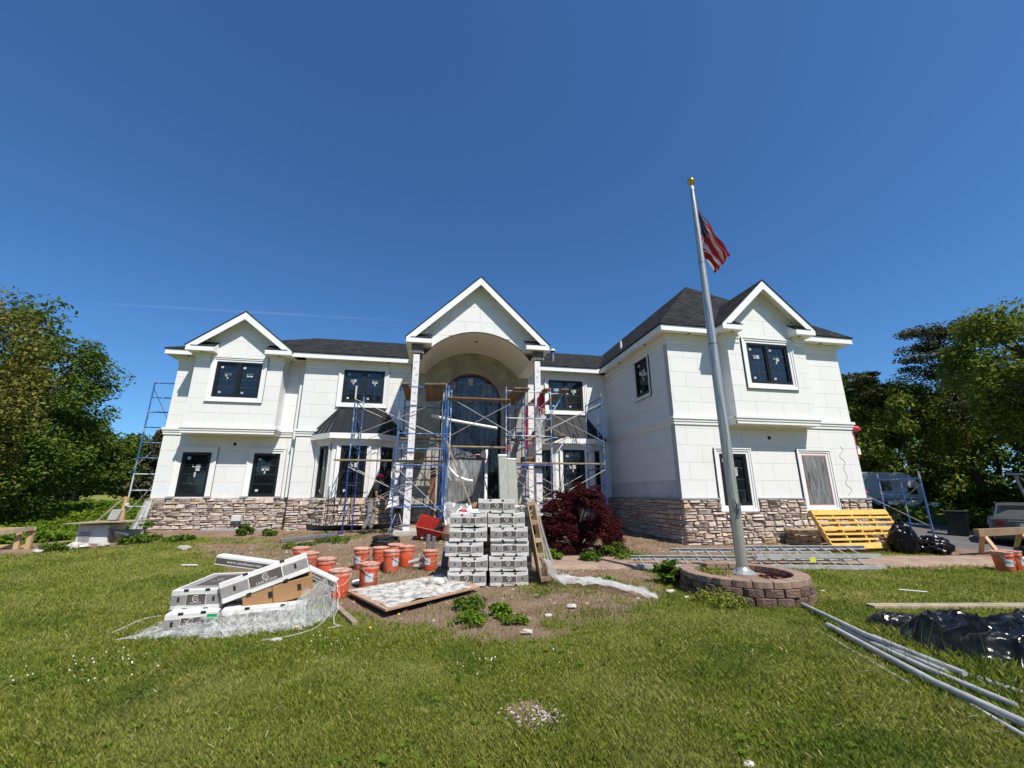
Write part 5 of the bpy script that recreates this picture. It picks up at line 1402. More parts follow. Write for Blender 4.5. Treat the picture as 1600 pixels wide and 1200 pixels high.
for k in range(3):
    z0 = 0.75 + k * 1.68
    for x in (-10.54, -9.39): brace(s5, (x, 17.2, z0 + 1.3), (x, 18.75, z0)); brace(s5, (x, 17.2, z0), (x, 18.75, z0 + 1.3))
g_ = 'scaffold planks'
def plank(label, x0, x1, y0, y1, z, m='plank', th=0.045, name='scaffold_plank', group=g_, roll=0.0):
    o = MB().box(x0, x1, y0, y1, z, z + th).build(name, M[m], bevel=0.004, base=True)
    tag(o, label, 'plank', group); o.rotation_euler.y = roll; return o
plank('weathered plank crossing in front of the left bay window', -2.95, 0.52, 13.12, 13.36, 2.46, 'plank_grey')
plank('weathered plank in front of the right bay window, above the red maple', 2.38, 5.52, 13.05, 13.30, 2.44, 'plank_grey')
plank('brown plank bridging the entrance between the two column scaffolds', 0.32, 2.30, 12.78, 13.08, 4.42, 'plank')
plank('narrow plank spanning the entrance halfway up the arched window', 0.0, 2.3, 13.6, 13.85, 2.98, 'plank_grey')
for i, (x, w_, lab) in enumerate(((-1.13, 0.24, 'outermost left plank on top of the left column scaffold'), (-0.42, 0.22, 'brown plank just right of the left column, on the scaffold top'), (-0.19, 0.22, 'middle brown plank on top of the left column scaffold'), (0.04, 0.20, 'brown plank at the right side of the left scaffold top'))):
    plank(lab, x, x + w_, 12.75, 15.2, 4.80 + 0.012 * i, 'plank')
for i, (x, w_, y0, lab) in enumerate(((2.42, 0.25, 12.7, 'leftmost brown plank on top of the right column scaffold'), (2.69, 0.25, 12.72, 'second plank beside the right column, on the scaffold top'), (3.42, 0.22, 12.7, 'brown plank right of the red-draped column, on the scaffold top'), (4.02, 0.24, 12.7, 'rightmost brown plank sticking out in front of the upper window'))):
    plank(lab, x, x + w_, y0, 15.15, 4.80 + 0.01 * i, 'plank')
plank('short plank sticking out at the middle of the right column scaffold', 3.9, 4.15, 12.75, 14.6, 3.30, 'plank')
MB_ = MB(); MB_.path([(3.68, 12.9, 4.0), (4.12, 12.9, 4.72)], 0.02, 6); MB_.path([(3.7, 12.9, 4.72), (4.3, 12.9, 4.74)], 0.02, 6); MB_.build('side_bracket', M['whiteblue'], s3)
MB_ = MB(); MB_.path([(3.68, 12.9, 2.56), (4.15, 12.9, 3.2)], 0.02, 6); MB_.path([(3.7, 12.9, 3.26), (4.3, 12.9, 3.27)], 0.02, 6); MB_.build('side_bracket', M['whiteblue'], s3)
plank('plank strewn with tools behind the scaffold, across the entrance door', 0.45, 1.72, 14.0, 14.3, 2.62, 'plank')
tr = MB(); tr.path([(0.62, 14.1, 2.70), (0.75, 14.1, 2.79), (1.0, 14.1, 2.8), (1.1, 14.1, 2.7)], 0.022, 6); tr.path([(1.15, 14.15, 2.72), (1.45, 14.15, 2.80), (1.62, 14.15, 2.72)], 0.022, 6)
tag(tr.build('power_tool', M['red'], smooth=True), 'red hand tools lying on the plank across the entrance', 'tools')
for i, (x, lab) in enumerate(((0.9, 'white crumpled bag on the plank across the entrance'), (1.62, 'small white tub at the right end of the plank across the entrance'))):
    mb = MB(); mb.lathe([(0.03, 0), (0.09, 0.02), (0.10, 0.07), (0.07, 0.12 + 0.1 * i), (0.02, 0.14 + 0.1 * i)], 9, (x, 14.08, 2.67)); tag(mb.build('tub', M['foam'], base=True, smooth=True), lab, 'tub')
for i, (x, z, w_) in enumerate(((2.35, 2.95, 0.2), (3.0, 2.55, 0.5), (-0.7, 2.62, 0.35))):
    MB_ = MB(); MB_.box(x, x + w_, 14.2, 14.6, z, z + 0.2)
    tag(MB_.build('tool_crate', M['red'] if i == 0 else M['plank'], base=True, bevel=0.01), ('dark red crate hung inside the right column scaffold', 'brown crate lying inside the right column scaffold', 'brown crate lying inside the left column scaffold')[i], 'crate')
mb = MB(); mb.box(-0.12, 0.06, 14.2, 14.34, 0.46, 2.35); tag(mb.build('timber_prop', M['tan_wood'], base=True, bevel=0.005), 'red-brown timber prop standing behind the left scaffold legs', 'prop')
brace(s2, (-1.15, 15.06, 0.9), (0.26, 15.06, 2.3)); brace(s2, (-1.15, 15.06, 4.5), (0.26, 15.06, 3.0)); brace(s2, (-1.15, 12.84, 2.3), (0.26, 12.84, 1.0))
brace(s3, (2.19, 12.84, 3.3), (3.68, 12.84, 4.55)); brace(s3, (2.6, 15.06, 4.5), (3.68, 15.06, 3.2)); brace(s3, (2.19, 12.84, 2.2), (3.68, 12.84, 1.0))
plank('short board lying across the left column scaffold at mid height', -1.25, 0.35, 14.55, 14.8, 3.32, 'plank')
plank('weathered board at the inner side of the left column scaffold, low down', -1.2, 0.3, 14.6, 14.85, 2.46, 'plank_grey')
plank('short brown board lying across the right column scaffold at mid height', 2.5, 3.75, 14.5, 14.78, 3.36, 'plank')
# red and clear cloth tied round the right column
def drape(name, label, cat, cx, cy, z0, z1, w, m, seed, amp=0.06):
    nu, nv = 14, 26; V = []
    for j in range(nv):
        t = j / (nv - 1)
        for i in range(nu):
            s = i / (nu - 1) - 0.5
            ww = w * (0.5 + 0.5 * math.sin(math.pi * (0.15 + 0.8 * t)))
            V.append((cx + s * ww + amp * (float(vnoise(t * 5, seed)) - 0.5), cy - 0.06 + amp * math.sin(s * 16 + t * 5 + seed) * 0.7, z0 + (z1 - z0) * t + 0.05 * s * math.sin(seed)))
    idx = np.arange(nu * nv).reshape(nv, nu)
    F = np.stack([idx[:-1, :-1], idx[:-1, 1:], idx[1:, 1:], idx[1:, :-1]], -1).reshape(-1, 4)
    return tag(raw_mesh(name, V, F, m, smooth=True), label, cat)
drape('cloth', 'red cloth tied to the right portico column at plank height', 'cloth', 3.42, 13.2, 4.05, 4.85, 0.22, M['redtape'], 1)
drape('cloth', 'red strip of cloth hanging inside the right scaffold tower', 'cloth', 2.95, 13.3, 2.9, 4.35, 0.10, M['redtape'], 4)
drape('plastic_sheet', 'clear plastic bunched round the right portico column', 'plastic sheet', 3.36, 13.17, 3.25, 4.2, 0.34, M['film'], 7)
# boards and pipes standing in front of the entrance
for i, (x0, x1, zt_, lab) in enumerate(((1.74, 1.98, 2.52, 'left of the two tall grey boards standing behind the box stack'), (1.985, 2.24, 2.42, 'right of the two tall grey boards standing behind the box stack'))):
    mb = MB(); zb = G(1.9, 11.5) - 0.0
    mb.hexa([(x0 + 0.09, 11.42, zb), (x1 + 0.09, 11.42, zb), (x1 + 0.09, 11.6, zb), (x0 + 0.09, 11.6, zb), (x0, 11.5, zt_), (x1, 11.5, zt_), (x1, 11.68, zt_), (x0, 11.68, zt_)])
    o = tag(mb.build('board', M['grey_board'], base=True, bevel=0.006), lab, 'board', 'tall grey boards by the entrance')
    mt_ = MB(); mt_.box(x0 - 0.01, x1 + 0.01, 11.49, 11.69, zt_ - 0.005, zt_ + 0.05); mt_.build('foam_end', M['foam'], o, bevel=0.015)
mb = MB(); mb.path([(1.62, 13.4, 0.62), (1.78, 14.6, 3.0)], 0.055, 12); tag(mb.build('pipe', M['white_paint'], smooth=True), 'white pipe leaning in the middle of the entrance', 'pipe')
mb = MB(); mb.bar((0.32, 12.7, 3.05), (1.22, 12.3, 0.85), 0.06, 0.035); tag(mb.build('batten', M['plank_grey']), 'wooden batten slanting from the left scaffold down to the box stack', 'batten')
mb = MB(); mb.path([(-0.15, 13.4, 3.95), (0.4, 13.7, 3.88), (2.1, 14.2, 3.72)], 0.05, 10); tag(mb.build('cardboard_tube', M['foam'], smooth=True), 'long pale tube lying slanted across the entrance window', 'tube')
drape('plastic_sheet', 'torn clear plastic hanging below the tool plank at the entrance', 'plastic sheet', 0.78, 13.9, 1.9, 2.6, 0.75, M['film'], 12, 0.12)
mb = MB(); mb.path([(0.42, 13.6, 2.35), (0.7, 13.55, 2.05), (1.0, 13.5, 1.93), (1.22, 13.5, 1.9)], 0.045, 8); tag(mb.build('foam_strip', M['foam'], smooth=True), 'curved white foam strip hanging below the tool plank', 'strip')
# sacks and sheet behind the boxes
def blob(name, label, cat, c, rx, ry, rz, m, seed, amp=0.25, fr=3.0, nu=28, nv=16, flat=True, group=None, ridges=0.0):
    V = []
    for j in range(nv + 1):
        ph = -math.pi / 2 + math.pi * j / nv
        for i in range(nu):
            a = 2 * math.pi * i / nu
            d = Vector((math.cos(ph) * math.cos(a), math.cos(ph) * math.sin(a), math.sin(ph)))
            k = 1 + amp * (noise.fractal(d * fr + Vector((seed, 0, 0)), 1.0, 2.0, 4)) + ridges * math.sin(a * 13 + 5 * noise.noise(d * 2 + Vector((0, seed, 0)))) * math.cos(ph) ** 0.5
            p = Vector((d.x * rx * k, d.y * ry * k, d.z * rz * k))
            if flat and p.z < -rz * 0.62: p.z = -rz * 0.62
            V.append((c[0] + p.x, c[1] + p.y, c[2] + p.z + rz * (0.62 if flat else 0)))
    F = []
    for j in range(nv):
        for i in range(nu):
            F.append((j * nu + i, j * nu + (i + 1) % nu, (j + 1) * nu + (i + 1) % nu, (j + 1) * nu + i))
    mb = MB(); mb.add(V, F); o = mb.build(name, m, smooth=True, base=True, recalc=False)
    return tag(o, label, cat, group)
blob('sand_heap', 'pale heap of sand under plastic behind the box stack', 'heap', (0.68, 12.6, G(0.7, 12.6)), 0.52, 0.4, 0.40, mat('pale_sand', (0.48, 0.37, 0.28), 0.95, col2=(0.36, 0.26, 0.19), ns=6, bump=0.5), 3, 0.2, 1.6)
film('plastic_sheet', Frame((0.0, 12.0, 0.62), (1, 0, 0), (0, -0.8, 0.5), (0, 0.5, 0.75)), 0.35, 1.25, 0.1, 0.75, 0.10, 31, M['film'], None, 22, 16, 'crumpled clear plastic over the sand heap by the entrance', 'plastic sheet')
blob('sack', 'white sack on the heap left of the topmost box', 'sack', (1.05, 11.2, 0.9), 0.22, 0.16, 0.2, M['foam'], 8, 0.2, 2.0)
mb = MB(); mb.lathe([(0.085, 0), (0.09, 0.10), (0.075, 0.115)], 14, (0.72, 10.6, 1.02)); tag(mb.build('tape_roll', M['redtape'], base=True, smooth=True), 'bright red roll on the box stack, left of the topmost box', 'roll')
blob('cardboard_scrap', 'crumpled brown paper just left of the topmost box', 'paper', (0.78, 7.95, 1.235), 0.07, 0.06, 0.07, M['cardboard'], 5, 0.3, 3)

# ------------------------------------------------------------------ stone cartons
def text_mesh(txt, size, name='lettering'):
    cu = bpy.data.curves.new(name, 'FONT'); cu.body = txt; cu.size = size; cu.align_x = 'CENTER'; cu.align_y = 'CENTER'; cu.extrude = 0.0; cu.resolution_u = 2
    ob = bpy.data.objects.new(name, cu); COL.objects.link(ob)
    bpy.context.view_layer.update()
    dg = bpy.context.evaluated_depsgraph_get()
    me = bpy.data.meshes.new_from_object(ob.evaluated_get(dg))
    bpy.data.objects.remove(ob); bpy.data.curves.remove(cu)
    me.name = name; me.materials.clear(); me.materials.append(M['box_ink'])
    return me
T_NAME = text_mesh('CASA DI SASSI', 0.030); T_LOGO = text_mesh('CS', 0.044); T_URL = text_mesh('www.casadisassi.com', 0.055)
BW, BH, BD = 0.64, 0.226, 0.44
def make_box(seed, w=BW, h=BH, d=BD, logo=True, sag=0.012):
    r = random.Random(seed)
    root = thing('carton', None, 'box', (0, 0, 0))
    def sagz(x, z): return z + (-sag * (1 - (2 * x / w) ** 2) + 0.006 * math.sin(x * 17 + seed)) * (z / h)
    mb = MB()
    n = 6
    top = []; 
    for i in range(n + 1):
        x = -w / 2 + w * i / n
        for y, z in ((-d / 2, 0), (d / 2, 0), (d / 2, h), (-d / 2, h)): top.append((x, y + 0.004 * math.sin(seed + i * 1.7) * (1 if y < 0 else -1), sagz(x, z)))
    fs = []
    for i in range(n):
        for k in range(4): fs.append((i * 4 + k, i * 4 + (k + 1) % 4, i * 4 + 4 + (k + 1) % 4, i * 4 + 4 + k))
    fs.append((0, 1, 2, 3)); fs.append((n * 4, n * 4 + 1, n * 4 + 2, n * 4 + 3))
    mb.add(top, fs); mb.build('carton_body', M['box_white'], root, local=True)
    y = -d / 2 - 0.006
    def pl(name, x0, x1, z0, z1, m, yy, parent=root, th=0.002):
        k = 4; q = MB()
        for i in range(k):
            xa = x0 + (x1 - x0) * i / k; xb = x0 + (x1 - x0) * (i + 1) / k
            q.hexa([(xa, yy, sagz(xa, z0)), (xb, yy, sagz(xb, z0)), (xb, yy + th, sagz(xb, z0)), (xa, yy + th, sagz(xa, z0)), (xa, yy, sagz(xa, z1)), (xb, yy, sagz(xb, z1)), (xb, yy + th, sagz(xb, z1)), (xa, yy + th, sagz(xa, z1))])
        return q.build(name, m, parent, local=True)
    z0, z1 = h * 0.29, h * 0.70
    for sg in (-1, 1):
        a, b_ = (-w / 2 + 0.003, -0.125) if sg < 0 else (0.125, w / 2 - 0.003)
        pl('grey_print', a, b_, z0, z1, M['box_grey'], y, th=0.004)
        c = -0.225 if sg < 0 else 0.225
        pl('hand_slot', c - 0.009, c + 0.009, h * 0.40, h * 0.60, M['hole'], y - 0.002)
        # notches where lid and tray fold
        for zc, q in ((h * 0.985, 1), (h * 0.02, -1)):
            c2 = sg * w * 0.17
            nm = MB(); nm.prism([(c2 + 0.022 * math.cos(a2), y - 0.001, sagz(c2, zc) - q * 0.024 * math.sin(a2)) for a2 in [math.pi * i / 6 for i in range(7)]], (0, 0.004, 0)); nm.build('fold_notch', M['hole'], root, local=True)
    pl('logo_frame', -0.124, 0.124, z0 - 0.012, z1 + 0.012, M['box_ink'], y - 0.001, th=0.003)
    lp = pl('logo_panel', -0.117, 0.117, z0 - 0.005, z1 + 0.005, M['box_dark'], y - 0.003, th=0.003)
    if logo:
        zc = h * 0.535; lg = MB()
        for i in range(20):
            a2 = math.pi * (1.15 + 1.7 * i / 20) + 0.6; b2 = math.pi * (1.15 + 1.7 * (i + 1) / 20) + 0.6
            P = [(0.030 * math.cos(a2), y - 0.0036, zc + 0.030 * math.sin(a2) + sagz(0, zc) - zc), (0.037 * math.cos(a2), y - 0.0036, zc + 0.037 * math.sin(a2) + sagz(0, zc) - zc), (0.037 * math.cos(b2), y - 0.0036, zc + 0.037 * math.sin(b2) + sagz(0, zc) - zc), (0.030 * math.cos(b2), y - 0.0036, zc + 0.030 * math.sin(b2) + sagz(0, zc) - zc)]
            lg.prism(P, (0, 0.0005, 0))
        lg.build('logo_ring', M['box_ink'], lp, local=True)
        for me, zz, nm_ in ((T_LOGO, zc, 'logo_letters'), (T_NAME, h * 0.315, 'lettering')):
            o = bpy.data.objects.new(nm_, me); COL.objects.link(o); o.parent = lp; o.location = (0, y - 0.0042, zz - sag); o.rotation_euler = (R(90), 0, 0)
    # lid lines
    for z in (h * 0.70, h * 0.29): pl('fold_line', -w / 2 + 0.004, w / 2 - 0.004, z - 0.0015, z + 0.0015, M['box_grey'], y - 0.0005, th=0.003)
    return root
protos = [make_box(s, sag=sg) for s, sg in ((1, 0.004), (2, 0.014), (3, 0.024))]
SA = R(-8.5)
su = Vector((math.cos(SA), math.sin(SA), 0)); sv = Vector((-math.sin(SA), math.cos(SA), 0))
S0 = Vector((0.28, 7.56, 0)) 
used = {}
gbx = 'white printed stone cartons in the tall stack'
rows = [('bottom', 0.03, 0.005), ('second', 0.055, -0.01), ('third', -0.03, 0.02), ('fourth', 0.03, 0.005), ('fifth', 0.035, -0.045)]
k = 0
def put_box(pi, label, loc, rot, grp, scale=None):
    p = protos[pi]
    o = p if not used.get(pi) else copy_tree(p)
    used[pi] = True
    o.name = 'carton'
    place(o, loc, rot, scale); tag(o, label, 'box', grp)
    return o
for i, (nm, dx1, dx2) in enumerate(rows):
    for c in range(2):
        u = (0.315 + dx1) if c == 0 else (1.045 + dx2)
        p = S0 + su * u + sv * (BD / 2 + random.uniform(-0.015, 0.015)); p.z = 0.02 + i * 0.233
        lab = 'white stone carton, %s row from the ground in the %s column of the tall stack' % (nm, 'left' if c == 0 else 'right')
        put_box((0, 1, 2)[(i * 2 + c * 2 + (1 if i == 3 else 0)) % 3] if not (c == 0 and i == 3) else 2, lab, p, (random.uniform(-0.01, 0.01), random.uniform(-0.012, 0.012), SA + random.uniform(-0.03, 0.03)), gbx)
p = S0 + su * 0.82 + sv * (BD / 2 + 0.02); p.z = 0.02 + 5 * 0.233
put_box(0, 'single white stone carton topmost on the tall stack', p, (0, 0.015, SA + 0.03), gbx)
for i, nm in enumerate(('bottom', 'second', 'third', 'fourth', 'fifth', 'sixth')):
    if i < 5:
        p = S0 + su * (1.16 - 0.01 * i) + sv * (BD * 1.5 + 0.03); p.z = 0.02 + i * 0.233
        put_box(i % 3, 'white stone carton of the rear row, %s from the ground behind the right column' % nm, p, (0, 0, SA), 'cartons in the rear row of the stack')
        p = S0 + su * 0.40 + sv * (BD * 1.5 + 0.03); p.z = 0.02 + i * 0.233
        put_box((i + 1) % 3, 'white stone carton of the rear row, %s from the ground behind the left column' % nm, p, (0, 0, SA), 'cartons in the rear row of the stack')
p = S0 + su * 1.17 + sv * (BD * 1.5 + 0.03); p.z = 0.02 + 5 * 0.233
put_box(1, 'white stone carton on top of the rear row, peeking out right of the topmost one', p, (0, 0, SA), 'cartons in the rear row of the stack', (1, 1, 0.5))

# pallet on edge, leaning on the right of the stack, wrapped in plastic
def make_pallet(name, label, w, d, n_str, slats, m, th=0.10, slat_w=0.09, bottom=True):
    root = thing(name, label, 'pallet', (0, 0, 0))
    for i in range(n_str):
        x = -w / 2 + 0.025 + (w - 0.05) * i / (n_str - 1)
        MB().box(x - 0.02, x + 0.02, -d / 2, d / 2, 0.018, th - 0.018).build('stringer', m, root, local=True, bevel=0.004)
    for (y, sw, z) in slats:
        MB().box(-w / 2, w / 2, y - sw / 2, y + sw / 2, (th - 0.0175) if z else 0.0, th if z else 0.0175).build('slat', m, root, local=True, bevel=0.003)
    return root
lp = thing('pallet', 'wooden pallet on edge leaning against the right side of the box stack', 'pallet', (0, 0, 0))
for y in (-0.62, -0.24, 0.0, 0.30, 0.62): MB().box(-0.5, 0.5, y - 0.035, y + 0.035, 0.0185, 0.122).build('stringer', M['pallet_wood'], lp, local=True, bevel=0.004)
for z in (0.0, 0.1225):
    for x in (-0.44, -0.22, 0.0, 0.22, 0.44): MB().box(x - 0.055, x + 0.055, -0.66, 0.66, z, z + 0.018).build('slat', M['timber'] if x < -0.4 else M['pallet_wood'], lp, local=True, bevel=0.003)
# local y is up along the pallet, local z its thickness
lp.matrix_world = Matrix.Identity(4)
bx = S0 + su * 1.60 + sv * 0.50; topp = S0 + su * 1.365 + sv * 0.54
ydir = (Vector((topp.x, topp.y, 1.36)) - Vector((bx.x, bx.y, 0.05))).normalized(); xdir = sv.copy(); xdir = (xdir - ydir * xdir.dot(ydir)).normalized(); zdir = xdir.cross(ydir)
ctr = Vector((bx.x, bx.y, 0.05)) + ydir * 0.66
lp.matrix_world = Matrix.Translation(ctr) @ Matrix((xdir, ydir, zdir)).transposed().to_4x4()
# plastic film trailing from the pallet to the lawn
def ribbon(name, label, cat, spine, widths, m, seed, amp=0.05, nu=12):
    sp_ = [Vector(q) for q in spine]; V = []; n = len(sp_)
    for i, q in enumerate(sp_):
        d = (sp_[min(i + 1, n - 1)] - sp_[max(i - 1, 0)]).normalized()
        side = d.cross(Vector((0, 0, 1)));  side = side.normalized() if side.length > 0.05 else Vector((0, 1, 0))
        up = side.cross(d)
        for k in range(nu):
            s = k / (nu - 1) - 0.5
            V.append(tuple(q + side * s * widths[i] + up * amp * (float(fbm(i * 0.45, k * 0.7, seed)) - 0.3) * 2))
    idx = np.arange(n * nu).reshape(n, nu)
    F = np.stack([idx[:-1, :-1], idx[:-1, 1:], idx[1:, 1:], idx[1:, :-1]], -1).reshape(-1, 4)
    return tag(raw_mesh(name, V, F, m, smooth=True), label, cat)
def spline(pts, n):
    pts = [Vector(p) for p in pts]; out = []
    for i in range(len(pts) - 1):
        p0, p1, p2, p3 = pts[max(i - 1, 0)], pts[i], pts[i + 1], pts[min(i + 2, len(pts) - 1)]
        for k in range(n):
            t = k / n; out.append(0.5 * ((2 * p1) + (-p0 + p2) * t + (2 * p0 - 5 * p1 + 4 * p2 - p3) * t * t + (-p0 + 3 * p1 - 3 * p2 + p3) * t ** 3))
    return out + [pts[-1]]
def wlerp(ws, n):
    out = []
    for i in range(len(ws) - 1):
        for k in range(n): out.append(ws[i] + (ws[i + 1] - ws[i]) * k / n)
    return out + [ws[-1]]
# film hugging the outer side of the pallet, then trailing over the ground
fv = []; nA, nB = 22, 14
for j in range(nA):
    t = j / (nA - 1)
    c = topp.lerp(bx, t); zc = 1.40 - 1.36 * t
    for i in range(nB):
        s = i / (nB - 1) - 0.5
        q = c + su * (0.19 + 0.10 * t * t + 0.03 * math.sin(9 * s + 6 * t)) + sv * (s * (0.98 + 0.2 * t) + 0.03)
        if t < 0.12: q = q - su * (0.16 * (1 - t / 0.12)); 
        fv.append((q.x, q.y, max(0.03, zc) + (0.03 if t < 0.1 else 0)))
idx = np.arange(nA * nB).reshape(nA, nB)
tag(raw_mesh('plastic_film', fv, np.stack([idx[:-1, :-1], idx[:-1, 1:], idx[1:, 1:], idx[1:, :-1]], -1).reshape(-1, 4), M['film'], smooth=True), 'clear plastic film wrapped over the leaning pallet', 'plastic film')
sp_ = spline([(1.86, 7.3, 0.45), (2.03, 7.3, 0.16), (2.35, 7.25, 0.07), (2.75, 6.95, 0.08), (3.1, 6.45, 0.06), (3.25, 6.05, 0.035)], 7)
ribbon('plastic_film', 'twisted clear plastic trailing from the leaning pallet onto the lawn', 'plastic film', sp_, wlerp([0.6, 0.55, 0.45, 0.34, 0.26, 0.05], 7), M['film'], 5, 0.09)
sp_ = spline([(2.25, 7.4, 0.12), (2.7, 7.35, 0.06), (3.0, 6.9, 0.05), (3.1, 6.6, 0.05)], 6)
ribbon('plastic_film', 'second short plastic strand beside the trailing film', 'plastic film', sp_, wlerp([0.3, 0.2, 0.22, 0.06], 6), M['film'], 8, 0.06)

# ------------------------------------------------------------------ the collapsed carton pile on the lawn
def big_carton(label, loc, rot, w, d, h, name='carton', brown=False, url=False, grp='cartons of the collapsed pile', top_logo=False, tray=True):
    root = thing(name, label, 'box', (0, 0, 0), group=grp)
    MB().box(-w / 2, w / 2, -d / 2, d / 2, 0, h).build('carton_body', M['cardboard'] if brown else M['box_white'], root, local=True, bevel=0.006)
    y = -d / 2 - 0.004
    def q(name, x0, x1, z0, z1, m, yy=y, th=0.004, par=root): return MB().box(x0, x1, yy, yy + th, z0, z1).build(name, m, par, local=True)
    if brown:
        for x in (-w * 0.12, w * 0.3): q('hand_slot', x - 0.02, x + 0.02, h * 0.4, h * 0.72, M['hole'])
        MB().box(-w * 0.09, -w * 0.09 + 0.006, y, y + 0.004, 0.002, h).build('fold_line', M['hole'], root, local=True)
    elif url:
        q('dark_print', -w / 2 + 0.01, w / 2 - 0.01, h * 0.2, h * 0.74, M['box_dark'])
        o = bpy.data.objects.new('lettering', T_URL); COL.objects.link(o); o.parent = root; o.location = (-w * 0.17, y - 0.002, h * 0.47); o.rotation_euler = (R(90), 0, 0)
    else:
        for a, b_ in ((-w / 2 + 0.006, -w * 0.2), (w * 0.2, w / 2 - 0.006)):
            q('grey_print', a, b_, h * 0.27, h * 0.74, M['box_grey']); c = (a + b_) / 2
            q('hand_slot', c - 0.012, c + 0.012, h * 0.4, h * 0.64, M['hole'], y - 0.002)
        q('logo_frame', -w * 0.195, w * 0.195, h * 0.22, h * 0.80, M['box_ink'], y - 0.001)
        lpn = q('logo_panel', -w * 0.185, w * 0.185, h * 0.25, h * 0.77, M['box_dark'], y - 0.003)
        for me, zz, nm_, sc in ((T_LOGO, 0.56, 'logo_letters', 0.9), (T_NAME, 0.34, 'lettering', 0.8 * w / 0.64)):
            o = bpy.data.objects.new(nm_, me); COL.objects.link(o); o.parent = lpn; o.location = (0, y - 0.0042, h * zz); o.rotation_euler = (R(90), 0, 0); o.scale = (sc,) * 3
        mbr = MB()
        for i in range(18):
            a2 = 0.9 + 5.0 * i / 18; b2 = 0.9 + 5.0 * (i + 1) / 18; zc = h * 0.56
            mbr.prism([(r_ * math.cos(t_), y - 0.0038, zc + r_ * math.sin(t_)) for r_, t_ in ((0.031, a2), (0.037, a2), (0.037, b2), (0.031, b2))], (0, 0.0006, 0))
        mbr.build('logo_ring', M['box_ink'], lpn, local=True)
        for x in (-w * 0.21, w * 0.21):
            for zc in (h * 0.99, h * 0.02):
                MB().box(x - 0.025, x + 0.025, y - 0.001, y + 0.004, zc - 0.012, zc + 0.012).build('fold_notch', M['hole'], root, local=True)
        # end face: grey print, arched slot
        x = w / 2 + 0.003
        MB().box(x - 0.003, x, -d / 2 + 0.02, d / 2 - 0.02, h * 0.27, h * 0.74).build('grey_print', M['box_grey'], root, local=True)
        x = -w / 2 - 0.003
        MB().box(x, x + 0.003, -d / 2 + 0.02, d / 2 - 0.02, h * 0.27, h * 0.74).build('grey_print', M['box_grey'], root, local=True)
        MB().prism([(x - 0.001, 0.05 * math.cos(math.pi * i / 8), h * 0.42 + 0.045 * math.sin(math.pi * i / 8)) for i in range(9)], (0.002, 0, 0)).build('hand_slot', M['hole'], root, local=True)
        if top_logo:
            MB().box(-w * 0.42, w * 0.42, -d * 0.42, d * 0.42, h, h + 0.002).build('grey_print', M['box_grey'], root, local=True)
            tp = MB().box(-w * 0.22, w * 0.28, -d * 0.3, d * 0.3, h + 0.0025, h + 0.004).build('logo_panel', M['box_dark'], root, local=True)
            o = bpy.data.objects.new('lettering', T_NAME); COL.objects.link(o); o.parent = tp; o.location = (w * 0.03, -0.05, h + 0.0055); o.scale = (0.9,) * 3
            o = bpy.data.objects.new('logo_letters', T_LOGO); COL.objects.link(o); o.parent = tp; o.location = (w * 0.03, 0.03, h + 0.0055); o.scale = (1.4,) * 3
    place(root, loc, rot)
    return root
a_ = R(14)
big_carton('white carton lying flat at the bottom right of the collapsed pile, wrapped in netting', (-1.92, 6.02, 0.02), (0, 0, a_ * 0.9), 0.86, 0.62, 0.22)
big_carton('white carton at the bottom left of the collapsed pile, under netting with a green tab', (-2.62, 5.95, 0.02), (0, 0, a_ * 0.6 + 0.03), 0.50, 0.66, 0.21)
MB_ = MB(); MB_.box(-2.40, -2.30, 5.60, 5.606, 0.15, 0.215); tag(MB_.build('green_label', mat('green_tape', (0.02, 0.30, 0.10), 0.5)), 'small green tab between the two lower cartons of the pile', 'label')
big_carton('white carton lying flat, upper left of the collapsed pile, with logo printed on top', (-2.60, 6.22, 0.245), (R(3), R(-1), a_ - 0.30), 0.54, 0.84, 0.21, top_logo=True)
big_carton('brown cardboard box with round hand holes under the tilted carton', (-1.80, 6.05, 0.235), (0, R(-11), a_ + 0.02), 0.74, 0.36, 0.215, brown=True)
big_carton('white printed carton tilted steeply on top of the brown box', (-1.93, 6.00, 0.405), (R(-6), R(-18), a_ + 0.02), 0.92, 0.36, 0.235)
big_carton('long white carton lid with web address lying across the back of the pile', (-2.36, 6.90, 0.46), (0, R(8.5), a_ - 0.30), 1.20, 0.18, 0.13, url=True)
big_carton('narrow white carton lid sliding off the right end of the pile', (-1.54, 6.72, 0.33), (0, R(24), a_ - 0.30), 0.50, 0.16, 0.11, url=True)
# netting: a bunched skirt of white stretch wrap plus loose strands
nu, nv = 70, 12; V = []
path_ = spline([(-3.18, 5.62, 0), (-2.88, 5.60, 0), (-2.35, 5.50, 0), (-2.0, 5.52, 0), (-1.7, 5.58, 0), (-1.45, 5.66, 0), (-1.28, 5.95, 0), (-1.22, 6.4, 0)], 10)
hts = wlerp([0.03, 0.14, 0.20, 0.20, 0.22, 0.30, 0.40, 0.44], 10)
for i, q in enumerate(path_):
    for j in range(nv):
        t = j / (nv - 1)
        out = 0.16 * (1 - t) ** 1.5 + 0.035 * math.sin(i * 1.3 + j * 0.35) * (1 - 0.5 * t) + 0.02 * math.sin(i * 2.9 + j * 0.8)
        inward = (Vector((-2.0, 6.25, 0)) - q).normalized()
        p = q + inward * (0.10 - out + 0.05 * float(fbm(i * 0.5, j * 0.5, 3)))
        V.append((p.x, p.y, 0.012 + hts[i] * t * (0.75 + 0.4 * float(vnoise(i * 0.35, 2.0)))))
n = len(path_); idx = np.arange(n * nv).reshape(n, nv)
net = raw_mesh('netting', V, np.stack([idx[:-1, :-1], idx[:-1, 1:], idx[1:, 1:], idx[1:, :-1]], -1).reshape(-1, 4), M['net'], smooth=True)
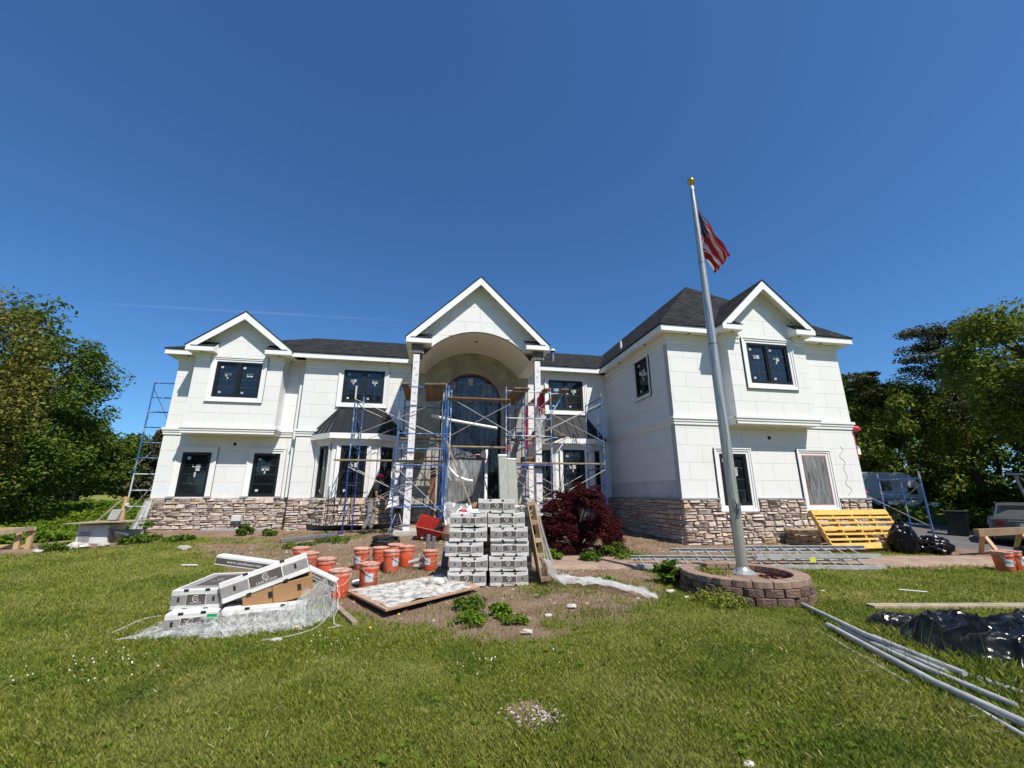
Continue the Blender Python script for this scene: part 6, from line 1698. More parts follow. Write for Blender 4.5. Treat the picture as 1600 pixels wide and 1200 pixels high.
tag(net, 'shredded white stretch wrap bunched round the foot of the collapsed carton pile', 'netting')
sm = MB(); rr = random.Random(9)
for s_ in range(26):
    i0 = rr.randint(0, n - 14); ln = rr.randint(6, 24); lift = rr.random(); pts = []
    for k in range(ln):
        i = min(n - 1, i0 + k); q = path_[i]; inward = (Vector((-2.0, 6.25, 0)) - q).normalized()
        t = min(1, max(0, lift + 0.25 * math.sin(k * 0.4 + s_)))
        p = q + inward * (0.09 - 0.16 * (1 - t) ** 1.4 - 0.012) + Vector((rr.gauss(0, 0.008), rr.gauss(0, 0.008), 0))
        pts.append((p.x, p.y, 0.015 + hts[i] * t + rr.gauss(0, 0.006)))
    sm.path(pts, 0.0011, 3, cap=False)
for (pts) in ([(-1.2, 6.2, 0.35), (-1.16, 6.0, 0.16), (-1.2, 5.75, 0.05), (-1.28, 5.5, 0.03), (-1.5, 5.3, 0.03), (-1.7, 5.25, 0.03)], [(-1.22, 6.3, 0.4), (-1.12, 6.1, 0.2), (-1.1, 5.8, 0.03), (-1.0, 5.6, 0.03), (-1.1, 5.5, 0.04)], [(-2.9, 5.7, 0.2), (-3.1, 5.75, 0.16), (-3.4, 5.8, 0.03)]):
    for o_ in range(3): sm.path([(p[0] + rr.gauss(0, 0.012), p[1] + rr.gauss(0, 0.012), p[2]) for p in spline(pts, 5)], 0.0014, 3, cap=False)
so = sm.build('net_strand', M['strand'], net, recalc=False); tag(so, kind='stuff')

# ------------------------------------------------------------------ buckets
def make_bucket(lid=True, seed=1):
    root = thing('bucket', None, 'bucket', (0, 0, 0))
    mb = MB(); mb.lathe([(0.122, 0), (0.128, 0.01), (0.138, 0.20), (0.144, 0.275)], 26); mb.build('pail', M['orange'], root, smooth=True, local=True)
    mb = MB(); mb.lathe([(0.144, 0.276), (0.150, 0.277), (0.151, 0.30), (0.146, 0.304)], 26); mb.build('rib_ring', M['orange'], root, smooth=True, local=True)
    mb = MB(); mb.lathe([(0.145, 0.3045), (0.147, 0.335), (0.149, 0.345), (0.157, 0.347), (0.157, 0.366), (0.150, 0.370), (0.148, 0.362), (0.142, 0.350)], 26); mb.build('rim', M['orange_dust'], root, smooth=True, local=True)
    mb = MB(); mb.lathe([(0.142, 0.346), (0.10, 0.352 + 0.008 * seed), (0.05, 0.350), (0.005, 0.356)], 20); mb.build('mortar_fill', M['mortar_lid'], root, smooth=True, local=True)
    # wire handle hanging down the side
    pts = [(0.155 * math.cos(a), 0.155 * math.sin(a) - 0.02 * math.sin(a), 0.315 - 0.15 * math.sin(a) ** 1.0) for a in [math.pi * i / 12 for i in range(13)]]
    pts = [(x, -abs(y) - 0.004, z) for x, y, z in pts]
    mb = MB(); mb.path(pts, 0.004, 5); mb.build('handle', M['brace'], root, smooth=True, local=True)
    lb = MB()
    for i in range(5):
        a0 = R(205 + i * 10); a1 = R(215 + i * 10)
        lb.quad((0.137 * math.cos(a0), 0.137 * math.sin(a0), 0.11), (0.137 * math.cos(a1), 0.137 * math.sin(a1), 0.11), (0.1425 * math.cos(a1), 0.1425 * math.sin(a1), 0.235), (0.1425 * math.cos(a0), 0.1425 * math.sin(a0), 0.235))
    lb.build('label', M['label_blue'], root, smooth=True, local=True, recalc=False)
    sp_ = MB(); r = random.Random(seed)
    for i in range(9):
        a = R(r.uniform(190, 350)); z = r.uniform(0.04, 0.3); rad = 0.127 + 0.018 * z / 0.29 + 0.003; s = r.uniform(0.006, 0.016)
        c = Vector((rad * math.cos(a), rad * math.sin(a), z)); t = Vector((-math.sin(a), math.cos(a), 0))
        sp_.add([c - t * s, c + Vector((0, 0, -s * 1.6)), c + t * s, c + Vector((0, 0, s))], [(0, 1, 2, 3)])
    sp_.build('mortar_splash', M['mortar_lid'], root, local=True, recalc=False)
    return root
bk = make_bucket(); gb = 'orange mortar buckets on the bare ground'
BK = [((533, 929), (-1.335, 7.16), 0.1, 'orange mortar bucket nearest the collapsed carton pile'),
      (None, (-0.98, 7.66), 0.9, 'orange mortar bucket left of the plywood mortar board, next to a white lid'),
      (None, (-1.76, 8.16), 2.2, 'orange bucket second behind the collapsed pile, wire handle at its side'),
      (None, (-2.20, 8.74), 5.8, 'orange bucket third behind the collapsed pile, with a blue label'),
      (None, (-2.53, 9.40), 0.4, 'orange bucket farthest left in the row behind the collapsed pile'),
      (None, (-1.33, 9.16), 0.3, 'orange bucket with blue label leftmost in the cluster before the house'),
      (None, (-0.73, 8.80), 1.4, 'orange bucket at the front of the cluster before the house'),
      (None, (-0.98, 9.20), 5.6, 'orange bucket in the middle of the cluster, half hidden by two others'),
      (None, (-0.72, 9.58), 2.8, 'orange bucket at the back of the cluster, capped with mortar'),
      (None, (-0.48, 9.30), 4.1, 'orange bucket rightmost in the cluster, beside a grey metal tool')]
for i, (_, (x, y), rz, lab) in enumerate(BK):
    o = bk if i == 0 else copy_tree(bk)
    place(o, (x, y, G(x, y) - 0.01), (random.uniform(-0.02, 0.02), random.uniform(-0.02, 0.02), rz), 1.06); tag(o, lab, 'bucket', gb)
for (x, y, rz, lab, sc) in ((0.0, 8.86, 0.3, 'clean orange bucket with grey trowel boards beside the box stack', 0.98), (11.28, 6.95, 0.2, 'left orange bucket with blue label by the sawhorse at the right edge', 1.05), (11.62, 7.02, 1.0, 'right orange bucket half cut by the right picture edge', 1.05)):
    o = copy_tree(bk); place(o, (x, y, G(x, y) - 0.01), (0, 0, rz), sc); tag(o, lab, 'bucket', gb if x < 5 else 'orange buckets at the right edge')
mb = MB(); mb.lathe([(0.15, 0), (0.165, 0.02), (0.16, 0.035), (0.02, 0.03)], 22, (-1.12, 7.98, G(-1.1, 7.98) + 0.005)); tag(mb.build('white_disc', M['foam'], base=True, smooth=True), 'round white plastic disc lying flat between two orange buckets', 'plastic disc')
for i, (x, y, h, w_) in enumerate(((-0.09, 9.05, 0.62, 0.07), (0.0, 9.08, 0.58, 0.07), (0.22, 8.95, 0.40, 0.13))):
    mb = MB(); mb.box(x, x + w_, y, y + 0.03, G(x, y), G(x, y) + h); o = mb.build('offcut', M['grey_metal'], base=True, bevel=0.003); o.rotation_euler = (0.05, 0.03 * i, 0.2)
    tag(o, ('dark grey offcut standing left behind the clean orange bucket', 'dark grey offcut standing right behind the clean orange bucket', 'wide grey offcut standing between bucket and box stack')[i], 'offcut')
mb = MB(); mb.path([(-0.42, 9.0, 0.19), (-0.2, 9.02, 0.24), (0.0, 9.0, 0.2), (-0.02, 8.95, 0.14), (-0.3, 8.95, 0.13)], [0.03, 0.05, 0.05, 0.04, 0.03], 8); tag(mb.build('drill', M['steel'], smooth=True), 'grey metal drill lying right of the bucket cluster', 'tool')

# ------------------------------------------------------------------ mortar board, battens
bpts = [(-1.24, 7.22), (-0.52, 5.92), (0.80, 7.16), (0.22, 8.10)]
mb = MB(); mb.hexa([(x, y, G(x, y) + 0.045 + (0.03 if i == 1 else 0)) for i, (x, y) in enumerate(bpts)] + [(x, y, G(x, y) + 0.075 + (0.03 if i == 1 else 0)) for i, (x, y) in enumerate(bpts)])
board = mb.build('mortar_board', mat('dusty_plywood', (0.42, 0.27, 0.17), 0.9, col2=(0.34, 0.215, 0.14), ns=6), base=True, bevel=0.003); tag(board, 'sheet of plywood on the ground covered with dried white mortar', 'plywood board')
nu = nv = 60; V = []
P0, P1, P2, P3 = [Vector((*p, 0)) for p in bpts]
for j in range(nv):
    for i in range(nu):
        s = 0.03 + 0.94 * i / (nu - 1); t = 0.03 + 0.94 * j / (nv - 1)
        q = P0.lerp(P1, s).lerp(P3.lerp(P2, s), t)
        ed = min(s, 1 - s, t, 1 - t) / 0.14
        hgt = 0.040 * max(0, float(fbm(q.x * 7, q.y * 7, 61, 5)) - 0.22) * min(1, max(0, ed - 0.25 + float(vnoise(q.x * 6, q.y * 6, 7)) - 0.3)) * 2.2
        V.append((q.x, q.y, G(q.x, q.y) + 0.0735 + hgt + 0.03 * max(0, s * (1 - t))))
idx = np.arange(nu * nv).reshape(nv, nu)
mo = raw_mesh('mortar_crust', V, np.stack([idx[:-1, :-1], idx[:-1, 1:], idx[1:, 1:], idx[1:, :-1]], -1).reshape(-1, 4), M['mortar_white'], smooth=True)
mo.parent = board; mo.location = -WLOC[board.name]
for i, (x, y, s) in enumerate(((0.12, 7.35, 0.10), (0.33, 7.62, 0.07), (-0.15, 7.0, 0.07))):
    blob('mortar_lump', ('largest lump of dried mortar on the plywood board', 'lump of dried mortar at the back of the plywood board', 'small lump of dried mortar on the middle of the plywood board')[i], 'mortar lump', (x, y, 0.08), s * 1.6, s, s * 0.7, M['mortar_white'], 40 + i, 0.3, 2.2, 16, 10)
def lay_bar(name, label, cat, a, b_, w, h, m, lift=0.0):
    za, zb = G(*a) + h / 2 + lift, G(*b_) + h / 2 + lift
    mb = MB(); mb.bar((*a, za), (*b_, zb), w, h); return tag(mb.build(name, M[m], base=True, bevel=0.004), label, cat)
lay_bar('batten', 'short dirty batten lying in the grass between carton pile and mortar board', 'batten', (-1.5, 7.1), (-0.83, 5.66), 0.07, 0.05, 'plank_grey')
lay_bar('long_plank', 'long grey plank lying on the lawn at the right edge', 'plank', (5.94, 5.24), (8.6, 4.78), 0.16, 0.045, 'plank_grey')
lay_bar('downspout', 'grey corrugated drainpipe lying on the bare ground before the left wing', 'pipe', (-3.98, 12.72), (-2.6, 13.55), 0.12, 0.09, 'grey_metal')
# ------------------------------------------------------------------ ladders behind the planter
def make_ladder(label, a, b_, width, flat=True, zlift=0.0, m='conduit', n=None):
    A = Vector((*a, G(*a) + zlift)); B = Vector((*b_, G(*b_) + zlift)); d = (B - A); ln = d.length; d.normalize()
    side = Vector((-d.y, d.x, 0.34)).normalized()
    root = thing('ladder', label, 'ladder', tuple(A), group='aluminium ladders lying behind the planter')
    for k, off in ((0, 0), (1, width)):
        mb = MB(); p = A + side * off + Vector((0, 0, 0.04)); q = B + side * off + Vector((0, 0, 0.04))
        mb.bar(p, q, 0.012, 0.075)
        for sg in (-1, 1): mb.bar(p + Vector((0, 0, 0.032 * sg)) + side * (0.014 if k == 0 else -0.014), q + Vector((0, 0, 0.032 * sg)) + side * (0.014 if k == 0 else -0.014), 0.03, 0.008)
        mb.build('rail', M[m], root)
    cnt = n or int(ln / 0.305)
    for i in range(cnt):
        c = A + d * (0.18 + i * 0.305) + Vector((0, 0, 0.04))
        MB().path([c, c + side * width], 0.015, 6).build('rung', M[m], root, smooth=True)
    return root
make_ladder('near aluminium extension ladder lying along the path behind the planter', (4.06, 8.30), (9.1, 7.50), 0.40)
make_ladder('second aluminium ladder lying on top, ending short of the first', (5.1, 8.52), (8.7, 8.02), 0.38, zlift=0.09)
make_ladder('short aluminium ladder at the right, on the stacked ladders', (6.6, 8.05), (9.3, 7.72), 0.40, zlift=0.18)
mb = MB(); mb.box(7.6, 7.74, 7.78, 7.785, 0.16, 0.25); tag(mb.build('warning_label', mat('yellow_green_label', (0.55, 0.60, 0.06), 0.6)), 'yellow-green label on the ladder rails right of the flagpole', 'label')

# ------------------------------------------------------------------ yellow pallet, wood stack, rubbish bags by the right corner
W_, D_ = 2.32, 1.06
yp = make_pallet('pallet', 'large yellow-painted pallet leaning below the taped right window', W_, D_, 5,
                 [(-0.455, 0.15, 1), (-0.285, 0.06, 1), (-0.145, 0.06, 1), (0.01, 0.09, 1), (0.16, 0.06, 1), (0.30, 0.06, 1), (0.455, 0.15, 1), (-0.455, 0.12, 0), (0.01, 0.10, 0), (0.455, 0.12, 0)], M['pallet_yellow'], 0.14)
xd = Vector((0.999, -0.035, 0)).normalized(); up = Vector((0, 0.52, 0.90)); up = (up - xd * up.dot(xd)).normalized(); zd = xd.cross(up)
zb = G(10.9, 9.45)
yp.matrix_world = Matrix.Translation(Vector((9.86, 9.42, zb + 0.01)) + xd * W_ / 2 + up * D_ / 2) @ Matrix((xd, up, zd)).transposed().to_4x4()
ws = make_pallet('pallet', 'grey weathered pallet in the shade behind the yellow one', 1.7, 1.1, 4, [(-0.5 + i * 0.2, 0.11, 1) for i in range(6)] + [(-0.48, 0.1, 0), (0.48, 0.1, 0)], M['pallet_wood'], 0.13)
ws2 = copy_tree(ws); tag(ws2, 'lower grey weathered pallet stacked under another behind the yellow one', 'pallet')
place(ws2, (10.75, 10.3, G(10.75, 10.3) + 0.0), (0, 0, 0.02)); place(ws, (10.8, 10.28, G(10.75, 10.3) + 0.14), (0, 0, -0.03))
w3 = copy_tree(ws); tag(w3, 'third grey pallet, topmost of the shaded stack behind the yellow one', 'pallet'); place(w3, (10.72, 10.3, G(10.75, 10.3) + 0.28), (0, 0, 0.05))
blob('rubbish_bag', 'full black rubbish bag standing right of the yellow pallet', 'rubbish bag', (11.62, 9.02, G(11.6, 9.0)), 0.29, 0.28, 0.44, M['black_plastic'], 2, 0.16, 2.6, 64, 34, ridges=0.035, group='black rubbish bags')
mb = MB(); mb.path([(11.62, 9.02, 0.75), (11.6, 9.0, 0.86), (11.52, 8.98, 0.94)], [0.10, 0.05, 0.09], 9); kn = mb.build('knot', M['black_plastic'], bpy.data.objects['rubbish_bag'], smooth=True)
blob('rubbish_bag', 'slumped black rubbish bag lying beside the full one', 'rubbish bag', (12.30, 8.92, G(12.3, 8.9)), 0.46, 0.32, 0.25, M['black_plastic'], 6, 0.26, 2.8, 64, 30, ridges=0.035, group='black rubbish bags')
mb = MB(); mb.lathe([(0.15, 0), (0.16, 0.12), (0.165, 0.14), (0.02, 0.145)], 16, (12.75, 9.8, G(12.7, 9.8) + 0.2)); tag(mb.build('tub', mat('pink_white_tub', (0.60, 0.42, 0.38), 0.6), base=True, smooth=True), 'white and red tub behind the slumped rubbish bag', 'tub')
lay_bar('gutter_offcut', 'white gutter offcut lying at the edge of the path, right of the bags', 'offcut', (13.0, 7.95), (13.5, 7.9), 0.09, 0.06, 'white_paint')
lay_bar('shovel_handle', 'dark tool handle lying by the driveway edge right of the bags', 'handle', (12.75, 8.95), (13.6, 9.3), 0.04, 0.04, 'plank')

# free-standing scaffold frame
ff = thing('scaffold_section', 'single blue scaffold frame standing by the driveway, right of the house', 'scaffold frame', (13.75, 10.4, G(13.75, 10.4)))
sc_frame(ff, (13.50, 9.66), (13.99, 11.2), G(13.5, 9.7) + 0.02, 1.88, 'blue', rungs=(0.97, 0.30), inner=False, r=0.024)
A = Vector((13.5, 9.66, 0)); B = Vector((13.99, 11.2, 0)); C = A.lerp(B, 0.45); z0 = G(13.5, 9.7) + 0.02
mb = MB(); mb.path([(C.x, C.y, z0 + 0.3), (C.x, C.y, z0 + 1.8)], 0.019, 8); mb.path([(C.x, C.y, z0 + 1.35), (B.x, B.y, z0 + 1.35)], 0.018, 8); mb.build('inner_upright', M['blue'], ff, smooth=True)
brace(ff, (13.5, 9.66, z0 + 0.5), (13.25, 11.3, z0 + 1.45)); brace(ff, (13.5, 9.66, z0 + 1.65), (14.6, 11.3, z0 + 1.05))
mb = MB(); mb.lathe([(0.01, -0.05), (0.06, -0.02), (0.06, 0.04), (0.01, 0.06)], 9, (13.28, 11.1, z0 + 1.42)); tag(mb.build('warning_ribbon', M['redtape'], base=True, smooth=True), 'knot of red ribbon at the house corner by the free scaffold frame', 'ribbon')

# sawhorse at the right edge
M['tan_board'] = mat('brown_board', (0.26, 0.17, 0.10), 0.85, col2=(0.19, 0.12, 0.07), ns=5)
sh = thing('sawhorse', 'timber sawhorse at the right edge behind the orange buckets', 'sawhorse', (13.3, 8.3, G(13.3, 8.3)))
MB().bar((12.85, 8.28, 0.60), (15.0, 8.6, 0.60), 0.10, 0.17).build('top_beam', M['tan_board'], sh, bevel=0.004)
for x, y, dx, dy in ((13.1, 8.30, -0.05, -0.26), (13.1, 8.34, 0.28, 0.30), (14.7, 8.54, -0.05, -0.26), (14.7, 8.58, 0.2, 0.30)):
    MB().bar((x, y, 0.53), (x + dx, y + dy, G(x + dx, y + dy)), 0.09, 0.045).build('leg', M['timber'], sh, bevel=0.004)
blob('dark_bundle', 'black bundle lying under the far end of the sawhorse', 'bundle', (14.2, 8.2, G(14.2, 8.2)), 0.35, 0.2, 0.15, M['black_plastic'], 9, 0.25, 2)
# ------------------------------------------------------------------ pipes, tarpaulin at the lower right
def rod(label, pts, r, m='conduit', grp='galvanised pipes lying in the grass'):
    P = [(x, y, G(x, y) + r + z) for x, y, z in pts]
    mb = MB(); mb.path(P, r, 12); return tag(mb.build('pipe', M[m], smooth=True), label, 'pipe', grp)
rod('longest galvanised pipe, its far end nearest the block planter', [(5.05, 5.42, 0.02), (4.75, 4.75, 0.05), (4.42, 4.0, 0.08), (4.3, 3.1, 0.06)], 0.025)
rod('thick galvanised pipe with a flared far end, second from the lawn side', [(4.50, 4.50, 0.02), (4.22, 3.8, 0.03), (3.98, 3.1, 0.02), (3.85, 2.45, 0.02)], 0.029)
rod('galvanised pipe lying between the two thickest ones', [(4.58, 4.42, 0.02), (4.38, 3.9, 0.03), (4.2, 3.3, 0.03), (4.12, 2.7, 0.02)], 0.025)
rod('galvanised pipe half under the black tarpaulin', [(4.62, 4.1, 0.02), (4.5, 3.7, 0.03), (4.42, 3.2, 0.02), (4.4, 2.6, 0.02)], 0.026)
rod('thin galvanised conduit at the outer edge, half sunk in the grass', [(4.42, 4.62, -0.01), (4.12, 3.95, 0.0), (3.86, 3.2, 0.0)], 0.012)
rod('short galvanised pipe squeezed beside the one under the black tarpaulin', [(4.50, 4.2, 0.03), (4.36, 3.7, 0.05), (4.26, 3.2, 0.04)], 0.022)
rod('thin galvanised pipe nearest the bottom right corner', [(4.0, 3.05, 0.0), (3.84, 2.7, 0.0), (3.70, 2.35, 0.0)], 0.018)
mb = MB(); mb.lathe([(0.032, 0), (0.036, 0.05), (0.032, 0.08)], 14, (0, 0, 0)); fl_ = mb.build('pipe_coupling', M['steel'], smooth=True, local=True)
fl_.rotation_euler = (R(90), 0, R(-20)); fl_.location = (4.50, 4.52, 0.05); tag(fl_, 'flared coupling on the far end of the thick pipe', 'coupling')
def tarp(name, label, poly_c, rx, ry, hgt, seed, m, rot=0.0):
    nu, nv = 170, 110; V = []
    for j in range(nv):
        for i in range(nu):
            s = 2 * i / (nu - 1) - 1; t = 2 * j / (nv - 1) - 1
            x = poly_c[0] + (s * rx * math.cos(rot) - t * ry * math.sin(rot)); y = poly_c[1] + (s * rx * math.sin(rot) + t * ry * math.cos(rot))
            e_ = (abs(s) ** 3.5 + abs(t) ** 3.0) ** 0.31; rim = max(0.0, 1 - e_ ** 2) ** 0.9
            big = float(fbm(x * 1.8, y * 1.8, seed, 3))
            wx = x + 0.25 * float(fbm(x * 2.3, y * 2.3, seed + 7, 2)); wy = y + 0.25 * float(fbm(x * 2.3, y * 2.3, seed + 8, 2))
            rdg = lambda a, b_, q: (1 - abs(2 * float(vnoise(a, b_, q)) - 1)) ** 3
            wr = rdg(wx * 3.2 + wy * 1.5, wy * 4.5 - wx, seed + 2); w2_ = rdg(wx * 7 - wy * 3, wy * 8 + wx * 2, seed + 3); w3_ = rdg(wx * 15, wy * 13, seed + 4)
            z = G(x, y) + 0.012 + hgt * min(1, rim * 1.7) * (0.55 + 0.6 * big) + min(1, rim * 3) * (0.085 * wr + 0.055 * w2_ + 0.028 * w3_) * hgt / 0.3
            dx = 0.10 * (float(fbm(y * 3, x * 1.0, seed + 9, 3)) - 0.5) * 2; dy = 0.12 * (float(fbm(x * 3, y, seed + 11, 3)) - 0.5) * 2
            V.append((x + dx, y + dy, z))
    idx = np.arange(nu * nv).reshape(nv, nu)
    o = raw_mesh(name, V, np.stack([idx[:-1, :-1], idx[:-1, 1:], idx[1:, 1:], idx[1:, :-1]], -1).reshape(-1, 4), m, smooth=True)
    return tag(o, label, 'tarpaulin', 'black tarpaulins at the lower right')
tarp('tarpaulin', 'big crumpled black tarpaulin heaped over the pipes at the right edge', (6.05, 3.44), 1.30, 0.72, 0.25, 4, M['tarp'], R(-10))
tarp('tarpaulin', 'small fold of black tarpaulin poking out behind the pipes', (5.42, 4.42), 0.40, 0.20, 0.13, 14, M['tarp'], R(-25))

# ------------------------------------------------------------------ mixing corner at the far left
ac = thing('utility_cabinet', 'pale louvred utility cabinet under a sheet of plywood at the left house corner', 'cabinet', (-8.75, 13.6, G(-8.75, 13.6)))
z0 = G(-8.75, 13.6) - 0.03
MB().box(-9.12, -8.40, 13.3, 13.95, z0, z0 + 0.50).build('housing', M['white_paint'], ac, bevel=0.02)
for i in range(7): MB().box(-9.06, -8.80, 13.292, 13.299, z0 + 0.06 + i * 0.038, z0 + 0.082 + i * 0.038).build('louvre', M['ledge'], ac)
mb = MB(); mb.lathe([(0.02, -0.05), (0.24, -0.02), (0.29, 0.10), (0.30, 0.13)], 18, (-8.10, 13.55, z0 + 0.20)); tr_ = mb.build('mixing_tub', M['grey_board'], base=True, smooth=True); tag(tr_, 'shallow grey mixing tub tucked beside the utility cabinet', 'tub')
mb = MB(); mb.bar((-8.38, 13.25, z0 + 0.38), (-7.85, 13.2, z0 + 0.22), 0.05, 0.03); tag(mb.build('batten', M['grey_metal']), 'dark batten slanting in front of the mixing tub', 'batten')
ply = MB(); P = [(-9.35, 13.1, 0.515), (-7.75, 13.05, 0.56), (-7.72, 14.0, 0.56), (-9.25, 14.0, 0.53)]
ply.hexa([(x, y, z0 + z) for x, y, z in P] + [(x, y, z0 + z + 0.022) for x, y, z in P])
tag(ply.build('plywood_sheet', M['plank_grey'], base=True), 'plywood sheet lying as a table top on the utility cabinet', 'plywood sheet')
mb = MB(); mb.hexa([(-8.72, 13.6, z0 + 0.575), (-8.48, 13.6, z0 + 0.575), (-8.48, 13.72, z0 + 0.575), (-8.72, 13.72, z0 + 0.575), (-8.68, 13.66, z0 + 0.86), (-8.45, 13.66, z0 + 0.86), (-8.45, 13.76, z0 + 0.86), (-8.68, 13.76, z0 + 0.86)]); tag(mb.build('cement_bag', M['ledge'], base=True, bevel=0.02), 'upright grey cement slab on the plywood table', 'slab')
po = thing('timber_post', 'timber post with diagonal brace standing behind the plywood table', 'post', (-8.95, 14.6, G(-8.95, 14.6)))
MB().box(-9.0, -8.91, 14.55, 14.64, 0.2, 1.42).build('post', M['timber'], po, bevel=0.004)
MB().bar((-8.98, 14.5, 1.38), (-9.5, 14.3, 0.6), 0.07, 0.04).build('brace', M['plank_grey'], po)
MB().box(-8.91, -8.84, 14.5, 14.6, 1.15, 1.24).build('tap', M['white_paint'], po, bevel=0.01)
ta, tb2, bl_, br_2 = Vector((-9.25, 15.95, 1.30)), Vector((-9.02, 15.9, 1.30)), Vector((-8.35, 13.75, 0.27)), Vector((-8.55, 15.0, 0.36))
V = []; nu = 16; nv = 22
for j in range(nv):
    t = j / (nv - 1)
    for i in range(nu):
        q = i / (nu - 1); a = ta.lerp(bl_, t); b = tb2.lerp(br_2, t); p = a.lerp(b, q)
        w_ = 0.10 * t * (float(fbm(q * 5, t * 1.5, 71)) - 0.5) * 2 + 0.03 * math.sin(q * 15 + t * 3)
        V.append((p.x + w_ * 0.6, p.y - abs(w_) * 0.6, max(G(p.x, p.y) + 0.02, p.z + w_ - 0.12 * math.sin(math.pi * t))))
idx = np.arange(nu * nv).reshape(nv, nu)
tag(raw_mesh('plastic_sheet', V, np.stack([idx[:-1, :-1], idx[:-1, 1:], idx[1:, 1:], idx[1:, :-1]], -1).reshape(-1, 4), M['sheet'], smooth=True), 'pale grey plastic sheet draped over the left corner of the stone base', 'plastic sheet')
fe = thing('timber_barrier', 'low barrier of new timber and one grey rail at the left picture edge', 'timber frame', (-10.2, 12.3, G(-10.2, 12.3)))
gl = G(-10.2, 12.3)
for x in (-11.2, -10.55, -9.85, -9.62): MB().box(x, x + 0.10, 12.55, 12.62, gl - 0.05, gl + 0.42).build('upright', M['timber'], fe, bevel=0.004)
MB().box(-11.6, -9.5, 12.548, 12.60, gl + 0.42, gl + 0.50).build('top_rail', M['timber'], fe, bevel=0.004)
MB().box(-11.6, -9.55, 12.64, 12.68, gl + 0.02, gl + 0.10).build('bottom_rail', M['timber'], fe, bevel=0.004)
MB().bar((-11.4, 12.0, gl + 0.14), (-9.5, 12.5, gl + 0.48), 0.05, 0.10).build('sloping_rail', M['plank_grey'], fe, bevel=0.004)
MB().box(-10.28, -10.2, 12.1, 12.18, gl - 0.05, gl + 0.28).build('upright', M['plank'], fe, bevel=0.004)

# ------------------------------------------------------------------ worker and his corner
def skin_obj(name, verts, edges, radii, m, parent=None, sub=2, root=0, loc=None):
    me = bpy.data.meshes.new(name); me.from_pydata(verts, edges, []); me.materials.append(m)
    o = bpy.data.objects.new(name, me); COL.objects.link(o)
    sk = o.modifiers.new('skin', 'SKIN'); sk.use_smooth_shade = True
    for v, r in zip(me.skin_vertices[0].data, radii): v.radius = (r, r) if not isinstance(r, tuple) else r
    me.skin_vertices[0].data[root].use_root = True
    o.modifiers.new('sub', 'SUBSURF').levels = sub; o.modifiers['sub'].render_levels = sub
    bpy.context.view_layer.update()
    dg = bpy.context.evaluated_depsgraph_get(); m2 = bpy.data.meshes.new_from_object(o.evaluated_get(dg))
    o.modifiers.clear(); o.data = m2; m2.name = name
    if parent: o.parent = parent
    return o
# local frame: x forward (he faces right in the picture), y to his left, z up
px_, py_ = -1.86, 13.62
pz = G(px_, py_)
joints = dict(pelvis=(0, 0, 0.90), waist=(0.02, 0, 1.05), chest=(0.10, 0, 1.27), neck=(0.17, 0, 1.44), skull0=(0.22, 0, 1.52), skull=(0.24, 0, 1.60), crown=(0.225, 0, 1.675),
              shL=(0.12, 0.19, 1.38), elL=(0.16, 0.24, 1.09), wrL=(0.40, 0.16, 1.03), haL=(0.48, 0.14, 1.02),
              shR=(0.12, -0.19, 1.38), elR=(0.14, -0.25, 1.09), wrR=(0.36, -0.17, 0.99), haR=(0.44, -0.15, 0.98),
              hipL=(0.0, 0.10, 0.86), knL=(0.10, 0.12, 0.47), anL=(0.05, 0.13, 0.09), toL=(0.20, 0.14, 0.045),
              hipR=(-0.01, -0.10, 0.86), knR=(0.0, -0.12, 0.47), anR=(-0.17, -0.12, 0.10), toR=(-0.03, -0.13, 0.045))
nm_ = list(joints); ix = {k: i for i, k in enumerate(nm_)}
E_ = [('pelvis', 'waist'), ('waist', 'chest'), ('chest', 'neck'), ('neck', 'skull0'), ('skull0', 'skull'), ('skull', 'crown'), ('chest', 'shL'), ('shL', 'elL'), ('elL', 'wrL'), ('wrL', 'haL'), ('chest', 'shR'), ('shR', 'elR'), ('elR', 'wrR'), ('wrR', 'haR'),
      ('pelvis', 'hipL'), ('hipL', 'knL'), ('knL', 'anL'), ('anL', 'toL'), ('pelvis', 'hipR'), ('hipR', 'knR'), ('knR', 'anR'), ('anR', 'toR')]
rad = dict(pelvis=0.125, waist=0.115, chest=0.13, neck=0.055, skull0=0.068, skull=0.088, crown=0.06, shL=0.065, elL=0.044, wrL=0.03, haL=0.03, shR=0.065, elR=0.044, wrR=0.03, haR=0.03, hipL=0.09, knL=0.06, anL=0.04, toL=0.035, hipR=0.09, knR=0.06, anR=0.04, toR=0.035)
verts = [joints[k] for k in nm_]; edges = [(ix[a], ix[b2]) for a, b2 in E_]; rads = [rad[k] for k in nm_]
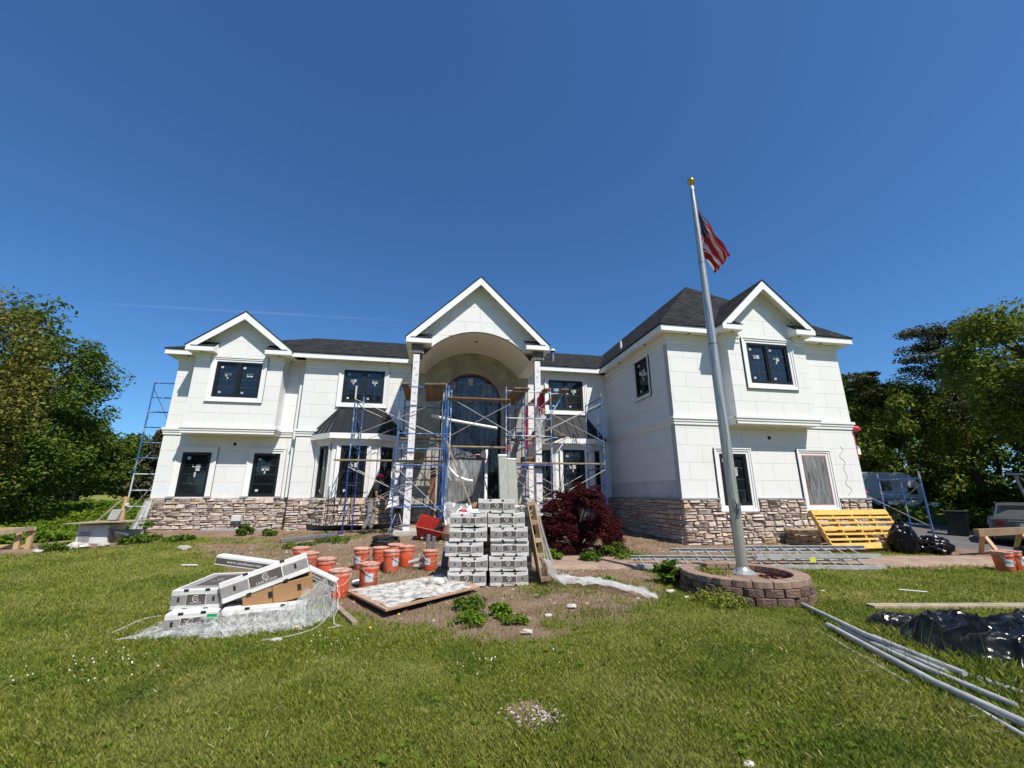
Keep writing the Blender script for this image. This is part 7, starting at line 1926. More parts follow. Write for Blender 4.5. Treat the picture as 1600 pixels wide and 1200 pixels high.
# five fingers on each hand
for sd_ in ('L', 'R'):
    h = Vector(joints['ha' + sd_]); sg = 1 if sd_ == 'L' else -1
    for f in range(5):
        off = (f - 2) * 0.014
        if f == 0: p1 = h + Vector((0.005, -sg * 0.028, 0.01)); p2 = p1 + Vector((0.03, -sg * 0.012, 0.0)); r_ = 0.009
        else: p1 = h + Vector((0.035, sg * (off - 0.007), 0)); p2 = p1 + Vector((0.034 - 0.004 * abs(f - 2), 0, -0.022)); r_ = 0.008
        b0 = len(verts); verts += [tuple(p1), tuple(p2)]; rads += [r_, r_ * 0.8]; edges += [(ix['ha' + sd_], b0), (b0, b0 + 1)]
person = skin_obj('person', verts, edges, rads, M['skin'], sub=1)
tag(person, 'worker in red cap, black T-shirt and grey trousers working beside the left bay window', 'person')
def limb(name, keys, rr_, m, sub=2):
    ks = []; eds = []
    for chain in keys:
        for i, k_ in enumerate(chain):
            if k_ not in ks: ks.append(k_)
            if i: eds.append((chain[i - 1], k_))
    return skin_obj(name, [joints[k_] for k_ in ks], [(ks.index(a), ks.index(b2)) for a, b2 in eds], [rr_[k_] for k_ in ks], m, person, sub)
joints['slL'] = tuple(Vector(joints['shL']).lerp(Vector(joints['elL']), 0.62)); joints['slR'] = tuple(Vector(joints['shR']).lerp(Vector(joints['elR']), 0.62)); joints['hem'] = (0.01, 0, 0.96); joints['collar'] = (0.15, 0, 1.40)
limb('shirt', [('hem', 'waist', 'chest', 'collar'), ('chest', 'shL', 'slL'), ('chest', 'shR', 'slR')], dict(hem=0.145, waist=0.14, chest=0.155, collar=0.08, shL=0.082, slL=0.072, shR=0.082, slR=0.072), M['tee'])
joints['cuL'] = tuple(Vector(joints['knL']).lerp(Vector(joints['anL']), 0.93)); joints['cuR'] = tuple(Vector(joints['knR']).lerp(Vector(joints['anR']), 0.93))
limb('trousers', [('pelvis', 'hipL', 'knL', 'cuL'), ('pelvis', 'hipR', 'knR', 'cuR')], dict(pelvis=0.145, hipL=0.108, knL=0.08, cuL=0.066, hipR=0.108, knR=0.08, cuR=0.066), M['trousers'])
for s_ in 'LR':
    a, t2 = Vector(joints['an' + s_]), Vector(joints['to' + s_])
    mb = MB(); mb.path([a + Vector((-0.06, 0, -0.03)), a + Vector((0.0, 0, -0.02)), a.lerp(t2, 0.6), t2 + Vector((0.04, 0, 0.0))], [0.045, 0.058, 0.05, 0.038], 10); mb.build('boot', M['boot'], person, smooth=True, local=True)
def ell(c, rx, ry, rz, m, name, zmin=-1.0, n=20):
    mb = MB(); V = []; rows_ = 10
    for j in range(rows_ + 1):
        ph = math.asin(max(-1, zmin)) + (math.pi / 2 - math.asin(max(-1, zmin))) * j / rows_
        for i in range(n):
            a = 2 * math.pi * i / n; V.append((c[0] + rx * math.cos(ph) * math.cos(a), c[1] + ry * math.cos(ph) * math.sin(a), c[2] + rz * math.sin(ph)))
    F = [(j * n + i, j * n + (i + 1) % n, (j + 1) * n + (i + 1) % n, (j + 1) * n + i) for j in range(rows_) for i in range(n)]
    mb.add(V, F); return mb.build(name, m, person, smooth=True, local=True, recalc=False)
ell((0.205, 0, 1.615), 0.105, 0.092, 0.10, M['hair'], 'hair', -0.75)
capo = ell((0.225, 0, 1.645), 0.112, 0.098, 0.085, M['cap'], 'cap', -0.15)
mb = MB(); mb.hexa([(0.30, -0.07, 1.635), (0.42, -0.05, 1.615), (0.42, 0.05, 1.615), (0.30, 0.07, 1.635), (0.30, -0.07, 1.647), (0.42, -0.05, 1.626), (0.42, 0.05, 1.626), (0.30, 0.07, 1.647)]); mb.build('cap_visor', M['cap'], capo, local=True)
mb = MB(); mb.path([(0.315, 0, 1.585), (0.345, 0, 1.565), (0.318, 0, 1.55)], [0.012, 0.018, 0.012], 7); mb.build('nose', M['skin'], person, smooth=True, local=True)
for sg in (-1, 1):
    MB().lathe([(0.002, -0.008), (0.010, 0), (0.002, 0.008)], 8, (0.312, sg * 0.032, 1.60)).build('eye', M['hair'], person, local=True)
    mb = MB(); mb.path([(0.215, sg * 0.088, 1.555), (0.21, sg * 0.10, 1.59), (0.215, sg * 0.092, 1.615)], [0.010, 0.018, 0.010], 6); mb.build('ear', M['skin'], person, smooth=True, local=True)
mb = MB(); mb.path([(0.318, -0.022, 1.527), (0.324, 0, 1.525), (0.318, 0.022, 1.527)], 0.006, 5); mb.build('mouth', M['red'], person, local=True)
place(person, (px_, py_, pz + 0.0), (0, 0, R(8)))
# what he works at: white slab on a saw stand, black tub on blocks
ss = thing('saw_stand', 'tripod saw stand in front of the worker', 'saw stand', (-1.05, 13.5, G(-1.05, 13.5)))
zt_ = G(-1.05, 13.5)
MB().lathe([(0.10, 0.72), (0.16, 0.735), (0.16, 0.76), (0.06, 0.77)], 14, (-1.02, 13.4, zt_)).build('saw_table', M['brace'], ss, smooth=True)
MB().box(-1.10, -0.94, 13.34, 13.46, zt_ + 0.50, zt_ + 0.715).build('motor', M['tyre'], ss, bevel=0.02)
for dx, dy in ((-0.24, -0.22), (0.22, -0.2), (0.0, 0.28)): MB().path([(-1.02, 13.4, zt_ + 0.72), (-1.02 + dx, 13.4 + dy, zt_)], 0.014, 7).build('leg', M['brace'], ss, smooth=True)
mb = MB(); mb.hexa([(-1.36, 13.35, zt_ + 0.72), (-1.05, 13.3, zt_ + 0.80), (-1.0, 13.7, zt_ + 0.80), (-1.3, 13.75, zt_ + 0.72), (-1.30, 13.38, zt_ + 1.02), (-1.08, 13.36, zt_ + 1.08), (-1.04, 13.66, zt_ + 1.08), (-1.26, 13.7, zt_ + 1.02)]); tag(mb.build('slab', M['foam'], base=True, bevel=0.01), 'white slab held on the stand in front of the worker', 'slab')
tubm = MB(); tubm.lathe([(0.30, 0.0), (0.42, 0.06), (0.50, 0.46), (0.52, 0.48), (0.49, 0.48), (0.40, 0.08)], 22, (-0.45, 14.35, 0.62)); tb = tubm.build('mixing_trough', mat('dark_rubber_tub', (0.035, 0.035, 0.036), 0.5, col2=(0.10, 0.10, 0.10), ns=6), base=True, smooth=True); tag(tb, 'black mixing trough on timber blocks behind the left scaffold', 'trough')
for i, x in enumerate((-0.85, -0.3)):
    o = MB().box(x, x + 0.45, 14.0, 14.5, 0.34, 0.60).build('timber_block', M['pallet_wood'], base=True, bevel=0.01); tag(o, ('left timber block under the black mixing trough', 'right timber block under the black mixing trough')[i], 'block')
blob('hose_coil', 'black coil of hose on the ground between worker and buckets', 'hose', (-1.15, 11.7, G(-1.15, 11.7)), 0.34, 0.24, 0.15, M['tyre'], 3, 0.2, 3)
hz = MB()
for k in range(5): hz.path([(-1.15 + (0.22 + 0.03 * k) * math.cos(a), 11.7 + (0.16 + 0.02 * k) * math.sin(a), G(-1.15, 11.7) + 0.10 + 0.03 * k + 0.02 * math.sin(a * 2 + k)) for a in [2 * math.pi * i / 18 for i in range(19)]], 0.014, 6)
hz.build('hose', M['tyre'], bpy.data.objects['hose_coil'], smooth=True)
# red wheelbarrow tipped up against the scaffold
wb = thing('wheelbarrow', 'red wheelbarrow tipped on its nose beside the left portico column', 'wheelbarrow', (-0.30, 12.4, G(-0.3, 12.4)))
T = [(-0.42, 12.2, 0.62), (0.30, 12.15, 0.46), (0.34, 12.55, 0.75), (-0.30, 12.62, 0.92)]
Bt = [(-0.36, 12.45, 0.18), (0.05, 12.42, 0.14), (0.08, 12.62, 0.32), (-0.28, 12.66, 0.36)]
mb = MB()
for i in range(4):
    j = (i + 1) % 4; mb.prism([T[i], T[j], Bt[j], Bt[i]], (0.01, 0.012, 0.01))
mb.prism(Bt, (0.01, 0.012, -0.01)); mb.build('tray', M['red'], wb)
mb = MB(); mb.path([(-0.42, 12.18, 0.64), (0.31, 12.13, 0.47), (0.36, 12.55, 0.77), (-0.30, 12.64, 0.94), (-0.42, 12.18, 0.64)], 0.016, 6); mb.build('tray_rim', M['red'], wb, smooth=True)
for p, q in (((-0.3, 12.3, 0.22), (0.42, 12.2, 0.85)), ((-0.1, 12.55, 0.2), (0.40, 12.5, 0.95))): MB().bar(p, q, 0.035, 0.045).build('handle', M['tyre'], wb)
mb = MB(); mb.path([(0.16 * math.cos(a), 0, 0.16 * math.sin(a)) for a in [2 * math.pi * i / 18 for i in range(19)]], 0.045, 8); wh = mb.build('wheel', M['tyre'], wb, smooth=True, local=True); wh.location = Vector((0.25, 12.45, G(0, 12.4) + 0.2)) - WLOC[wb.name]; wh.rotation_euler = (0.2, 0, 1.2)
film('cloth', Frame((-0.28, 12.28, 0.30), (1, -0.05, 0), (0, -1, 0.3), (0, 0.2, 1)), 0.0, 0.34, 0.0, 0.22, 0.03, 5, M['sheet'], None, 10, 8, 'grey rag lying inside the tipped red wheelbarrow', 'rag', 0.03)

# ------------------------------------------------------------------ car, trailer, bins, post
def loft(sections, m, name, parent, close=True, smooth=True):
    mb = MB(); n = len(sections[0]); V = []
    for s in sections: V += s
    F = [(i * n + k, i * n + (k + 1) % n, (i + 1) * n + (k + 1) % n, (i + 1) * n + k) for i in range(len(sections) - 1) for k in range(n)]
    F += [tuple(range(n))[::-1], tuple((len(sections) - 1) * n + k for k in range(n))]
    mb.add(V, F); return mb.build(name, m, parent, smooth=smooth, local=True)
car = thing('parked_car', 'silver sedan parked on the driveway seen from behind, cut by the right edge', 'car', (0, 0, 0))
def sec(x, w, zb, zs, zt, wt):   # x along the car (0 = rear), half width, bottom, shoulder height, top, half width at top
    return [(x, -w * 0.94, zb), (x, w * 0.94, zb), (x, w, (zb + zs) * 0.5), (x, w * 0.97, zs), (x, wt, zt), (x, wt * 0.5, zt + 0.012), (x, -wt * 0.5, zt + 0.012), (x, -wt, zt), (x, -w * 0.97, zs), (x, -w, (zb + zs) * 0.5)]
loft([sec(0.0, 0.80, 0.34, 0.86, 0.93, 0.72), sec(0.08, 0.87, 0.26, 0.90, 0.985, 0.76), sec(0.55, 0.90, 0.22, 0.94, 1.01, 0.76), sec(1.3, 0.91, 0.2, 0.95, 1.0, 0.78), sec(3.2, 0.91, 0.2, 0.93, 0.98, 0.78), sec(4.2, 0.88, 0.22, 0.80, 0.86, 0.72), sec(4.7, 0.80, 0.30, 0.66, 0.70, 0.65)], M['silver_car'], 'body', car)
loft([sec(0.50, 0.74, 0.97, 1.0, 1.01, 0.70), sec(1.15, 0.72, 0.97, 1.2, 1.38, 0.58), sec(1.7, 0.72, 0.97, 1.22, 1.46, 0.58), sec(2.6, 0.72, 0.95, 1.2, 1.45, 0.58), sec(3.5, 0.72, 0.9, 0.95, 1.0, 0.68)], M['silver_car'], 'cabin', car)
def quadp(name, P, m, d=0.006): return MB().prism(P, (-d, 0, d * 0.6)).build(name, m, car, local=True)
quadp('rear_window', [(0.60, -0.64, 1.055), (0.60, 0.64, 1.055), (1.12, 0.53, 1.37), (1.12, -0.53, 1.37)], M['car_glass'], 0.012)
for sg in (-1, 1):
    MB().prism([(-0.012, sg * 0.78, 0.70), (-0.012, sg * 0.50, 0.72), (-0.012, sg * 0.52, 0.86), (-0.004, sg * 0.76, 0.90), (0.25, sg * 0.885, 0.90), (0.22, sg * 0.905, 0.74)], (-0.012, sg * 0.004, 0)).build('taillight', M['taillight'], car, local=True)
    MB().prism([(0.9, sg * 0.745, 1.04), (3.1, sg * 0.745, 1.02), (2.6, sg * 0.63, 1.40), (1.35, sg * 0.63, 1.40)], (0, sg * 0.006, 0)).build('side_window', M['car_glass'], car, local=True)
    for x in (0.95, 3.75):
        mb = MB(); mb.path([(x, sg * 0.72, 0.32), (x, sg * 0.90, 0.32)], 0.32, 22); wv = mb.build('wheel', M['tyre'], car, smooth=True, local=True)
        mb = MB(); mb.path([(x, sg * 0.895, 0.32), (x, sg * 0.912, 0.32)], 0.21, 16); mb.build('rim', M['steel'], wv, smooth=True, local=True)
MB().box(-0.018, -0.004, -0.26, 0.26, 0.70, 0.83).build('plate_recess', M['grey_metal'], car, local=True)
MB().box(-0.024, -0.019, -0.16, 0.16, 0.71, 0.82).build('licence_plate', M['box_white'], car, local=True)
MB().box(-0.03, -0.006, -0.42, 0.42, 0.865, 0.885).build('chrome_strip', M['steel'], car, local=True)
mb = MB(); mb.path([(-0.006, 0, 0.925), (0.01, 0, 0.925)], 0.045, 14); mb.build('badge', M['steel'], car, local=True)
MB().box(-0.05, 0.12, -0.86, 0.86, 0.36, 0.56).build('bumper', M['silver_car'], car, local=True, bevel=0.05)
place(car, (19.72, 11.25, G(19.7, 11.3) + 0.02), (0, 0, R(31)))
tl_ = thing('camper_trailer', 'white camper trailer with dark windows parked in shade behind the house corner', 'trailer', (0, 0, 0))
L_ = 5.2
prof = [(0, 0.45), (L_ * 0.9, 0.45), (L_ * 0.97, 0.62), (L_, 1.1), (L_ * 0.97, 1.55), (L_ * 0.90, 1.95), (L_ * 0.80, 2.12), (0.1, 2.16), (0, 2.1)]
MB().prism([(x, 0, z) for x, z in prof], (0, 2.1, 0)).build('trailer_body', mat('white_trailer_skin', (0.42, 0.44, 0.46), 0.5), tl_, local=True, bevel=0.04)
for x, w_, z, h in ((0.6, 0.8, 1.25, 0.5), (2.7, 0.55, 1.2, 0.48), (4.25, 0.55, 1.0, 0.36)): MB().box(x, x + w_, -0.02, -0.001, z, z + h).build('window', M['car_glass'], tl_, local=True, bevel=0.005)
MB().box(0, L_ * 0.93, -0.012, -0.001, 0.72, 0.78).build('stripe', M['grey_metal'], tl_, local=True)
for x in (1.9, 2.7):
    mb = MB(); mb.path([(x, -0.02, 0.33), (x, 0.2, 0.33)], 0.32, 18); mb.build('wheel', M['tyre'], tl_, smooth=True, local=True)
MB().bar((L_ * 0.95, 1.05, 0.5), (L_ + 1.0, 1.05, 0.48), 0.1, 0.1).build('drawbar', M['grey_metal'], tl_, local=True)
place(tl_, (20.6, 18.7, G(23, 19)), (0, 0, R(-3)))
binp = thing('wheeled_bin', None, 'bin', (0, 0, 0))
mb = MB(); mb.hexa([(-0.24, -0.28, 0.04), (0.24, -0.28, 0.04), (0.24, 0.22, 0.04), (-0.24, 0.22, 0.04), (-0.29, -0.36, 0.95), (0.29, -0.36, 0.95), (0.29, 0.3, 0.95), (-0.29, 0.3, 0.95)]); mb.build('bin_body', mat('dark_green_bin', (0.006, 0.010, 0.008), 0.6), binp, local=True, bevel=0.02)
MB().box(-0.31, 0.31, -0.39, 0.34, 0.952, 1.01).build('bin_lid', M['tyre'], binp, local=True, bevel=0.02)
for sg in (-1, 1):
    mb = MB(); mb.path([(sg * 0.22, 0.25, 0.1), (sg * 0.28, 0.25, 0.1)], 0.1, 12); mb.build('wheel', M['tyre'], binp, smooth=True, local=True)
place(binp, (21.3, 14.3, G(21.3, 14.3)), (0, 0, 0.6)); tag(binp, 'dark wheeled bin standing in the shade by the driveway', 'bin')
hp = thing('arm_post', 'grey post with a short arm and stay wires standing behind the silver car', 'post', (23.8, 13.2, G(23.8, 13.2)))  # plain post with an arm, it carries no lamp
MB().path([(23.8, 13.2, 0.2), (23.45, 13.3, 2.25)], 0.05, 8).build('post', M['ledge'], hp, smooth=True)
MB().box(23.15, 23.75, 13.2, 13.4, 2.25, 2.33).build('arm', M['ledge'], hp, bevel=0.01)
for x in (24.3, 24.6): MB().path([(23.6, 13.3, 2.25), (x, 13.1, 1.2)], 0.012, 5).build('stay', M['ledge'], hp)

# ------------------------------------------------------------------ shrubs and weeds
mp_ = thing('red_maple', 'dome-shaped dark red Japanese maple in front of the right bay window', 'shrub', (3.62, 10.6, G(3.62, 10.6)))
tb_ = MB(); rr = np.random.default_rng(3); cs = []; rs = []
for i in range(150):
    a = rr.random() * 2 * math.pi; k = rr.random() ** 0.55; ph = rr.random()
    rx = 1.05 * k; z = 0.35 + 1.32 * math.sqrt(max(0, 1 - k * k)) * (0.55 + 0.45 * ph) if ph > 0.25 else 0.3 + 0.6 * (1 - k) + 0.3 * rr.random()
    z = min(1.70, z + 0.10 * math.sin(a * 3 + 1))
    cs.append((rx * math.cos(a) * 1.02, rx * math.sin(a) * 0.9, z)); rs.append(0.10 + 0.10 * rr.random())
    if i % 9 == 0: tb_.path([(3.62, 10.6, 0.1), (3.62 + rx * 0.4 * math.cos(a), 10.6 + rx * 0.4 * math.sin(a), 0.45 + 0.3 * z), (3.62 + cs[-1][0], 10.6 + cs[-1][1], z + 0.1)], [0.035, 0.02, 0.008], 6)
for i in range(130):
    a = rr.random() * 2 * math.pi; k = 0.72 + 0.33 * rr.random()
    cs.append((1.05 * k * math.cos(a), 0.95 * k * math.sin(a), 0.16 + 0.65 * rr.random())); rs.append(0.10 + 0.09 * rr.random())
tb_.build('trunk', M['bark'], mp_, smooth=True, recalc=False)
V, F = leaf_cloud(cs, rs, 260, 0.021, 0.55, 3, droop=0.6); o = raw_mesh('crown', V, F, M['maple']); o.parent = mp_
def leafy(name, label, cat, x, y, r, h, n, leafm, size, seed, group=None):
    q = np.random.default_rng(seed); cs = []; rs = []
    for i in range(n):
        a = q.random() * 6.283; k = q.random() ** 0.6
        cs.append((r * k * math.cos(a), r * k * math.sin(a), h * (0.2 + 0.75 * q.random() * (1 - 0.5 * k)))); rs.append(r * 0.25 + 0.02)
    t = thing(name, label, cat, (x, y, G(x, y) - 0.01), group=group)
    V, F = leaf_cloud(cs, rs, 26, size, 0.7, seed); o = raw_mesh('leaves', V, F, M[leafm]); o.parent = t
    sm_ = MB()
    for i in range(min(n, 7)): sm_.path([(0, 0, 0), (cs[i][0] * 0.5, cs[i][1] * 0.5, cs[i][2] * 0.6), cs[i]], [0.006, 0.005, 0.003], 5)
    s_ = sm_.build('stem', M['weed_dark'], t, local=True, recalc=False)
    return t
leafy('weed_clump', 'bright green weed clump on the lawn edge below the mortar board', 'weed', 0.50, 5.55, 0.20, 0.13, 24, 'weed', 0.022, 1)
leafy('weed_clump', 'darker green weed clump just behind the bright one at the lawn edge', 'weed', 0.60, 6.15, 0.22, 0.18, 22, 'weed_dark', 0.026, 2)
leafy('weed_clump', 'slanting bright weed clump right of the first, before the box stack', 'weed', 0.92, 5.75, 0.17, 0.17, 20, 'weed', 0.026, 3)
leafy('weed_clump', 'small weed beside the slanting bright clump', 'weed', 1.05, 5.42, 0.15, 0.10, 14, 'weed', 0.02, 4)
leafy('leafy_plant', 'upright leafy green plant at the left end of the block planter', 'plant', 4.10, 7.15, 0.20, 0.50, 26, 'weed_dark', 0.045, 5)
leafy('leafy_plant', 'yellowish weeds in front of the planter blocks', 'weed', 4.05, 5.75, 0.34, 0.22, 34, 'grass', 0.022, 6)
leafy('leafy_plant', 'bright hosta at the left foot of the red maple', 'plant', 2.62, 9.35, 0.20, 0.24, 20, 'weed', 0.04, 7)
leafy('leafy_plant', 'pale lavender clump below the middle of the red maple', 'plant', 3.45, 9.15, 0.26, 0.26, 26, 'weed_dark', 0.03, 8)
leafy('leafy_plant', 'low bright ground cover right of the red maple along the path', 'plant', 4.45, 9.35, 0.45, 0.12, 34, 'weed', 0.03, 9)
leafy('leafy_plant', 'dark bushy perennial under the right side of the red maple', 'plant', 4.2, 9.75, 0.35, 0.35, 30, 'leaf_dark', 0.04, 10)
leafy('weed_clump', 'green weed against the left stone base below the vent box', 'weed', -5.65, 14.6, 0.28, 0.34, 22, 'weed_dark', 0.045, 11)
leafy('weed_clump', 'small weed on the bare ground before the left stone base', 'weed', -4.85, 14.3, 0.2, 0.2, 14, 'weed_dark', 0.04, 12)
leafy('weed_clump', 'dark weeds at the left corner of the stone base', 'weed', -8.9, 15.3, 0.34, 0.48, 26, 'weed_dark', 0.05, 13)
leafy('weed_clump', 'weed patch in front of the plastic sheet at the left corner', 'weed', -7.7, 13.4, 0.42, 0.20, 24, 'weed_dark', 0.045, 14)
leafy('weed_clump', 'weeds by the ledge board below the left windows', 'weed', -6.75, 13.5, 0.34, 0.16, 20, 'weed_dark', 0.045, 15)
leafy('weed_clump', 'weeds by the white stones left of the utility cabinet', 'weed', -8.7, 12.3, 0.36, 0.16, 22, 'weed_dark', 0.04, 16)
leafy('weed_clump', 'short weeds in the middle of the bare ground before the left bay', 'weed', -2.6, 12.4, 0.45, 0.10, 16, 'weed_dark', 0.035, 17)
leafy('weed_clump', 'low weeds at the far end of the drainpipe', 'weed', -3.3, 12.0, 0.35, 0.09, 14, 'weed_dark', 0.035, 18)
leafy('weed_clump', 'low tuft right of the trailing plastic film', 'weed', 3.0, 7.4, 0.18, 0.12, 14, 'weed', 0.025, 19)
leafy('flowering_shrub', 'shrub with flat white flower heads by the driveway edge', 'shrub', 21.9, 16.2, 0.9, 1.1, 40, 'leaf_dark', 0.07, 20)
r4 = np.random.default_rng(4); cs = [(21.9 + 1.5 * (k - 0.5), 16.2 - 1.0 * (k - 0.5) + 0.2 * v, G(21.6, 15.6) + 0.85 + 0.35 * u) for k, u, v in r4.random((13, 3))]
V, F = leaf_cloud(cs, [0.13] * len(cs), 40, 0.035, 0.35, 4); fo = raw_mesh('flower_head', V, F, M['flower_white'], parent=bpy.data.objects['flowering_shrub']); tag(fo, kind='stuff')
# planter weeds
leafy('weed_clump', 'sparse weeds and dead leaves inside the block planter left of the pole', 'weed', 4.55, 6.6, 0.35, 0.10, 20, 'grass', 0.02, 21).location.z = 0.22
leafy('weed_clump', 'brownish leaf litter inside the block planter right of the pole', 'weed', 5.35, 6.2, 0.3, 0.05, 16, 'maple', 0.02, 22).location.z = 0.22
# ------------------------------------------------------------------ scattered debris
def debris(label, x, y, s, m='debris', seed=1, name='debris_lump'):
    return blob(name, label, 'debris', (x, y, G(x, y)), s * 1.5, s, s * 0.6, M[m], seed, 0.35, 2.0, 12, 8)
for i, (x, y, s, lab) in enumerate(((1.92, 5.95, 0.05, 'white scrap below the trailing plastic film'), (1.5, 5.6, 0.035, 'small pale scrap on the patchy lawn below the box stack'), (3.75, 6.55, 0.05, 'white scrap left of the planter'), (3.8, 6.2, 0.03, 'tiny white scrap left of the planter front'),
                                     (1.1, 5.05, 0.045, 'pale scrap at the lawn edge right of the weeds'), (-1.55, 5.25, 0.04, 'pale stone by the netting in the lawn'), (6.15, 6.15, 0.03, 'white scrap on the lawn right of the planter'), (-5.85, 11.9, 0.10, 'white stone on the lawn before the left wing'),
                                     (-8.4, 12.4, 0.16, 'largest white stone left of the utility cabinet'), (-8.1, 12.75, 0.10, 'white stone next to the utility cabinet'), (-8.9, 12.0, 0.07, 'small white stone at the end of the left soil strip'), (1.85, 2.55, 0.025, 'white scrap in the grass at the bottom middle'))):
    debris(lab, x, y, s, 'debris', 100 + i)
lay_bar('stick', 'thin white stick on the lawn right of the planter', 'stick', (7.35, 5.95), (7.6, 5.72), 0.025, 0.015, 'strand', 0.03)
lay_bar('stick', 'thin white stick on the left lawn', 'stick', (-4.8, 9.8), (-4.5, 9.75), 0.03, 0.02, 'strand', 0.03)
rb = MB(); q = random.Random(8)
for i in range(900):
    x = q.uniform(-6, 13); y = q.uniform(5.4, 13.5)
    if float(dirt_mask(np.array([x]), np.array([y]))[0]) < 0.6: continue
    s = q.uniform(0.006, 0.026) * (1 + 0.05 * y); z = G(x, y) - 0.004; a = q.random() * 6.28
    P = [(x + s * 1.3 * math.cos(a + t) * q.uniform(0.7, 1.2), y + s * math.sin(a + t) * q.uniform(0.7, 1.2), z) for t in (0, 1.57, 3.14, 4.71)]
    rb.add(P + [(x, y, z + s * 0.9)], [(0, 1, 4), (1, 2, 4), (2, 3, 4), (3, 0, 4)])
gv = rb.build('gravel', M['rock'], recalc=False); tag(gv, kind='stuff')

# ------------------------------------------------------------------ lawn grass: single blades, thinner with distance
def grass(n, dmin, dmax, seed, hmul=1.0):
    r = np.random.default_rng(seed)
    # distance distribution: dense near the camera
    u = r.random(n); p = 0.42
    d = (dmin ** p + u * (dmax ** p - dmin ** p)) ** (1 / p)
    a = R(10.46) + (r.random(n) - 0.5) * 2 * R(62)
    x = d * np.sin(a); y = d * np.cos(a)
    dm = dirt_mask(x, y)
    cl = fbm(x * 3.2, y * 3.2, 91, 3)
    keep = r.random(n) > np.clip((dm - 0.12) * 1.5, 0, 1) * (1 - 0.15 * cl)
    for P in (WALK, DRIVE): keep &= poly_sd(x, y, P) < 0.02
    keep &= np.hypot(x - 4.92, y - 6.38) > 0.92
    keep &= ~((x > XL0 - 0.1) & (x < XR0) & (y > 15.6)) & ~((x > XR0 - 0.1) & (x < XR1 + 0.1) & (y > YR - 0.1))
    keep &= poly_sd(x, y, bpts) < 0.0
    x, y, d, cl = x[keep], y[keep], d[keep], cl[keep]; n = len(x)
    big = fbm(x * 0.8, y * 0.8, 95, 3)
    h = (0.022 + 0.030 * r.random(n) ** 1.5) * (0.55 + 0.95 * cl) * hmul * (0.75 + 0.5 * big)
    # long grass round the pipes and tarpaulin
    tall = np.exp(-(((x - 4.9) + 0.55 * (3.6 - y) * 0.3) / 0.55) ** 2 - ((y - 3.3) / 1.1) ** 2) * (r.random(n) < 0.5)
    h = h * (1 + 2.2 * tall)
    w = (0.0013 + 0.0010 * r.random(n)) * (0.75 + 0.20 * d)
    t = r.random(n) * 2 * np.pi; lean = h * (0.2 + 0.65 * r.random(n)); la = t + r.normal(size=n) * 0.8
    z = gz(x, y) - 0.006
    bx = np.cos(t) * w; by = np.sin(t) * w
    lx = np.cos(la + 1.57) * lean; ly = np.sin(la + 1.57) * lean
    V = np.empty((n, 4, 3))
    V[:, 0] = np.stack([x - bx, y - by, z], -1); V[:, 1] = np.stack([x + bx, y + by, z], -1)
    V[:, 2] = np.stack([x + lx * 0.35 + bx * 0.8, y + ly * 0.35 + by * 0.8, z + h * 0.62], -1)
    V[:, 3] = np.stack([x + lx, y + ly, z + h], -1)
    k = np.arange(n) * 4
    F = np.concatenate([np.stack([k, k + 1, k + 2], -1), np.stack([k, k + 2, k + 3], -1)])
    return V.reshape(-1, 3), F
V, F = grass(1000000, 2.0, 15.5, 5)
tag(raw_mesh('grass', V, F, M['grass']), kind='stuff')
# tall seed stalks by the tarpaulin
st_ = MB(); q = random.Random(12)
for i in range(70):
    x = q.uniform(4.15, 5.0); y = q.uniform(2.6, 3.8); h = q.uniform(0.16, 0.42); dx, dy = q.gauss(0, 0.10), q.gauss(0, 0.10)
    st_.path([(x, y, G(x, y)), (x + dx * 0.4, y + dy * 0.4, G(x, y) + h * 0.6), (x + dx, y + dy, G(x, y) + h)], [0.0028, 0.0022, 0.0008], 4, cap=False)
tag(st_.build('tall_grass', M['weed_dark'], recalc=False), kind='stuff')
# clover with white flowers, dandelions
cl_ = MB(); q = random.Random(13)
spots = [(-2.85, 4.75, 0.55, 26), (0.45, 4.2, 0.25, 8), (-0.95, 5.0, 0.35, 10), (1.1, 4.0, 0.5, 6)]
for cx, cy, rr_, n_ in spots:
    for i in range(n_):
        x = cx + q.gauss(0, rr_ * 0.6); y = cy + q.gauss(0, rr_ * 0.45); z = G(x, y) + q.uniform(0.04, 0.075); s = q.uniform(0.004, 0.0075)
        cl_.lathe([(s * 0.5, -s), (s, -s * 0.2), (s * 0.8, s * 0.6), (s * 0.2, s)], 7, (x, y, z))
tag(cl_.build('clover_flowers', M['flower_white'], recalc=False), kind='stuff')
V, F = [], []
cs = []
for cx, cy, rr_, n_ in spots[:3]:
    for i in range(n_ * 6): cs.append((cx + q.gauss(0, rr_ * 0.65), cy + q.gauss(0, rr_ * 0.5), 0.03))
cs = [(x, y, G(x, y) + z) for x, y, z in cs]
V, F = leaf_cloud(cs, [0.04] * len(cs), 8, 0.010, 0.5, 14); tag(raw_mesh('clover_leaves', V, F, M['weed_dark']), kind='stuff')
dn = MB()
for (x, y) in ((-1.45, 5.55), (-0.62, 5.35), (0.35, 6.25), (-0.35, 5.85)):
    dn.lathe([(0.006, -0.006), (0.017, 0), (0.013, 0.008), (0.003, 0.010)], 9, (x, y, G(x, y) + 0.06))
tag(dn.build('dandelion_flowers', M['flower_yellow'], recalc=False), kind='stuff')

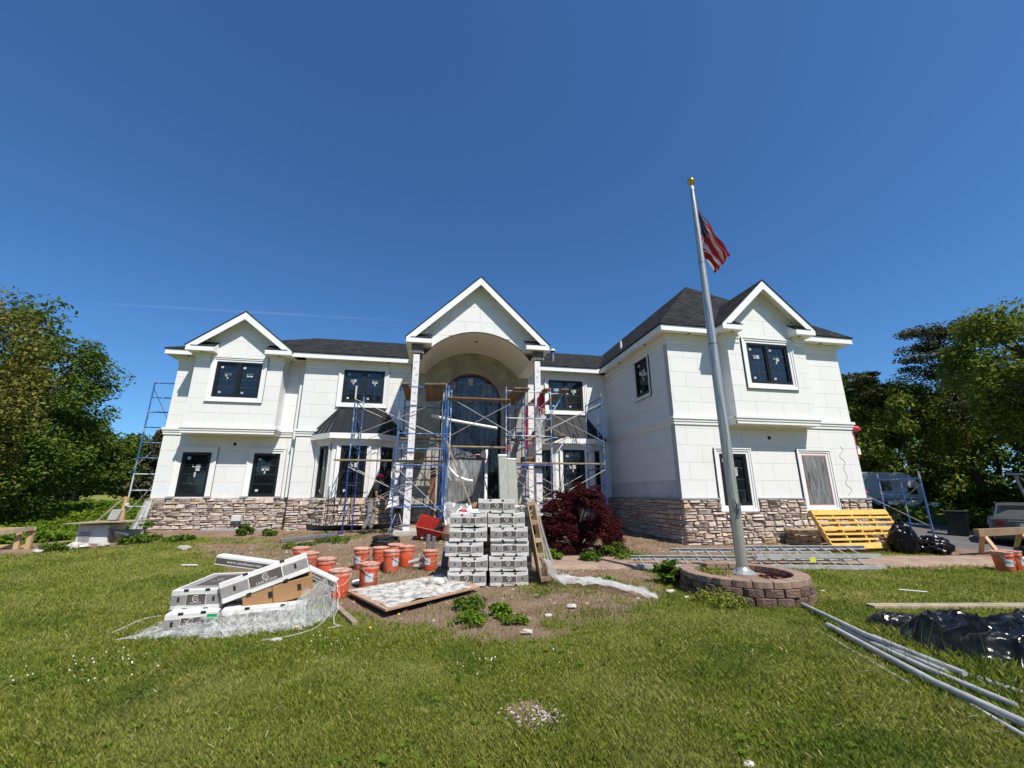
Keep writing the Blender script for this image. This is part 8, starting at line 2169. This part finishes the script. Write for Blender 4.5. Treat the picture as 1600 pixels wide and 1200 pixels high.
# broad-leaved weeds and clippings scattered through the lawn
r = np.random.default_rng(77)
n = 420; d = 2.3 + 7.5 * r.random(n) ** 0.8; a = R(10.46) + (r.random(n) - 0.5) * 2 * R(52); x = d * np.sin(a); y = d * np.cos(a)
ok = (dirt_mask(x, y) < 0.3) & (np.hypot(x - 4.92, y - 6.38) > 1.0) & (fbm(x * 0.9, y * 0.9, 123, 3) > 0.45)
V = []; F = []
for X, Y in zip(x[ok], y[ok]):
    z = G(X, Y); m_ = int(5 + 5 * r.random()); sz = 0.022 + 0.028 * r.random()
    for k in range(m_):
        an = 6.283 * k / m_ + r.normal() * 0.3; c, s_ = math.cos(an), math.sin(an); b0 = len(V); w_ = sz * 0.26
        V += [(X, Y, z + 0.012), (X + c * sz * 0.55 - s_ * w_, Y + s_ * sz * 0.55 + c * w_, z + 0.034), (X + c * sz * 1.1, Y + s_ * sz * 1.1, z + 0.028), (X + c * sz * 0.55 + s_ * w_, Y + s_ * sz * 0.55 - c * w_, z + 0.034)]
        F += [(b0, b0 + 1, b0 + 2, b0 + 3)]
tag(raw_mesh('lawn_weeds', V, F, M['weed']), kind='stuff')
n = 700; d = 2.2 + 8 * r.random(n); a = R(10.46) + (r.random(n) - 0.5) * 2 * R(52); x = d * np.sin(a); y = d * np.cos(a)
ok = fbm(x * 0.8, y * 0.8, 131, 3) > 0.5; x, y, d = x[ok], y[ok], d[ok]; n = len(x)
an = r.random(n) * 6.283; ln = 0.012 + 0.022 * r.random(n); w_ = 0.0011 * (0.7 + 0.2 * d); z = gz(x, y) + 0.022 + 0.02 * r.random(n)
c, s_ = np.cos(an), np.sin(an)
V = np.stack([np.stack([x - c * ln - s_ * w_, y - s_ * ln + c * w_, z], -1), np.stack([x - c * ln + s_ * w_, y - s_ * ln - c * w_, z], -1), np.stack([x + c * ln + s_ * w_, y + s_ * ln - c * w_, z + 0.012], -1), np.stack([x + c * ln - s_ * w_, y + s_ * ln + c * w_, z + 0.012], -1)], 1).reshape(-1, 3)
tag(raw_mesh('grass_clippings', V, np.arange(n * 4).reshape(-1, 4), mat('dry_straw', (0.50, 0.43, 0.24), 0.8)), kind='stuff')
# pale crumbs of mortar and dead grass on the bare spot in the lawn
ch = MB(); q = random.Random(31)
for i in range(150):
    x = 0.78 + q.gauss(0, 0.13); y = 3.27 + q.gauss(0, 0.10); s = q.uniform(0.004, 0.014); z = G(x, y) + q.uniform(0.0, 0.02); a = q.random() * 6.28
    P = [(x + s * 1.4 * math.cos(a + t) * q.uniform(0.6, 1.2), y + s * math.sin(a + t) * q.uniform(0.6, 1.2), z) for t in (0, 1.57, 3.14, 4.71)]
    ch.add(P + [(x, y, z + s * 0.8)], [(0, 1, 4), (1, 2, 4), (2, 3, 4), (3, 0, 4)])
tag(ch.build('mortar_crumbs', M['debris'], recalc=False), kind='stuff')
